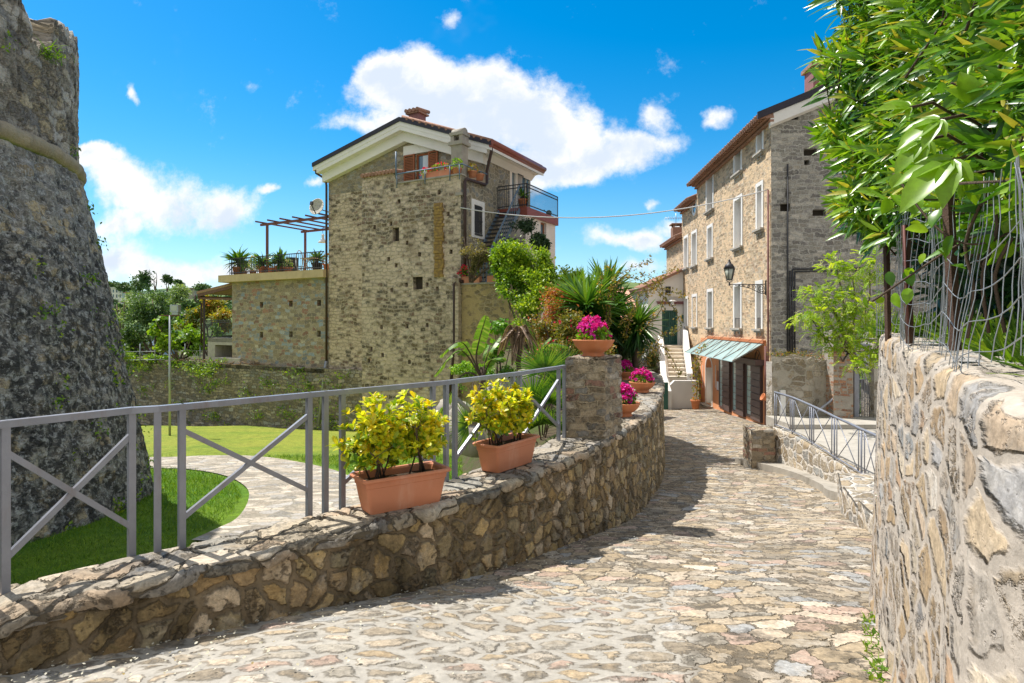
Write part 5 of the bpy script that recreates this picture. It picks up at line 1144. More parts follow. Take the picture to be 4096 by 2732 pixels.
mb = MB(); mb.prism([V(xl1, ybot-1.2, -5), V(xl1, ybot-1.2, -3.4), V(xl1, ybot-.2, zbot+.25), V(xl0, ytop, ztop+.6), V(xl0, YW, -5)], V(-.3, 0, 0)); mb.build('stair_wall', 'white_stucco', ss)
# white landing block in front
y_ = 30.6; x0b, zb1 = XZ(2663, 1523, y_); x1b, _ = XZ(2780, 1523, y_)
mb = MB(); g_ = -4.6
mb.prism([V(x0b, y_, g_), V(x1b, y_, g_), V(x1b, y_, zb1), V(x0b+.45, y_, zb1), V(x0b, y_, zb1-.45)], V(0, .25, 0)); mb.box(x1b-.002, x1b+.2, y_, y_+2.5, g_, zb1-.01)
mb.build('landing_parapet', 'white_stucco', ss, bevel=.02)
x_, zt_ = XZ(*z4(1028, 1185), 30.2); mb = MB(); mb.box(x_-.12, x_+.12, 30.0, 30.15, -4.55, zt_); mb.build('green_grille_door', 'green_paint', ss)
mb = MB(); x_, zt_ = XZ(*z4(1010, 1140), 30.6); mb.box(x_-.55, x_-.22, 30.5, 33, -4.6, zt_); mb.build('stair_wall', 'white_stucco', ss)
# doorway niche in white wall beside the stairs
s0, s1 = sorted([Wf.T(*z4(1210, 1000), -.2)[0], Wf.T(*z4(1268, 1000), -.2)[0]]); zt_ = Wf.T(*z4(1250, 940), -.2)[1]
mb = MB(); wall(mb, lambda s, z, o=0: Wf.w(s, -.2+o, z), s0-.6, s1+1.2, -5, lambda s: zt_-.05+(s-s0)*.32, [(s0+.35, s1-.35, -3.9, zt_-.55, .17)]); mb.face([Wf.w(s0-.6, -.2, -5), Wf.w(s0-.6, 0, -5), Wf.w(s0-.6, 0, zt_-.3), Wf.w(s0-.6, -.2, zt_-.25)]); mb.build('side_render', 'white_stucco', ss)
# tiled roof of a lower house behind the yuccas
tr = thing('low_tiled_house', 'low house with a sunlit red tile roof behind the yucca plants', 'house', (6.5, 36, -4))
mb = MB(); A1, B1 = XZ(2440, 1290, 34.), XZ(2572, 1290, 34.); mb.box(A1[0], B1[0], 34.2, 40, -5, A1[1]); mb.build('wall', 'end_wall', tr)
mb = MB(); zt_ = XZ(2500, 1158, 39.)[1]; z0_ = A1[1]; P = lambda x, f, dz: V(x, 33.7+5.5*f, z0_+(zt_-z0_)*f+dz)
mb.hexa([P(A1[0]-.2, 0, 0), P(B1[0]+.1, 0, 0), P(B1[0]+.1, 1, 0), P(A1[0]-.2, 1, 0), P(A1[0]-.2, 0, .1), P(B1[0]+.1, 0, .1), P(B1[0]+.1, 1, .1), P(A1[0]-.2, 1, .1)])
x = A1[0]-.1
while x < B1[0]: mb.tube([P(x, f, .11+.03*(i % 2)) for i, f in enumerate(np.linspace(0, 1, 20))], .085, 6); x += .22
m_, t = newmat('pale_tile'); finish(m_, t, t.mix(t.noise(t.nd('TexCoord').outputs['Object'], 5., 4), (.60, .30, .2), (.72, .44, .33)), .85); mb.build('roof', 'pale_tile', tr)

# ------------------------------------------------------------------ gate wall, gate, pillars
YG = 17.3; GP = lambda s, z, o=0.: V(s, YG+o, z)
gx = lambda u, y=YG: (u-CU)/F*y
gw = thing('rendered_garden_wall', 'patchy rendered rubble wall with an intercom, between the townhouse and the brick gate pillar', 'wall', (8.5, YG, -3))
mb = MB(); wall(mb, GP, gx(3088), gx(3336), -3.3, lambda s: -.93-.035*(s-gx(3088))+.05*math.sin(s*4)+.03*math.sin(s*11), [], list(np.linspace(7.6, 9.3, 18)))
mb.box(gx(3088), gx(3336), YG+.001, YG+.4, -3.3, -1.12); mb.face([V(gx(3088), YG, -3.8), V(10.0, 22.98, -4.2), V(10.0, 22.98, -.95), V(gx(3088), YG, -.95)]); mb.build('wall_body', 'garden_wall', gw)
mb = MB(); x, z = gx(3124), -(z6(505, 580)[1]-CV)/F*YG; mb.box(x-.06, x+.09, YG-.1, YG-.001, z-.78, z); mb.build('intercom', 'white_plastic', gw)
mb = MB()
a = V(gx(3350), 16.95, -(1560-CV)/F*16.95); b = V(gx(3212, 17), 17.0, -(1690-CV)/F*17); mb.tube([a, b], .035, 8); mb.tube([a, a+V(.12, .1, 0), a+V(.12, .3, -.2)], .03, 6); mb.tube([a+(b-a)*.5, a+(b-a)*.5+V(0, .32, -.15)], .02, 6); mb.build('wall_handrail', 'steel_grey', gw)
def pil(name, label, u0, u1, v1, y, mat, cap):
    r = thing(name, label, 'pillar', (gx((u0+u1)/2, y), y, -2.8)); x0, x1 = gx(u0, y), gx(u1, y); z1 = -(v1-CV)/F*y
    mb = MB(); mb.box(x0, x1, y, y+.6, -3.4, z1-.18); mb.build('shaft', mat, r); mb = MB(); mb.box(x0-.03, x1+.03, y-.03, y+.63, z1-.18, z1); mb.build('cap', cap, r, bevel=.02)
pil('gate_pillar', 'brick and render gate pillar on the left of the iron gate', 3334, 3413, 1322, 16.9, 'brick_pillar', 'old_concrete')
pil('gate_pillar', 'pale rubble gate pillar on the right of the iron gate, next to the foreground wall', 3497, 3560, 1330, 16.9, 'garden_wall', 'concrete')
gt = thing('iron_gate', 'tall grey iron bar gate with spear tips between the two gate pillars', 'gate', (gx(3455), 17.1, -2.8))
x0, x1 = gx(3414, 17.1), gx(3496, 17.1); zt = -(1372-CV)/F*17.1; zb = -2.78; mb = MB(); mb.box(x0, x0+.13, 17.05, 17.18, zb-.2, zt-.1); mb.box(x1-.07, x1, 17.05, 17.15, zb, zt-.2)
for z in (zb+.05, zb+1.2, zb+1.55, zt-.28): mb.bar(V(x0, 17.1, z), V(x1, 17.1, z), .045)
mb.build('gate_frame', 'steel_grey', gt)
for k in range(8):
    x = x0+.18+k*(x1-x0-.28)/7; mb = MB(); mb.tube([V(x, 17.1, zb), V(x, 17.1, zt-.12)], .014, 6); mb.lathe(V(x, 17.1, zt-.12), [(.012, 0), (.035, .04), (.004, .14)], 6); mb.build('gate_bar', 'steel_grey', gt)
# ------------------------------------------------------------------ platform, small railing, low wall
RPz = [(3099, 14.5, -1.66), (3170, 13.7, -1.69), (3250, 12.7, -1.75), (3340, 11.6, -1.81), (3440, 10.6, -1.86), (3530, 9.9, -1.90), (3640, 9.3, -1.93)]
def rp(u): return V((u-CU)/F*np.interp(u, [a[0] for a in RPz], [a[1] for a in RPz]), np.interp(u, [a[0] for a in RPz], [a[1] for a in RPz]), np.interp(u, [a[0] for a in RPz], [a[2] for a in RPz]))
lp_ = [rp(u) for u in np.linspace(3099, 3640, 28)]
mb = MB(); mb.face([V(q.x, q.y, -2.78) for q in lp_]+[V(13, 9.3, -2.78), V(13, 17.35, -2.78), V(7.6, 17.35, -2.78), V(7.0, 15.6, -2.78)]); mb.face([V(7.5, 17.3, -2.9), V(13, 17.3, -2.9), V(22, 30, -2.9), V(11.5, 24, -2.9)])
tag(mb.build('platform', 'concrete'), kind='structure')
mb = MB(); mb.box(7.35, 11, 15.75, 17.29, -2.9, -2.66); o = mb.build('landing_step', 'concrete', bevel=.02, loc=(8.5, 16.5, -2.7)); tag(o, 'shallow concrete step in front of the iron gate', 'step')
lw = thing('low_retaining_wall', 'low pale rubble wall under the thin iron railing beside the pavement', 'wall', tuple(lp_[8]-V(0, 0, 1.3)))
pp = np.array([(q.x, q.y) for q in lp_]); tg = unit(np.gradient(pp, axis=0)); nr_ = np.stack([tg[:, 1], -tg[:, 0]], 1); ar_ = np.concatenate([[0], np.cumsum(np.linalg.norm(np.diff(pp, axis=0), axis=1))])
loft('wall_body', pp, nr_, ar_, lambda i: polysec([(.1, -3.6), (.05, lp_[i].z-.84), (-.22, lp_[i].z-.84), (-.24, -3.0)], [14, 3, 2]), 'low_wall', lw)
ir = thing('ramp_railing', 'thin dark grey iron railing with crossed bars on the low wall right of the lane', 'railing', tuple(lp_[0]-V(0, 0, .8)))
mb = MB(); mb.tube(lp_, .026, 8); mb.build('top_rail', 'steel_grey', ir); mb = MB(); mb.tube([q-V(0, 0, .78) for q in lp_], .016, 6); mb.build('bottom_rail', 'steel_grey', ir)
grp = [[447, 462], [585, 603, 618], [760, 777, 795], [957, 980, 1002], [1197, 1222, 1250], [1365]]
grp = [[2900+x/2.24 for x in g] for g in grp]
for gi, g in enumerate(grp):
    for j, u in enumerate(g):
        q = rp(u); main = (j == 1 and gi > 0) or (gi == 0 and j == 0); mb = MB(); mb.tube([q-V(0, 0, 1.25 if main and gi > 1 else (.95 if main else .78)), q], .016 if main else .011, 6); mb.build('post', 'steel_grey', ir)
for g, h in zip(grp[:-1], grp[1:]):
    a, b = rp(g[-1]), rp(h[0])
    for z0_, z1_ in ((0, -.78), (-.78, 0)): mb = MB(); mb.tube([a+V(0, 0, z0_), b+V(0, 0, z1_)], .009, 5); mb.build('brace', 'steel_grey', ir)
o = blockloft('rubble_pier', [(5.72, 14.25), (6.26, 14.2), (6.34, 14.85), (5.78, 14.95)], -3.7, -2.53, 'pier_stone', step=.06, jit=.008, capz=.02); tag(o, 'squat square rubble pier where the thin iron railing starts', 'pier')
MT['pier_stone'].displacement_method = 'BOTH'
# pavement and kerb
kin = [(5.75, 15.0), (6.15, 14.3), (6.35, 12.7), (6.25, 11.6), (5.95, 10.9), (5.8, 10.4)]; kout = [(5.94, 15.05), (6.0, 13.5), (6.13, 12.3), (5.9, 11.3), (5.68, 10.6), (5.5, 10.2)]
kin = [(6.0, 15.0), (6.5, 14.2), (6.45, 12.8), (6.35, 11.7), (6.3, 10.9), (6.6, 9.6)]; kout = [(5.6, 15.0), (5.98, 13.6), (6.05, 12.4), (5.85, 11.3), (5.62, 10.6), (5.75, 9.7)]
A = resamp(catmull(kin, .1), 60); B = resamp(catmull(kout, .1), 60)
mb = MB()
for i in range(59):
    za, zb_ = float(rz(A[i][1]))+.14, float(rz(A[i+1][1]))+.14
    mb.face([V(*B[i], za), V(*A[i], za), V(*A[i+1], zb_), V(*B[i+1], zb_)]); mb.face([V(*B[i], za-.4), V(*B[i], za), V(*B[i+1], zb_), V(*B[i+1], zb_-.4)])
tag(mb.build('pavement', 'old_concrete'), kind='structure')
for i, (ft, z1) in enumerate([([(5.75, 10.55), (4.98, 9.0), (6.6, 8.9), (7.2, 10.4)], -2.62), ([(4.98, 9.0), (4.6, 7.95), (6.2, 7.9), (6.6, 8.9)], -2.44), ([(4.6, 7.95), (4.34, 7.0), (6, 7.0), (6.2, 7.9)], -2.34), ([(4.34, 7.0), (3.9, 5.6), (5.8, 5.6), (6, 7.0)], -2.2)]):
    o = blockloft('stone_step', ft, -3.5, z1, 'low_wall', step=.08, jit=.01, capz=.02)
    tag(o, ['lowest rough stone block where the kerb ends', 'second rough stone block up from the kerb end', 'third rough stone block, close to the tall foreground wall', 'nearest stone block, mostly hidden by the foreground wall'][i], 'stone step', 'rough stone steps beside the lane')
# small wall-mounted clay pot at the corner
c = Wf.w(-.1, -.25, -(z6(395, 665)[1]-CV)/F*22.6)
po = thing('wall_pot', 'small empty terracotta pot tilted on the townhouse corner', 'pot', tuple(c)); mb = MB(); R_ = Matrix.Rotation(-1.1, 4, 'Y')
mb.lathe(V(0, 0, 0), [(.07, -.12), (.13, .10), (.15, .10), (.15, .14), (.13, .14), (.05, -.1)], 18); mb.v = [c+R_@v for v in mb.v]; mb.build('pot_body', 'terracotta', po)
# ================================================================== planting bed between wall and house
by = np.linspace(7.6, 25.5, 60); bt = np.linspace(0, 1, 30)
wpx = np.interp(by, [q[1] for q in OUT[8:18]]+[30], [q[0] for q in OUT[8:18]]+[4.4]); ths = np.array([TH(y) for y in by])
xin = wpx-ths*.93; xl = np.minimum(-.093*by, xin-.5); Xb = xl[:, None]+(xin-xl)[:, None]*bt[None]; Yb = np.repeat(by[:, None], 30, 1)
topz = np.interp(by, [7, 10, 14, 20, 26], [-1.75, -1.65, -1.5, -1.1, -.9]); sm_ = np.clip((Xb-xl[:, None])/1.8, 0, 1); sm_ = sm_*sm_*(3-2*sm_)
Zb = lz(Yb)*(1-sm_)+topz[:, None]*sm_+.05*np.sin(Xb*5)+.05*np.sin(Yb*4.3)
o = gridmesh('planting_bed', np.stack([Xb, Yb, Zb], -1).transpose(1, 0, 2), np.stack([Xb, Yb], -1).transpose(1, 0, 2), 'earth'); tag(o, kind='structure')
def bedz(x, y): i = int(np.clip((y-7.6)/17.9*59, 0, 59)); j = int(np.argmin(abs(Xb[i]-x))); return float(Zb[i, j])
# ------------------------------------------------------------------ long planters with variegated shrubs
def planter(name, label, c, ang, seed, grp):
    global rng
    rng = np.random.default_rng(seed); random.seed(seed)
    r = thing(name, label, 'planter', (c[0], c[1], WT+.004), grp)
    M = Matrix.Rotation(ang, 3, 'Z'); C0 = V(c[0], c[1], WT+.004); P = lambda x, y, z: C0+M@V(x, y, z)
    mb = MB()
    def ring(hl, hw, z, rr=.03):
        pts = []
        for (cx, cy, a0) in ((hl-rr, hw-rr, 0), (-hl+rr, hw-rr, 90), (-hl+rr, -hw+rr, 180), (hl-rr, -hw+rr, 270)):
            for k in range(4): a = math.radians(a0+k*30); pts.append(P(cx+rr*math.cos(a), cy+rr*math.sin(a), z))
        return pts
    prof = [(.30, .10, 0, .03), (.315, .115, .004, .03), (.335, .128, .10, .03), (.355, .14, .215, .03), (.362, .147, .222, .03), (.366, .15, .262, .03), (.385, .168, .266, .035), (.396, .18, .275, .04), (.398, .181, .288, .04), (.388, .172, .298, .04), (.366, .150, .296, .03), (.355, .14, .28, .03), (.345, .13, .235, .03)]
    rings = [ring(*q) for q in prof]
    for A, B in zip(rings[:-1], rings[1:]):
        for k in range(16): mb.face([A[k], A[(k+1) % 16], B[(k+1) % 16], B[k]], sm=False)
    mb.face(rings[0][::-1]); mb.build('planter_box', 'planter_plastic', r)
    mb = MB(); mb.face(ring(.346, .131, .238)); mb.build('soil', 'soil', r)
    st = MB(); lm = LM(); fl = LM()
    for b in range(11):
        bx = (-.17 if b < 6 else .14)+random.uniform(-.09, .09); base = V(bx, random.uniform(-.05, .05), .23)
        side = -1 if b < 6 else 1
        tip = V(bx*1.15+random.uniform(-.26, .22), random.uniform(-.2, .2), random.uniform(.52, .76)); mid = (base+tip)/2+V(random.uniform(-.03, .03), 0, .02)
        st.tube([P(*base), P(*mid), P(*tip)], .009, 5, r1=.004)
        for k in range(6):
            f = random.uniform(.3, 1); o_ = base.lerp(tip, f); e = o_+V(random.uniform(-.13, .13), random.uniform(-.13, .13), random.uniform(.03, .16)); st.tube([P(*o_), P(*e)], .004, 4, r1=.002)
    nW = 330; cx = np.where(rng.uniform(size=nW) < .52, -.20, .17)
    d = unit(rng.normal(size=(nW, 3))); rr = rng.uniform(0, 1, nW)**.42; e = np.stack([np.full(nW, .30), np.full(nW, .25), np.full(nW, .30)], 1)
    W_ = np.stack([cx, 0*cx, 0*cx+.60], 1)+d*e*rr[:, None]*(1+.25*clump(d, 2.5))[:, None]; W_[:, 2] = np.maximum(W_[:, 2], .40+rng.uniform(-.08, .14, nW)); W_[:, :2] += rng.normal(size=(nW, 2))*.03
    D = unit(d*.8+np.array([0, 0, .9])+rng.normal(size=(nW, 3))*.25)
    Rm = np.array(M)
    for k in range(nW):
        n = rng.integers(8, 13); a = rng.uniform(0, 6.28, n); up = D[k]; t1 = unit(np.cross(up, [.3, .9, .1])); t2 = np.cross(up, t1)
        el = rng.uniform(.15, 1.25, n)[:, None]; dr = unit(up*np.sin(el)+(np.cos(a)[:, None]*t1+np.sin(a)[:, None]*t2)*np.cos(el))
        Pw = (W_[k]-up*rng.uniform(0, .03, n)[:, None])@Rm.T+np.array(C0)
        lm.add(OVAL, Pw, dr@Rm.T, (up+rng.normal(size=(n, 3))*.2)@Rm.T, rng.uniform(.045, .088, n), rng.uniform(.05, .85, n)+.12*rng.normal()+(.15 if W_[k, 2] > .5 else 0), 1.2)
        if rng.uniform() < .16: fl.add(PETAL, np.repeat(Pw[:1], 14, 0)+rng.normal(size=(14, 3))*.012+up@Rm.T*.02, rdir(14, .5), rdir(14), .014, rng.uniform(0, 1, 14))
    st.build('stem', 'stem', r); lm.build('foliage', 'pitto', r); fl.build('blossom', 'blossom_cream', r); return r
G = 'long terracotta planters on the curved wall'
planter('potted_shrub', 'nearer long terracotta planter with a yellow green shrub, left one on the curved wall', (-.936, 5.05), .607, 11, G)
planter('potted_shrub', 'farther long terracotta planter with a yellow green shrub, nearer the stone pillar', (-.05, 6.44), .944, 12, G)
# ------------------------------------------------------------------ terracotta bowls with magenta flowers
G = 'terracotta bowls of magenta flowers'
def bowl(label, c, seed, sc=1.):
    global rng
    rng = np.random.default_rng(seed); r = thing('flower_bowl', label, 'flower pot', c, G); C0 = V(*c)
    mb = MB(); mb.lathe(C0, [(a*sc, b*sc) for a, b in [(.165, 0), (.155, .02), (.145, .045), (.15, .062), (.20, .09), (.25, .14), (.28, .20), (.292, .218), (.292, .232), (.272, .234), (.25, .20), (.10, .17)]], 36); mb.build('bowl', 'terracotta', r)
    mb = MB(); mb.lathe(C0, [(.25*sc, .196*sc), (.02, .20*sc)], 24); mb.build('soil', 'soil', r)
    c = np.array(c); n = 420; d = rdir(n, .3); d[:, 2] = abs(d[:, 2])
    P = c+np.array([0, 0, .2*sc])+d*np.array([.235, .235, .26])*sc*(rng.uniform(.35, 1, n)**.5)[:, None]; lm = LM(); lm.add(BROAD, P, unit(d+rng.normal(size=(n, 3))*.6), rdir(n, 1.), rng.uniform(.035, .065, n)*sc, rng.uniform(0, 1, n)); lm.build('foliage', 'bright_leaf', r)
    fl = LM(); k = 62
    for i in range(k):
        dd = rdir(1, 1.0)[0]; dd[2] = abs(dd[2]); pc = c+np.array([0, 0, .22*sc])+dd*np.array([.22, .22, .30])*sc*rng.uniform(.85, 1.08)
        for j in range(5):
            m_ = 5; off = rng.normal(size=3)*.02; a = np.arange(m_)*2*math.pi/m_+rng.uniform(0, 6); nn = unit(dd+rng.normal(size=3)*.4); t1 = unit(np.cross(nn, [.2, .3, .9])); t2 = np.cross(nn, t1)
            dr = np.cos(a)[:, None]*t1+np.sin(a)[:, None]*t2+nn*.25; fl.add(PETAL, np.repeat((pc+off)[None], m_, 0), dr, np.repeat(nn[None], m_, 0), rng.uniform(.022, .036, m_)*sc, rng.uniform(0, 1, m_))
    fl.build('blossom', 'magenta', r)
bowl('terracotta bowl of magenta flowers on top of the stone pillar', (1.13, 8.30, -.452), 21)
bowl('terracotta bowl of magenta flowers lowest on the wall, just right of the pillar', (1.85, 9.95, WT+.005), 22, .97)
bowl('terracotta bowl of magenta flowers on the wall, nearest its lane edge', (2.92, 13.4, WT+.005), 23)
bowl('terracotta bowl of magenta flowers farthest back on the wall, beside the bushes', (3.10, 16.4, WT+.005), 24)
rng = np.random.default_rng(99)
# ------------------------------------------------------------------ generic plants
def B(u, v, d, ru, rv, rd=None):
    p = R(u, v, d); return (p.x, p.y, p.z, ru*d/F, (rd or ru*d/F), rv*d/F)
def plant(name, label, cat, bl, n, T, size, mat, base=None, stems=6, gap=-.2, fr=4., stemr=.04, stemmat='bark', group=None, wid=1., trunk_name='trunk', crown='crown', extra=None, up=.4, rb=0., shell=.5):
    c = np.mean([b[:3] for b in bl], axis=0); base = V(*(base if base is not None else (c[0], c[1], min(b[2]-b[5] for b in bl)-.3)))
    r = thing(name, label, cat, tuple(base), group); foliage(crown, bl, n, T, size, mat, r, gap, fr, wid=wid, up=up, rb=rb, shell=shell)
    mb = MB()
    for k in range(stems):
        b = bl[k % len(bl)]; e = V(b[0]+random.uniform(-.5, .5)*b[3], b[1]+random.uniform(-.5, .5)*b[4], b[2]+random.uniform(-.2, .6)*b[5])
        s_ = base+V(random.uniform(-.1, .1), random.uniform(-.1, .1), -.1); m_ = s_.lerp(e, .5)+V(random.uniform(-.2, .2), 0, random.uniform(0, .2))*(e-s_).length*.3
        mb.tube([s_, s_.lerp(m_, .5), m_, m_.lerp(e, .6), e], stemr, 6, r1=stemr*.25)
        for j in range(3):
            q = m_.lerp(e, random.random()); mb.tube([q, q+V(random.uniform(-1, 1)*b[3], random.uniform(-1, 1)*b[4], random.uniform(-.3, .8)*b[5])*.7], stemr*.4, 4, r1=stemr*.1)
    mb.build(trunk_name, stemmat, r)
    if extra: extra(r)
    return r
# left garden trees beyond the retaining wall
gz_ = -2.42
G = 'trees in the garden beyond the retaining wall'
plant('olive_tree', 'broad dark olive tree directly left of the floodlight pole', 'tree', [B(610, 1260, 42, 90, 95), B(560, 1330, 41, 70, 80), B(640, 1340, 41, 60, 80), B(680, 1230, 43, 70, 70), B(590, 1200, 43, 50, 45), B(650, 1390, 41, 30, 30), B(540, 1390, 41, 30, 40)], 9000, SMALL, .17, 'olive', R(622, 1440, 41), 9, .0, 1.6, .12, group=G, trunk_name='trunk')
plant('willow_tree', 'pale silvery tree with loose foliage between the tower and the dark olive', 'tree', [B(490, 1300, 44, 60, 70), B(470, 1230, 46, 45, 50), B(520, 1240, 45, 40, 60), B(700, 1190, 50, 60, 40)], 4200, SMALL, .18, 'olive', R(500, 1440, 44), 6, .0, 1.5, .1, group=G, rb=.35)
plant('fig_tree', 'bright green fig tree with large leaves right of the floodlight pole', 'tree', [B(770, 1310, 38, 70, 60), B(700, 1350, 38, 55, 60), B(640, 1300, 38, 40, 50), B(830, 1340, 38, 45, 50), B(750, 1390, 37.5, 50, 30), B(650, 1380, 37.5, 30, 30)], 2600, BROAD, .22, 'fig', R(718, 1443, 37.5), 9, -.1, 1.8, .07, group=G)
plant('orange_leaved_tree', 'tree with orange and yellow young leaves behind the railed landing', 'tree', [B(850, 1230, 47, 60, 40), B(790, 1250, 47, 50, 40), B(890, 1290, 46, 50, 60), B(830, 1300, 46, 60, 40), B(750, 1300, 47, 40, 30)], 4200, SMALL, .24, 'orange_tree', R(840, 1430, 46), 6, -.2, 1.5, .08, group=G)
plant('garden_bush', 'low leafy garden bush beside the tower behind the retaining wall', 'bush', [B(480, 1390, 40, 50, 35), B(530, 1425, 39, 50, 20), B(600, 1430, 38.5, 60, 15)], 1500, SMALL, .2, 'fig', R(500, 1450, 39), 3, -.3, 2., .03)
for i, (u, v, d, ru, rv, lb) in enumerate([(500, 1150, 300, 28, 14, 'dark far tree at the left end of the hilltop'), (560, 1138, 260, 34, 26, 'big dark far tree on the hilltop above the olive crown'), (620, 1122, 230, 30, 34, 'tall ragged far tree on the hilltop, right of the big dark one'), (668, 1140, 240, 14, 22, 'slim far tree on the hilltop, left of the low villa'), (706, 1148, 240, 16, 16, 'small round far tree just left of the low villa'), (806, 1150, 280, 26, 12, 'far tree crown behind the hilltop mast'), (450, 1140, 320, 30, 7, 'flat topped far trees above the white apartment building')]):
    plant('hilltop_tree', lb, 'tree', [B(u, v, d, ru, rv)], 700, SMALL, d*.0045, 'hill_tree', tuple(R(u, v+rv*1.2, d)), 2, .0, .18, .3, group='far trees along the hilltop')
m_ = [B(random.uniform(400, 960), random.uniform(1185, 1270), random.uniform(110, 240), 26, 14) for _ in range(44)]
P, O = blobs(m_, 16000, -.2, .15, .6); lm = LM(); lm.add(SMALL, P, unit(O+rng.normal(size=(16000, 3))*.6), rdir(16000, .6), rng.uniform(.5, 1.2, 16000)*.9, .4+.2*rng.normal(size=16000)); tag(lm.build('hillside_wood', 'hill_tree'), 'mass of far shrubs and trees covering the hillside', 'wood', kind='stuff')
def farhouse(name, label, u0, u1, v0, v1, d, mat, roof, nwin):
    r = thing(name, label, 'building', tuple(R((u0+u1)/2, v1, d))); a = R(u0, v1, d); b = R(u1, v0, d)
    P = lambda s, z, o=0.: V(s, d+o, z)
    w_ = (b.x-a.x)/nwin; ops = []
    for k in range(nwin):
        for (f0, f1) in (((.58, .85), (.1, .4)) if nwin > 3 else ((.35, .7),)): ops.append((a.x+w_*(k+.28), a.x+w_*(k+.72), a.z+(b.z-a.z)*f0, a.z+(b.z-a.z)*f1, .3))
    mb = MB(); wall(mb, P, a.x, b.x, a.z-4, b.z, ops); mb.face([V(b.x, d, a.z-4), V(b.x, d+8, a.z-4), V(b.x, d+8, b.z), V(b.x, d, b.z)]); mb.build('wall', mat, r)
    for o_ in ops: mb = MB(); pbox(mb, P, *o_[:4], .25, .28); mb.build('window', 'glass', r)
    mb = MB(); mb.box(a.x-.6, b.x+.6, d-.6, d+8.5, b.z, b.z+.35); mb.build('roof', roof, r)
farhouse('apartment_building', 'far white flat roofed apartment building on the hill beside the tower', 418, 488, 1152, 1195, 300, 'white_stucco', 'white_stucco', 5)
farhouse('far_house', 'far grey house just right of the white apartment building', 488, 520, 1158, 1178, 310, 'pinkish_stucco', 'old_concrete', 2)
farhouse('far_house', 'far house with an orange tile roof below the grey one on the hill', 500, 526, 1172, 1186, 280, 'cream_stucco', 'roof_tile', 2)
farhouse('far_villa', 'far low villa on the hilltop right of the olive crown', 722, 778, 1155, 1164, 300, 'old_concrete', 'roof_tile', 3)
# thin fence in the left garden
fc = thing('garden_fence', 'thin pale metal fence among the trees behind the retaining wall', 'fence', tuple(R(560, 1440, 37)))
for k in range(8): x = 440+k*60; mb = MB(); mb.tube([R(x, 1445, 37.5), R(x, 1375, 37.5)], .03, 5); mb.build('post', 'galvanised', fc)
for v in (1405, 1438): mb = MB(); mb.tube([R(440, v+3, 37.5), R(870, v-3, 37.5)], .02, 5); mb.build('rail', 'galvanised', fc)
# silver car glimpsed behind the trees
cr = thing('parked_car', 'silver car half hidden behind the garden trees near the tower', 'car', tuple(R(560, 1432, 46)))
c0 = R(575, 1432, 46); pr = [(-2.0, .25), (-2.0, .75), (-1.5, .9), (-1.0, 1.35), (.5, 1.4), (1.2, .95), (2.0, .8), (2.1, .3)]
mb = MB(); mb.prism([c0+V(x, -.8, z) for x, z in pr], V(0, 1.6, 0)); mb.build('body', 'galvanised', cr, bevel=.05)
mb = MB(); mb.prism([c0+V(x, -.83, z) for x, z in [(-1.35, .95), (-.95, 1.28), (.45, 1.32), (.95, .95)]], V(0, 1.66, 0)); mb.build('window', 'glass', cr)
for x in (-1.25, 1.3): mb = MB(); mb.tube([c0+V(x, -.86, .3), c0+V(x, -.6, .3)], .31, 16); mb.build('wheel', 'barrel_dark', cr)
# floodlight pole
b = R(679, 1742, 27.4); tp = R(679, 1262, 27.4)
fl = thing('floodlight_pole', 'thin galvanised pole with one floodlight on its cross arm, standing on the lawn edge', 'floodlight', tuple(b))
mb = MB(); mb.tube([b-V(0, 0, .3), tp], .055, 10, r1=.04); mb.build('pole', 'galvanised', fl)
mb = MB(); mb.bar(tp+V(-.48, 0, 0), tp+V(.45, 0, 0), .05); mb.build('cross_arm', 'red_iron', fl)
h = tp+V(.28, -.05, .32); mb = MB(); mb.box(-.19, .19, -.1, .12, -.16, .17, lambda a, b_, c: h+V(a, b_, c)); mb.box(-.14, .14, -.05, .1, -.28, -.17, lambda a, b_, c: h+V(a, b_, c)); mb.build('lamp_housing', 'galvanised', fl, bevel=.01)
mb = MB(); mb.box(-.14, .14, -.115, -.1, -.10, .12, lambda a, b_, c: h+V(a, b_, c)); mb.build('lamp_glass', 'lantern_glass', fl)
# ivy and weeds on the retaining wall, tower
def patch(name, label, cat, pts, n, T, size, mat, nrm, group=None, kind=None):
    P = []; 
    for (c, r, m) in pts: P.append(np.array(c)+rng.normal(size=(m, 3))*np.array(r)*.5)
    P = np.concatenate(P); k = len(P); lm = LM(); lm.add(T, P, unit(rng.normal(size=(k, 3))+np.array(nrm)*.5+np.array([0, 0, -.3])), unit(np.array(nrm)+rng.normal(size=(k, 3))*.4), rng.uniform(.6, 1.3, k)*size, rng.uniform(0, 1, k))
    c = P.mean(0); o = lm.build(name, mat, None, tuple(c)); return tag(o, label, cat, group, kind)
iv = []
for _ in range(70):
    u = random.uniform(530, 1500); v = random.uniform(1480, 1725); s_, z_ = H.T(u, v, 1.65); p_ = H.w(s_, 1.62, z_); iv.append((p_, (.5, .12, .28), random.randint(12, 60)))
patch('ivy', 'scattered ivy and weeds growing out of the mossy retaining wall', 'ivy', iv, 0, SMALL, .12, 'climber', (-.48, -.87, .2), kind='stuff')
iv = [(H.w(H.T(u, 1455, 1.6)[0], 1.6, H.T(u, v, 1.6)[1]), (1.1, .2, .35), 260) for u, v in [(545, 1455), (590, 1465), (760, 1460), (800, 1480), (840, 1490), (870, 1455), (700, 1455)]]
patch('creeper', 'leafy creeper spilling over the crest of the mossy wall near the pole', 'creeper', iv, 0, SMALL, .13, 'climber', (-.48, -.87, .2), kind='stuff')
tf = []
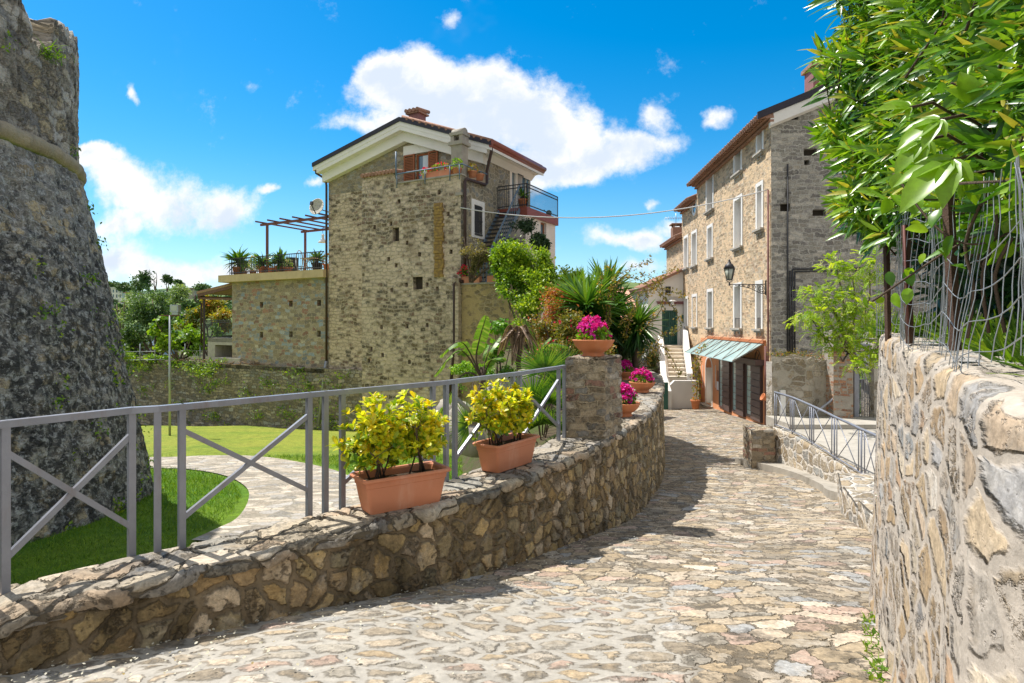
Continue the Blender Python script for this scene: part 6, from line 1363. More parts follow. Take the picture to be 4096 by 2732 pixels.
for _ in range(46):
    th_ = math.radians(random.uniform(-2, 38)); z = random.uniform(-4, 1.6) if random.random() < .85 else random.uniform(1, 5); r_ = np.interp(z, [a for a, b in PRF], [b for a, b in PRF])+.03 if z < 3 else 5.65
    tf.append((V(TC[0]+r_*math.cos(th_), TC[1]+r_*math.sin(th_), z), (.16, .16, .16), random.randint(8, 34)))
patch('wall_weed', 'small green weeds rooted in the joints of the dark tower', 'weeds', tf, 0, SMALL, .07, 'climber', (.9, -.4, .3), kind='stuff')
th_ = math.radians(12); patch('grass_tuft', 'long grass tuft on the broken top of the tower parapet', 'grass tuft', [(V(TC[0]+5.7*math.cos(th_), TC[1]+5.7*math.sin(th_), 4.95), (.3, .2, .15), 70)], 0, HAIR, .22, 'grass', (0, 0, 2))

# ------------------------------------------------------------------ shrubs by the house
plant('climbing_shrub', 'large bright yellow green shrub climbing in front of the white side annex', 'shrub', [B(2080, 1080, 22, 85, 95), B(2130, 1170, 21.5, 85, 90), B(2030, 1010, 22.5, 55, 60), B(2160, 1110, 22, 60, 70), B(2040, 1130, 21.5, 55, 55), B(2110, 1260, 21, 65, 55), B(2000, 1060, 22.4, 30, 70), B(2180, 1060, 22, 30, 60)], 24000, SMALL, .12, 'climber', R(2130, 1420, 21.5), 10, -.35, 2.5, .05, rb=.12)
plant('dark_climber', 'dark leafy creeper hanging below the iron balcony of the stone house', 'creeper', [B(2080, 900, 26, 60, 50), B(2150, 990, 25.5, 45, 60), B(2180, 1040, 25.5, 30, 40), B(2060, 960, 26, 50, 50)], 4500, SMALL, .13, 'dark_climber', R(2120, 1150, 25.5), 8, -.1, 2.5, .03)
plant('dusty_shrub', 'dusty olive brown shrub arching over the ochre terrace wall', 'shrub', [B(1880, 985, 23.5, 45, 35), B(1930, 1020, 23.5, 50, 35), B(1985, 1060, 23.5, 40, 22), B(1860, 950, 23.8, 25, 28), B(1900, 1060, 23.6, 25, 30)], 7000, SMALL, .085, 'dusty', R(1885, 1120, 23.6), 9, .05, 3., .03)
plant('garden_tree', 'airy light green tree behind the bed, right of the white annex', 'tree', [B(2275, 1130, 27, 40, 60), B(2320, 1110, 27, 35, 50), B(2300, 1200, 26, 50, 60), B(2250, 1200, 26, 30, 60)], 3000, SMALL, .13, 'locust', R(2290, 1330, 26), 7, .1, 2., .04)
plant('bougainvillea', 'orange and red flushed bougainvillea bush left of the big yucca', 'bush', [B(2230, 1300, 16, 100, 100), B(2150, 1330, 15.5, 70, 80), B(2300, 1330, 15, 80, 90), B(2190, 1430, 15, 80, 70), B(2290, 1430, 14.5, 80, 70), B(2260, 1210, 17, 70, 60), B(2370, 1420, 14.5, 70, 60)], 26000, SMALL, .085, 'bougain', R(2250, 1560, 16), 12, -.15, 3., .035)
plant('flowering_creeper', 'dark leafy creeper with reddish tips behind the flower bowls', 'bush', [B(2430, 1420, 18, 80, 50), B(2520, 1455, 18.6, 70, 40), B(2590, 1400, 18, 40, 60), B(2470, 1350, 18.5, 80, 60), B(2600, 1450, 18.5, 30, 40), B(2400, 1340, 18, 60, 60)], 12000, SMALL, .075, 'dark_bush', R(2500, 1520, 18), 10, -.25, 3., .03)
patch('red_blossom', 'scattered red bougainvillea blossoms on the orange flushed bush', 'blossom', [(R(random.uniform(2130, 2420), random.uniform(1270, 1470), random.uniform(14.3, 15.6)), (.10, .1, .08), 8) for _ in range(22)], 0, PETAL, .05, 'red_flower', (0, -1, .3), kind='stuff')
def yucca(name, label, heads, trunk0, L_=1.0, n=130):
    r = thing(name, label, 'yucca', tuple(trunk0)); lm = LM(); mb = MB()
    for (c, l) in heads:
        d = rdir(n, .35); c = np.array(c); up = np.array([0, 0, 1.])
        lm.add(BLADE, c+d*.05, d, unit(up+rng.normal(size=(n, 3))*.3), rng.uniform(.75, 1.1, n)*l, .55+.25*d[:, 2]+rng.normal(size=n)*.15, 1.15)
        d = rdir(n//2, -.7); lm.add(BLADED, c-up*.15+d*.05, d, unit(up+rng.normal(size=(n//2, 3))*.3), rng.uniform(.6, .9, n//2)*l, .15+rng.normal(size=n//2)*.1)
        t0 = Vector(trunk0); c_ = Vector(c); mb.tube([t0, t0.lerp(c_, .5)+V(0, 0, -.1), c_+V(0, 0, .05)], .09, 8, r1=.06)
    mb.build('trunk', 'bark', r); lm.build('crown', 'yucca', r); return r
yucca('yucca', 'big many headed yucca with long sword leaves behind the pillar bowl', [(R(2350, 1225, 16.3), 1.12), (R(2425, 1170, 17.5), 1.0), (R(2310, 1180, 17.8), .85), (R(2400, 1290, 16.8), 1.0), (R(2455, 1240, 17.5), .9)], R(2380, 1500, 17), n=190)
yucca('yucca', 'smaller yucca with drooping lower leaves on the right of the big one', [(R(2552, 1300, 16.6), .80), (R(2535, 1350, 17), .5)], R(2540, 1500, 17), n=170)
# arching brambles against the sky
br = thing('bramble', 'thin arching bramble stems with tiny leaves above the yuccas and the stair', 'bramble', tuple(R(2450, 1400, 15.5))); mb = MB(); lm = LM()
for pts in ([(2420, 1350), (2440, 1150), (2500, 1085), (2600, 1045)], [(2430, 1300), (2470, 1130), (2560, 1120), (2680, 1210), (2720, 1290)], [(2500, 1350), (2560, 1180), (2650, 1160), (2740, 1180)], [(2560, 1420), (2640, 1380), (2690, 1440), (2720, 1500)], [(2400, 1200), (2410, 1090), (2440, 1070)], [(2560, 1330), (2620, 1270), (2650, 1220), (2640, 1130), (2560, 1090)], [(2590, 1450), (2650, 1340), (2690, 1330), (2710, 1310)], [(2480, 1300), (2590, 1180), (2660, 1090), (2700, 1080)]):
    q = catmull([tuple(R(u, v, 15.5+.4*random.random())) for u, v in pts], .12); mb.tube([V(*x) for x in q], .013, 4, r1=.006)
    for x in q:
        k = 11; lm.add(SMALL, x+rng.normal(size=(k, 3))*.05, rdir(k), rdir(k, .5), rng.uniform(.05, .095, k), rng.uniform(.2, .9, k))
mb.build('stem', 'stem', br); lm.build('foliage', 'bougain', br)
# banana plants
def banana(name, label, base, leaves, mat='banana', L_=1.):
    r = thing(name, label, 'banana plant', tuple(base)); mb = MB(); lmq = []; V_ = []; Q = []; rn = []
    for (tip, mid, w_) in leaves:
        pts = catmull([tuple(base+V(0, 0, .05)), tuple(mid), tuple(tip)], .03); m = len(pts)
        mb.tube([V(*x) for x in pts], .022, 5, r1=.006)
        i0 = int(m*.38); tg = unit(np.gradient(pts, axis=0)); 
        for sgn in (-1, 1):
            i = i0
            while i < m-1:
                seg = random.randint(2, 6); j = min(i+seg, m-1); droop = random.uniform(.15, .65)
                for a in range(i, j):
                    def edge(q): f = (q-i0)/(m-i0); return w_*math.sin(math.pi*min(1, .12+f*.88))**.6*(.98)
                    sd = np.cross(tg[a], [0, .5, 1.]); sd /= np.linalg.norm(sd); dn = np.array([0, 0, -1.])
                    w0, w1 = edge(a), edge(a+1) if a+1 < j else edge(a+1)*.96
                    b0 = len(V_); off = sgn*sd*.82+dn*droop+tg[a]*.25
                    V_ += [pts[a], pts[a+1], pts[a+1]+off*w1, pts[a]+off*w0]; Q.append((b0, b0+1, b0+2, b0+3)); rn.append(random.random()*.6+.3)
                i = j
    np_mesh('foliage', np.array(V_), np.array(Q), mat, r, rnd=np.array(rn)); mb.tube([base-V(0, 0, .6), base+V(0, 0, .3)], .09, 8, r1=.05); mb.build('stem', 'fig_stem' if 0 else 'stem', r); return r
b0 = R(1930, 1530, 11.5)
banana('banana_plant', 'torn leaved banana plant left of the dry fronds, above the railing', b0, [(R(1945, 1262, 11.3), R(1905, 1420, 11.5), .17), (R(1762, 1420, 11), R(1850, 1370, 11.3), .17), (R(1738, 1500, 10.7), R(1840, 1400, 11.1), .15), (R(2000, 1345, 11.8), R(1950, 1420, 11.5), .16), (R(2020, 1430, 11), R(1965, 1440, 11.2), .14), (R(1740, 1700, 10.6), R(1850, 1500, 11), .17), (R(1960, 1380, 12), R(1945, 1430, 11.6), .12)])
b1 = R(2145, 1500, 12.5)
banana('banana_plant', 'smaller banana plant with drooping leaves right of the dry fronds', b1, [(R(2098, 1275, 12.6), R(2130, 1380, 12.5), .14), (R(2270, 1385, 12.2), R(2190, 1380, 12.4), .12), (R(2200, 1350, 12.8), R(2160, 1400, 12.5), .12), (R(2060, 1450, 12.3), R(2110, 1430, 12.4), .1)])
leafmat('dead', [(0, (.12, .075, .05)), (.6, (.28, .19, .13)), (1, (.42, .32, .24))], .8, .15)
b2 = R(2075, 1520, 12.3); lvs = []
for k in range(15): a = random.uniform(-1, 1); lvs.append((R(2075+a*105+random.uniform(-25, 25), 1360+abs(a)*60+random.uniform(-80, 100), 12.2+random.uniform(-.3, .3)), R(2075+a*35, 1300+random.uniform(0, 50), 12.3), .07))
banana('dry_banana_plant', 'brown withered banana fronds between the two green banana plants', b2, lvs, 'dead')
# fan palm
fp = thing('fan_palm', 'green fan palm with spiky round leaves behind the railing beside the pillar', 'palm', (.55, 9.9, -2.2)); lm = LM(); mb = MB(); b = V(.5, 10.0, -2.1)
for (u, v, d, l) in [(2180, 1480, 9.6, .55), (2130, 1590, 9.4, .55), (2205, 1610, 9.2, .5), (2150, 1700, 9.1, .5), (2240, 1540, 9.9, .5), (2060, 1720, 8.9, .5), (2250, 1470, 10.4, .5), (1870, 1700, 8.6, .45), (2215, 1700, 9.0, .45)]:
    c = R(u, v, d); mb.tube([b, b.lerp(c, .6)+V(0, 0, .15), c], .012, 5, r1=.007); ax = unit(np.array(c-b)+np.array([0, -.5, .25])); n = 38; a = np.linspace(-2.1, 2.1, n); t1 = unit(np.cross(ax, [0, -1, .35])); t2 = unit(np.cross(t1, ax))
    dr = np.cos(a)[:, None]*ax+np.sin(a)[:, None]*t1; lm.add(BLADE, np.repeat(np.array(c)[None], n, 0), dr, unit(t2+rng.normal(size=(n, 3))*.15), l*rng.uniform(.85, 1.05, n), rng.uniform(.3, 1.05, n), .7)
mb.build('stem', 'stem', fp); lm.build('crown', 'yucca', fp)
plant('leafy_shrub', 'fresh green broad leaved shrub between the banana plants', 'shrub', [B(2000, 1310, 13.5, 45, 28), B(1985, 1400, 13, 30, 40), B(2040, 1340, 13.5, 30, 30)], 420, BROAD, .11, 'bright_leaf', R(2000, 1500, 13), 6, -.3, 3., .015)
plant('low_shrub', 'low yellow flowered shrub at the foot of the ochre wall', 'shrub', [B(1870, 1480, 14, 55, 35), B(1960, 1480, 13.5, 45, 30), B(2060, 1490, 13, 50, 30), B(1860, 1540, 12.5, 30, 30), B(2120, 1530, 12, 60, 30)], 3600, SMALL, .06, 'bright_leaf', R(1900, 1580, 13), 6, -.3, 3., .012)
# rough stone edging of the bed
for i, (u, v, d, s_) in enumerate([(1815, 1700, 11.5, .3), (1850, 1640, 12, .32), (1875, 1730, 10.5, .26), (1800, 1620, 13, .3), (1990, 1560, 11.5, .3), (2110, 1500, 11.6, .25)]):
    c = R(u, v, d); mb = MB(); mb.lathe(c-V(0, 0, s_), [(s_*.9, -.1), (s_*1.1, .1), (s_, s_*.9), (s_*.6, s_*1.3), (.03, s_*1.4)], 9)
    mb.v = [q+V(random.uniform(-.06, .06), random.uniform(-.06, .06), random.uniform(-.05, .05)) for q in mb.v]; o = mb.build('boulder', 'old_concrete', loc=tuple(c-V(0, 0, s_)))
    tag(o, 'rough grey boulder edging the planting bed behind the railing', 'boulder', 'boulders edging the planting bed')
# ------------------------------------------------------------------ black locust tree over the gate
def compound(name, label, tips, base, mat):
    r = thing(name, label, 'tree', tuple(base)); mb = MB(); lm = LM(); bl = LM()
    mb.tube([base, base.lerp(tips[0][0], .5)+V(.1, 0, .1), tips[0][0]], .07, 8, r1=.03)
    for (c, rx, rz_, n) in tips:
        mb.tube([base.lerp(tips[0][0], .6), base.lerp(c, .8), c], .03, 6, r1=.01)
        for k in range(int(n*1.7)):
            o_ = np.array(c)+rng.normal(size=3)*np.array([rx, rx, rz_])*.55; d = unit(rng.normal(size=3)*.7+np.array([-.35, -.4, -.1])+.6*unit(o_-np.array(c))); l = rng.uniform(.16, .30); m = 8
            f = np.repeat((np.arange(m)+1)/m, 2); sg = np.tile([-1, 1], m); side = unit(np.cross(d, [0, 0, 1.])); up = np.cross(side, d); droop = -f[:, None]**2*np.array([0, 0, .25*l])
            P = o_+d*f[:, None]*l+droop; D = side*sg[:, None]+d*.35; lm.add(OVAL, P, D, np.repeat(up[None], 2*m, 0)+rng.normal(size=(2*m, 3))*.25, l*.24, rng.uniform(.1, .9)+rng.normal(size=2*m)*.12, 1.4)
            if rng.uniform() < .14: q = 16; bl.add(PETAL, o_+rng.normal(size=(q, 3))*np.array([.03, .03, .07]), rdir(q, -.5), rdir(q), .03, rng.uniform(0, 1, q))
    mb.build('trunk', 'bark', r); lm.build('crown', mat, r); bl.build('blossom', 'blossom_cream', r); return r
tl = [(R(3330, 1230, 15.8), .55, .30, 80), (R(3260, 1170, 16), .35, .22, 36), (R(3410, 1110, 16), .5, .3, 60), (R(3460, 1230, 15.5), .6, .4, 90), (R(3390, 1330, 15.4), .45, .25, 60), (R(3240, 1265, 15.6), .4, .2, 40), (R(3340, 1050, 16), .3, .15, 22), (R(3480, 1060, 15.6), .4, .3, 40), (R(3480, 1410, 15), .35, .15, 40), (R(3430, 1460, 14.8), .28, .12, 20), (R(3290, 1330, 15.8), .3, .2, 26), (R(3520, 1330, 15), .4, .4, 50), (R(3340, 1390, 15.6), .25, .15, 20)]
compound('locust_tree', 'light green locust tree with cream blossom spreading above the gate wall', tl, R(3480, 1640, 17.9), 'locust')
plant('garden_shrub', 'dark green garden shrubs seen through the bars of the iron gate', 'shrub', [B(3450, 1560, 20, 60, 80), B(3460, 1480, 20.5, 70, 60), B(3440, 1640, 19.5, 60, 50)], 3000, SMALL, .12, 'climber', R(3450, 1700, 20), 4, -.3, 2.5, .03)
patch('wall_top_weed', 'dry brown and orange weeds along the top of the rendered garden wall', 'weeds', [(V(x, YG+.2, -.95-.04*(x-7.5)+.06), (.22, .2, .12), 60) for x in np.linspace(7.7, 9.2, 9)], 0, SMALL, .06, 'bougain', (0, 0, 1), kind='stuff')
# shopfront potted vine
c = R(2782, 1636, 29.2); r = thing('potted_vine', 'terracotta pot with a thin climbing vine beside the orange shopfront', 'flower pot', tuple(c)); mb = MB(); mb.lathe(c, [(.15, 0), (.21, .36), (.24, .37), (.24, .45), (.2, .45), (.18, .36)], 20); mb.build('pot', 'terracotta', r)
mb = MB(); lm = LM(); q = catmull([tuple(c+V(0, 0, .35)), tuple(c+V(.12, .1, 1.2)), tuple(c+V(.05, .2, 1.9)), tuple(c+V(.25, .2, 2.7)), tuple(c+V(.45, .1, 3.1))], .1); mb.tube([V(*x) for x in q], .02, 5, r1=.008); mb.build('stem', 'stem', r)
for x in q: k = 13; lm.add(BROAD, x+rng.normal(size=(k, 3))*.11, rdir(k, -.2), rdir(k, .3)+np.array([-.5, -.5, 0]), rng.uniform(.05, .11, k), rng.uniform(0, 1, k))
lm.build('foliage', 'orange_tree', r)
# ------------------------------------------------------------------ plants on the house terraces
def pot(mb, c, r_, h_): mb.lathe(c, [(r_*.72, 0), (r_*.95, h_*.85), (r_*1.08, h_*.86), (r_*1.08, h_), (r_*.9, h_), (r_*.8, h_*.88)], 16)
def potted(name, label, cat, c, r_, h_, kind, size, n, mat='terracotta', leaf='climber', flower=None, group=None, box=None):
    r = thing(name, label, cat, tuple(c), group); mb = MB()
    if box: mb.box(-box, box, -.11, .11, 0, h_, lambda a, b, c_: c+H.a*a+H.b*b+V(0, 0, c_))
    else: pot(mb, c, r_, h_)
    mb.build('pot', mat, r); lm = LM(); cc = np.array(c)+np.array([0, 0, h_])
    if kind == 'cycad':
        for t_, up in ((BLADED, .9), (BLADE, .35)):
            d = rdir(n//2, up); lm.add(t_, cc+np.array([0, 0, size*.25])+d*.03, d, rdir(n//2, 2.), size*rng.uniform(.8, 1.1, n//2), rng.uniform(.2, 1, n//2), 2.6)
        mb = MB(); mb.tube([c+V(0, 0, h_*.9), c+V(0, 0, h_+size*.3)], .09, 8); mb.build('trunk', 'bark', r)
    else:
        e = box or r_*1.5; d = rdir(n, .4); d[:, 2] = abs(d[:, 2]); lm.add(SMALL, cc+d[:, :1]*np.array([[H.a.x, H.a.y, 0]])*e+d[:, 1:2]*np.array([[H.b.x, H.b.y, 0]])*.2+d[:, 2:]*np.array([[0, 0, size]]), unit(d+rng.normal(size=(n, 3))*.5), rdir(n, .6), rng.uniform(.07, .12, n), rng.uniform(0, 1, n))
    lm.build('foliage', leaf, r)
    if flower:
        lm = LM(); m = n//2; d = rdir(m, .6); d[:, 2] = abs(d[:, 2]); e = box or r_*1.5; lm.add(PETAL, cc+d[:, :1]*np.array([[H.a.x, H.a.y, 0]])*e*1.05+d[:, 1:2]*np.array([[H.b.x, H.b.y, 0]])*.25+d[:, 2:]*np.array([[0, 0, size*1.15]]), unit(d+rng.normal(size=(m, 3))*.7), rdir(m), rng.uniform(.05, .09, m), rng.uniform(0, 1, m)); lm.build('blossom', flower, r)
    return r
G = 'potted plants along the annex roof terrace'
for (x, y, nm, lb, r_, h_, kd, sz, n, lf, fw) in [
    (305, 650, 'potted_cycad', 'large palm like cycad in a terracotta pot at the left corner of the roof terrace', .36, .5, 'cycad', 1.0, 90, 'yucca', None),
    (350, 655, 'potted_plant', 'small leafy plant in a low pot just right of the large cycad', .16, .25, 'b', .3, 90, 'bright_leaf', None),
    (415, 650, 'potted_plant', 'white flowered plant in a grey trough on the roof terrace', .2, .25, 'b', .75, 260, 'climber', 'blossom_cream'),
    (495, 645, 'potted_cycad', 'spreading potted cycad left of the front pergola post', .3, .45, 'cycad', .75, 60, 'yucca', None),
    (562, 645, 'potted_plant', 'orange pot of small yellow flowers right of the front pergola post', .22, .35, 'b', .3, 120, 'orange_tree', None),
    (625, 640, 'potted_cycad', 'spiky potted cycad in the middle of the terrace rail', .28, .4, 'cycad', .8, 70, 'yucca', None),
    (690, 640, 'potted_plant', 'pot of white flowers left of the rope coil on the terrace', .26, .3, 'b', .35, 160, 'bright_leaf', 'blossom_cream'),
    (868, 625, 'potted_cycad', 'potted cycad in a dark tub behind the folding table', .3, .5, 'cycad', .6, 50, 'yucca', None),
    (950, 625, 'potted_plant', 'terracotta pot of red flowers beside the house wall on the terrace', .24, .4, 'b', .55, 120, 'climber', 'red_flower')]:
    s_ = H.T(*zA(x, y), TG+.35)[0]; potted(nm, lb, 'potted plant', H.w(s_, TG+(.35 if x < 860 else .8), zS1), r_, h_, kd, sz, n, 'barrel_dark' if x in (868,) else 'terracotta', lf, fw, G)
s_ = H.T(*zA(725, 625), TG+.9)[0]; c = H.w(s_, TG+.9, zS1); mb = MB(); mb.lathe(c, [(.3, 0), (.34, .85), (.35, .9), (.3, .9), (.28, .8)], 18); tag(mb.build('dark_tub', 'barrel_dark', loc=tuple(c)), 'tall dark tub standing on the roof terrace behind the rope coil', 'tub')
s_ = H.T(*zA(845, 625), TG+.4)[0]; tb = thing('folding_table', 'small wooden folding table with crossed legs on the roof terrace', 'table', tuple(H.w(s_, TG+.5, zS1)))
mb = MB(); mb.box(-.42, .42, -.3, .3, .72, .76, lambda a, b, c_: H.w(s_+a, TG+.55+b, zS1+c_)); mb.build('table_top', 'stair_stone', tb)
for b_ in (-.25, .25):
    for sg in (-1, 1): mb = MB(); mb.bar(H.w(s_-.3*sg, TG+.55+b_+.02*sg, zS1), H.w(s_+.3*sg, TG+.55+b_+.02*sg, zS1+.72), .035); mb.build('leg', 'stair_stone', tb)
s_ = H.T(*zA(785, 625), TG+.2)[0]; mb = MB()
for k in range(5): mb.tube([H.w(s_+.26*math.cos(a)+.03*k-.06, TG+.1+.02*k, zS1+.62+.55*math.sin(a)) for a in np.linspace(0, 2*math.pi, 20)], .022, 5)
tag(mb.build('rope_coil', 'cable_white', loc=tuple(H.w(s_, TG+.1, zS1))), 'pale coil of hose hanging on the terrace railing', 'hose')
# parapet pots of the house
def tt(x, y, t_=.1): return H.T(*z2(x, y), t_)[0]
G = 'geranium boxes on the stone house'
potted('geranium_box', 'window box of pink red geraniums left of the flue on the house parapet', 'flower box', H.w(tt(858, 440), .12, zPar+.08), .2, .25, 'b', .28, 150, 'planter_plastic', 'climber', 'red_flower', G, box=.62)
potted('geranium_box', 'small yellow pot of red flowers left end of the house parapet boxes', 'flower box', H.w(tt(785, 455), .12, zPar+.08), .16, .2, 'b', .22, 90, 'slab_edge', 'climber', 'red_flower', G)
potted('leafy_pot', 'leafy green plant in a terracotta pot right of the flue on the parapet', 'potted plant', H.w(.25, .1, zPar+.07), .2, .26, 'b', .4, 130, 'planter_plastic', 'bright_leaf', None, G)
potted('leafy_pot', 'orange leaved succulent box at the parapet corner of the stone house', 'potted plant', H.w(-.0, .9, zPar+.1), .2, .25, 'b', .3, 130, 'planter_plastic', 'orange_tree', None, G)
potted('leafy_pot', 'empty looking terracotta box farthest along the side parapet', 'potted plant', H.w(-.0, 1.5, zPar+.1), .2, .25, 'b', .1, 30, 'planter_plastic', 'dusty', None, G)
def tb_(x, y): return H.T(*zB(x, y), .15)[0]
potted('geranium_box', 'terracotta box of bright red geraniums at the left end of the ochre wall', 'flower box', H.w(tb_(250, 1390), .15, zTer+.05), .2, .28, 'b', .42, 260, 'planter_plastic', 'climber', 'red_flower', G, box=.33)
potted('leafy_pot', 'terracotta box of leafy green next to the geraniums on the ochre wall', 'potted plant', H.w(tb_(325, 1385), .15, zTer+.05), .2, .28, 'b', .35, 140, 'planter_plastic', 'climber', None, G, box=.33)
potted('leafy_pot', 'terracotta box of leafy green right of the blue grille on the ochre wall', 'potted plant', H.w(tb_(515, 1420), .12, zTer+.05), .2, .26, 'b', .38, 140, 'planter_plastic', 'bright_leaf', None, G, box=.3)
potted('leafy_pot', 'potted plant on the corner of the iron balcony', 'potted plant', H.w(-1.2, tF+.25, zB_), .22, .4, 'cycad', .45, 40, 'terracotta', 'yucca', None, G)
c = H.w(-1.3, tK-.6, zB_); mb = MB(); mb.lathe(c, [(.12, 0), (.14, .25), (.06, .32), (.04, .32)], 14); mb.tube([c+V(0, 0, .1), c+V(-.25, 0, .35)], .02, 5); tag(mb.build('watering_can', 'green_paint', loc=tuple(c)), 'dark green watering can on the iron balcony', 'watering can')
# ------------------------------------------------------------------ fence on the foreground wall
def wl(y, off=.2):  # point on the wall top centre line
    x = np.interp(y, [q[1] for q in RP[1:7]], [q[0] for q in RP[1:7]]); return V(x+off*.88, y-off*.46, np.interp(y, [1, 4.5], [-.17, -.065]))
wf = thing('wire_fence', 'sagging wire mesh fence on dark posts on top of the foreground wall', 'fence', tuple(wl(2.9)))
for i, (u0, v0, u1, v1, d) in enumerate([(3553, 1335, 3545, 950, 4.05), (3640, 1345, 3622, 900, 3.2), (3822, 1372, 3785, 650, 2.25)]):
    mb = MB(); mb.bar(R(u0, v0+30, d), R(u1, v1, d), .032, .026); mb.build('post', 'post_wood', wf)
mb = MB(); mb.tube([R(3640-6, 1345, 3.17), R(3616, 900, 3.17)], .006, 4); mb.build('rod', 'red_iron', wf)
fp_ = catmull([(p_.x, p_.y) for p_ in [wl(y, .06) for y in (4.6, 4.2, 3.4, 2.6, 2.0, 1.6, 1.3)]], .02)
tg = unit(np.gradient(fp_, axis=0)); al = np.concatenate([[0], np.cumsum(np.linalg.norm(np.diff(fp_, axis=0), axis=1))])
def mp(s, h, jit=0): i = np.searchsorted(al, s); i = min(i, len(fp_)-1); b = .03*math.sin(s*5+h*3)+.012*math.sin(s*13)-.05*math.sin(min(h/1.1, 1)*math.pi)*(.5+.5*math.sin(s*3.1)); return V(fp_[i][0]+tg[i][1]*b, fp_[i][1]-tg[i][0]*b, -.10+h+.04*math.sin(s*6))
mb = MB()
for s in np.arange(.02, al[-1], .062): o_ = random.uniform(-.02, .02); mb.tube([mp(s+o_*.5*k/6+.012*math.sin(k*2+s*9), h) for k, h in enumerate(np.linspace(-.02, .5+.45*min(s/2, 1) if 0 else .92-.52*max(0, (s-1.8)/1.9), 9))], .0017, 4, cap=False)
for h in np.arange(.02, .96, .105): mb.tube([mp(s, h+.012*math.sin(s*17+h*9)) for s in np.arange(0, al[-1]*(1 if h < .42 else .62), .06)], .0019, 4, cap=False)
mb.build('wire_mesh', 'galvanised', wf)
# fringe of grass and weeds on the wall top behind the mesh
lm = LM(); n = 5200; ss = rng.uniform(.6, 5.2, n); off = rng.uniform(.28, .75, n); P = np.array([tuple(wl(a, b)) for a, b in zip(ss, off)])+np.array([0, 0, -.05]); lm.add(HAIR, P, rdir(n, 1.1), rdir(n), rng.uniform(.08, .24, n), rng.uniform(0, 1, n), 1.2); lm.add(SMALL, P[:1400]+rng.normal(size=(1400, 3))*.05+np.array([0, 0, .08]), rdir(1400, .4), rdir(1400, 1), rng.uniform(.03, .06, 1400), rng.uniform(.3, 1, 1400))
tag(lm.build('wall_top_grass', 'grass'), 'fringe of long grass and weeds behind the wire mesh on the foreground wall', 'grass', kind='stuff')
# ------------------------------------------------------------------ oleander
ol = thing('oleander', 'large oleander with long glossy leaves leaning over the wire fence, upper right', 'shrub', (3.4, 3.9, -.1))
LBv = [-300, 0, 130, 310, 450, 600, 750, 850, 950, 1030, 1130, 1250]; LBu = [3340, 3345, 3350, 3290, 3330, 3330, 3380, 3390, 3450, 3500, 3640, 3760]
def shoots(n, dlo, dhi, edge=0.):
    out = []
    while len(out) < n:
        v = rng.uniform(-420, 1240); u = rng.uniform(3230, 4350); lb = np.interp(v, LBv, LBu)+40*math.sin(v*.021)+25*math.sin(v*.05+1)
        if u < lb+edge: continue
        if v > 950 and u < 3560: continue
        if dlo < 0 and v > 800+.12*(u-3500) and u > 3520: continue
        d0 = np.interp(u, [3230, 3550, 3800, 4100, 4400], [4.7, 3.7, 2.75, 1.85, 1.6] if dlo < 0 else [4.9, 4.0, 3.1, 2.5, 2.1]); d = d0+rng.uniform(dlo, dhi); out.append((u, v, d))
    return [R(*q) for q in out]
lm = LM(); st = MB(); cc_ = np.array([3.6, 3.6, .6])
def addshoot(p, nl, l0, lm, rb):
    p = np.array(p); d = unit(unit(p-cc_-np.array([0, 0, .2]))*.55+np.array([-.55, -.30, .30])+rng.normal(size=3)*.35); n = nl
    f = np.linspace(0, 1, n); a = np.arange(n)*2.2+rng.uniform(0, 6); t1 = unit(np.cross(d, [.1, .2, .95])); t2 = np.cross(d, t1); L_ = .20
    el = np.interp(f, [0, 1], [.15, 1.15])+rng.normal(size=n)*.12
    dr = d*np.sin(el)[:, None]+(np.cos(a)[:, None]*t1+np.sin(a)[:, None]*t2)*np.cos(el)[:, None]; dr = dr+np.array([0, 0, -.12])
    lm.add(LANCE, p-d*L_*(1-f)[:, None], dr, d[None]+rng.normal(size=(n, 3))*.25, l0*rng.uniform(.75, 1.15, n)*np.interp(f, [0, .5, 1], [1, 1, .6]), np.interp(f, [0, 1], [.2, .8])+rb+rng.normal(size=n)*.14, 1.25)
    st.tube([Vector(p-d*.34), Vector(p-d*.1), Vector(p)], .006, 4, r1=.003)
for p_ in shoots(900, -.2, .30): addshoot(p_, 17, rng.uniform(.18, .25)*min(1, (p_.y/3.6)**.6), lm, .12)
lm.build('foliage', 'oleander', ol)
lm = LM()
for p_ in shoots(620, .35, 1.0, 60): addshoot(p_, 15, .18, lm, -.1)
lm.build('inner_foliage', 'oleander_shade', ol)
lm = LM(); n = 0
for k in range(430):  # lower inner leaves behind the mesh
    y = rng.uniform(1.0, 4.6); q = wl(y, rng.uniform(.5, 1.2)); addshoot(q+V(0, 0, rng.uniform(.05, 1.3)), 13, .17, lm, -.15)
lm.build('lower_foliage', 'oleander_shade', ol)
for k in range(12): y = rng.uniform(1.6, 4.4); b = wl(y, rng.uniform(.9, 1.4)); st.tube([b-V(0, 0, .1), b+V(-.05, .05, .6), b+V(-.15+random.random()*.4, .1, 1.5)], .013, 6, r1=.008)
st.build('stem', 'bark', ol)
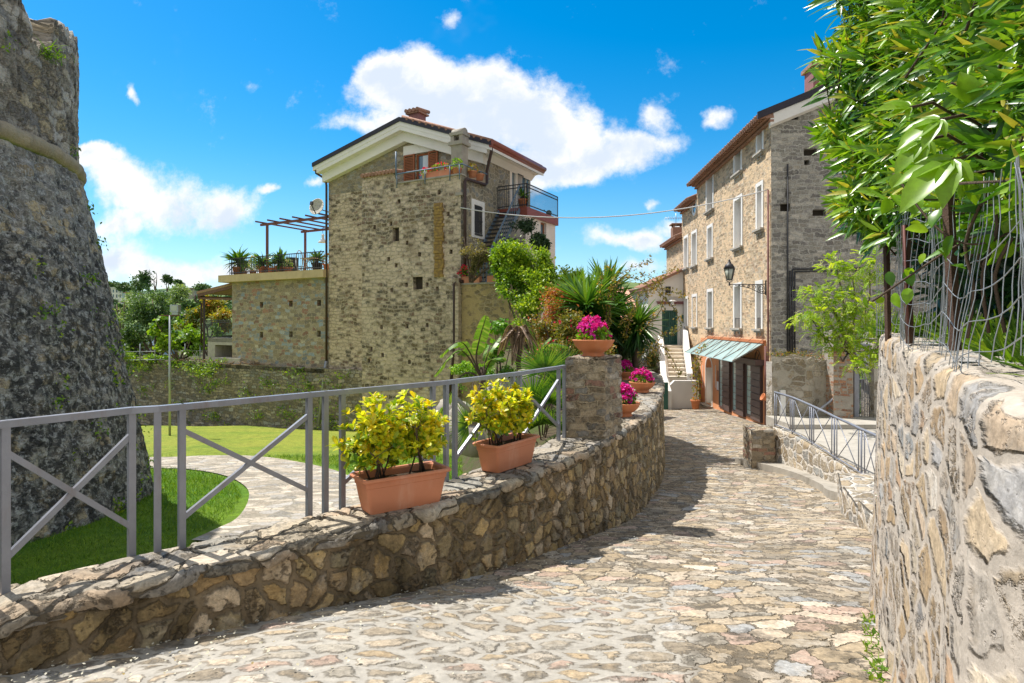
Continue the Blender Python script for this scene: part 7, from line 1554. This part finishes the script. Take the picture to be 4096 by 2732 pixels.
# fig branch and vine in front of the oleander at right
vn = thing('climbing_vine', 'glossy heart leaved vine and a lobed fig leaf hanging over the fence at far right', 'vine', (2.2, 2.3, -.1)); lm = LM(); mb = MB()
for k in range(20):
    u, v, d = rng.uniform(3800, 4300), rng.uniform(380, 1000), rng.uniform(1.9, 2.35)
    if v > 860 and u < 3900: continue
    c = np.array(R(u, v, d)); q = catmull([tuple(c+rng.normal(size=3)*.2), tuple(c), tuple(c+rng.normal(size=3)*.2)], .03); mb.tube([V(*x) for x in q], .004, 4)
    for x in q[::1]: m = 1; lm.add(BROAD, x+rng.normal(size=(m, 3))*.03, unit(rng.normal(size=(m, 3))*.6+np.array([-.3, -.2, -.5])), unit(rng.normal(size=(m, 3))*.5+np.array([-.5, -.5, .6])), rng.uniform(.04, .075, m), rng.uniform(0, 1, m), .8)
def figleaf(c, ax, up, l):
    for a, s_, w_ in ((0, 1., 1.), (.62, .82, .8), (-.62, .82, .8), (1.25, .55, .7), (-1.25, .55, .7)):
        ax_ = unit(np.array(ax)); u_ = unit(np.array(up)); sd = np.cross(ax_, u_); d = ax_*math.cos(a)+sd*math.sin(a); lm.add(BROAD, np.array([c])+u_*.001*abs(a), [d], [u_], [l*s_*.85], [.75], .62*w_)
for (u, v, d, ax, l) in [(3810, 640, 1.95, (-.75, .1, -.6), .25), (3760, 480, 2.0, (-.6, .2, -.3), .17), (3700, 560, 2.15, (-.6, .2, -.6), .17), (3900, 430, 2.0, (-.2, 0, .7), .16), (3870, 700, 2.0, (.1, -.2, -.7), .12), (3640, 430, 2.3, (-.6, .1, .1), .14)]:
    figleaf(np.array(R(u, v, d)), ax, (-.4, -.6, .65), l); mb.tube([R(u, v, d), R(u+90, v-20, d+.05), R(u+230, v+60, d+.15)], .006, 5)
for pts in ([(3955, 1330, 2.0), (3930, 1100, 1.95), (3990, 900, 1.9), (3940, 760, 1.95)], [(3870, 1350, 2.15), (3895, 1150, 2.0), (3860, 980, 2.0), (3930, 800, 1.95)], [(4020, 1330, 1.9), (3980, 1100, 1.9), (4050, 950, 1.85)]):
    q = catmull([tuple(R(*x)) for x in pts], .04); mb.tube([V(*x) for x in q], .006, 5)
mb.build('stem', 'stem', vn); lm.build('foliage', 'vine', vn)
# ------------------------------------------------------------------ weeds and petals on the ground
lm = LM()
for k in range(10):
    y = 2.95+k*.13+random.uniform(-.05, .05); x = np.interp(y, [q[1] for q in RP], [q[0] for q in RP])-.1; n = random.randint(3, 12); P = np.array([x, y, float(rz(y))+.01])+rng.normal(size=(n, 3))*np.array([.03, .04, 0]); lm.add(HAIR, P, rdir(n, .9)+np.array([-.3, 0, 0]), rdir(n), rng.uniform(.025, .07, n), rng.uniform(.2, 1, n), 1.6); lm.add(SMALL, P, rdir(n, .4)+np.array([-.3, 0, 0]), rdir(n, 1), rng.uniform(.02, .05, n), rng.uniform(.2, 1, n))
tag(lm.build('wall_foot_weed', 'grass'), 'small weeds growing where the foreground wall meets the lane', 'weeds', kind='stuff')
n = 1500; y = 3.0+rng.uniform(0, 1, n)**1.5*13; e = np.interp(y, [q[1] for q in OUT[3:18]], [q[0] for q in OUT[3:18]]); x = e+.05+rng.exponential(.8, n); P = np.stack([x, y, rz(y)+.018*np.sin(x*1.7+y*.9)+.012*np.sin(x*3.1-y*2.3)+.018], 1)
lm = LM(); D = rdir(n); D[:, 2] *= .1; lm.add(PETAL, P, D, np.tile([0, 0, 1.], (n, 1))+rng.normal(size=(n, 3))*.15, rng.uniform(.008, .02, n), rng.uniform(0, 1, n)); tag(lm.build('fallen_petal', 'petals'), 'tiny fallen petals and dry bits sprinkled on the flagstones', 'petals', kind='stuff')
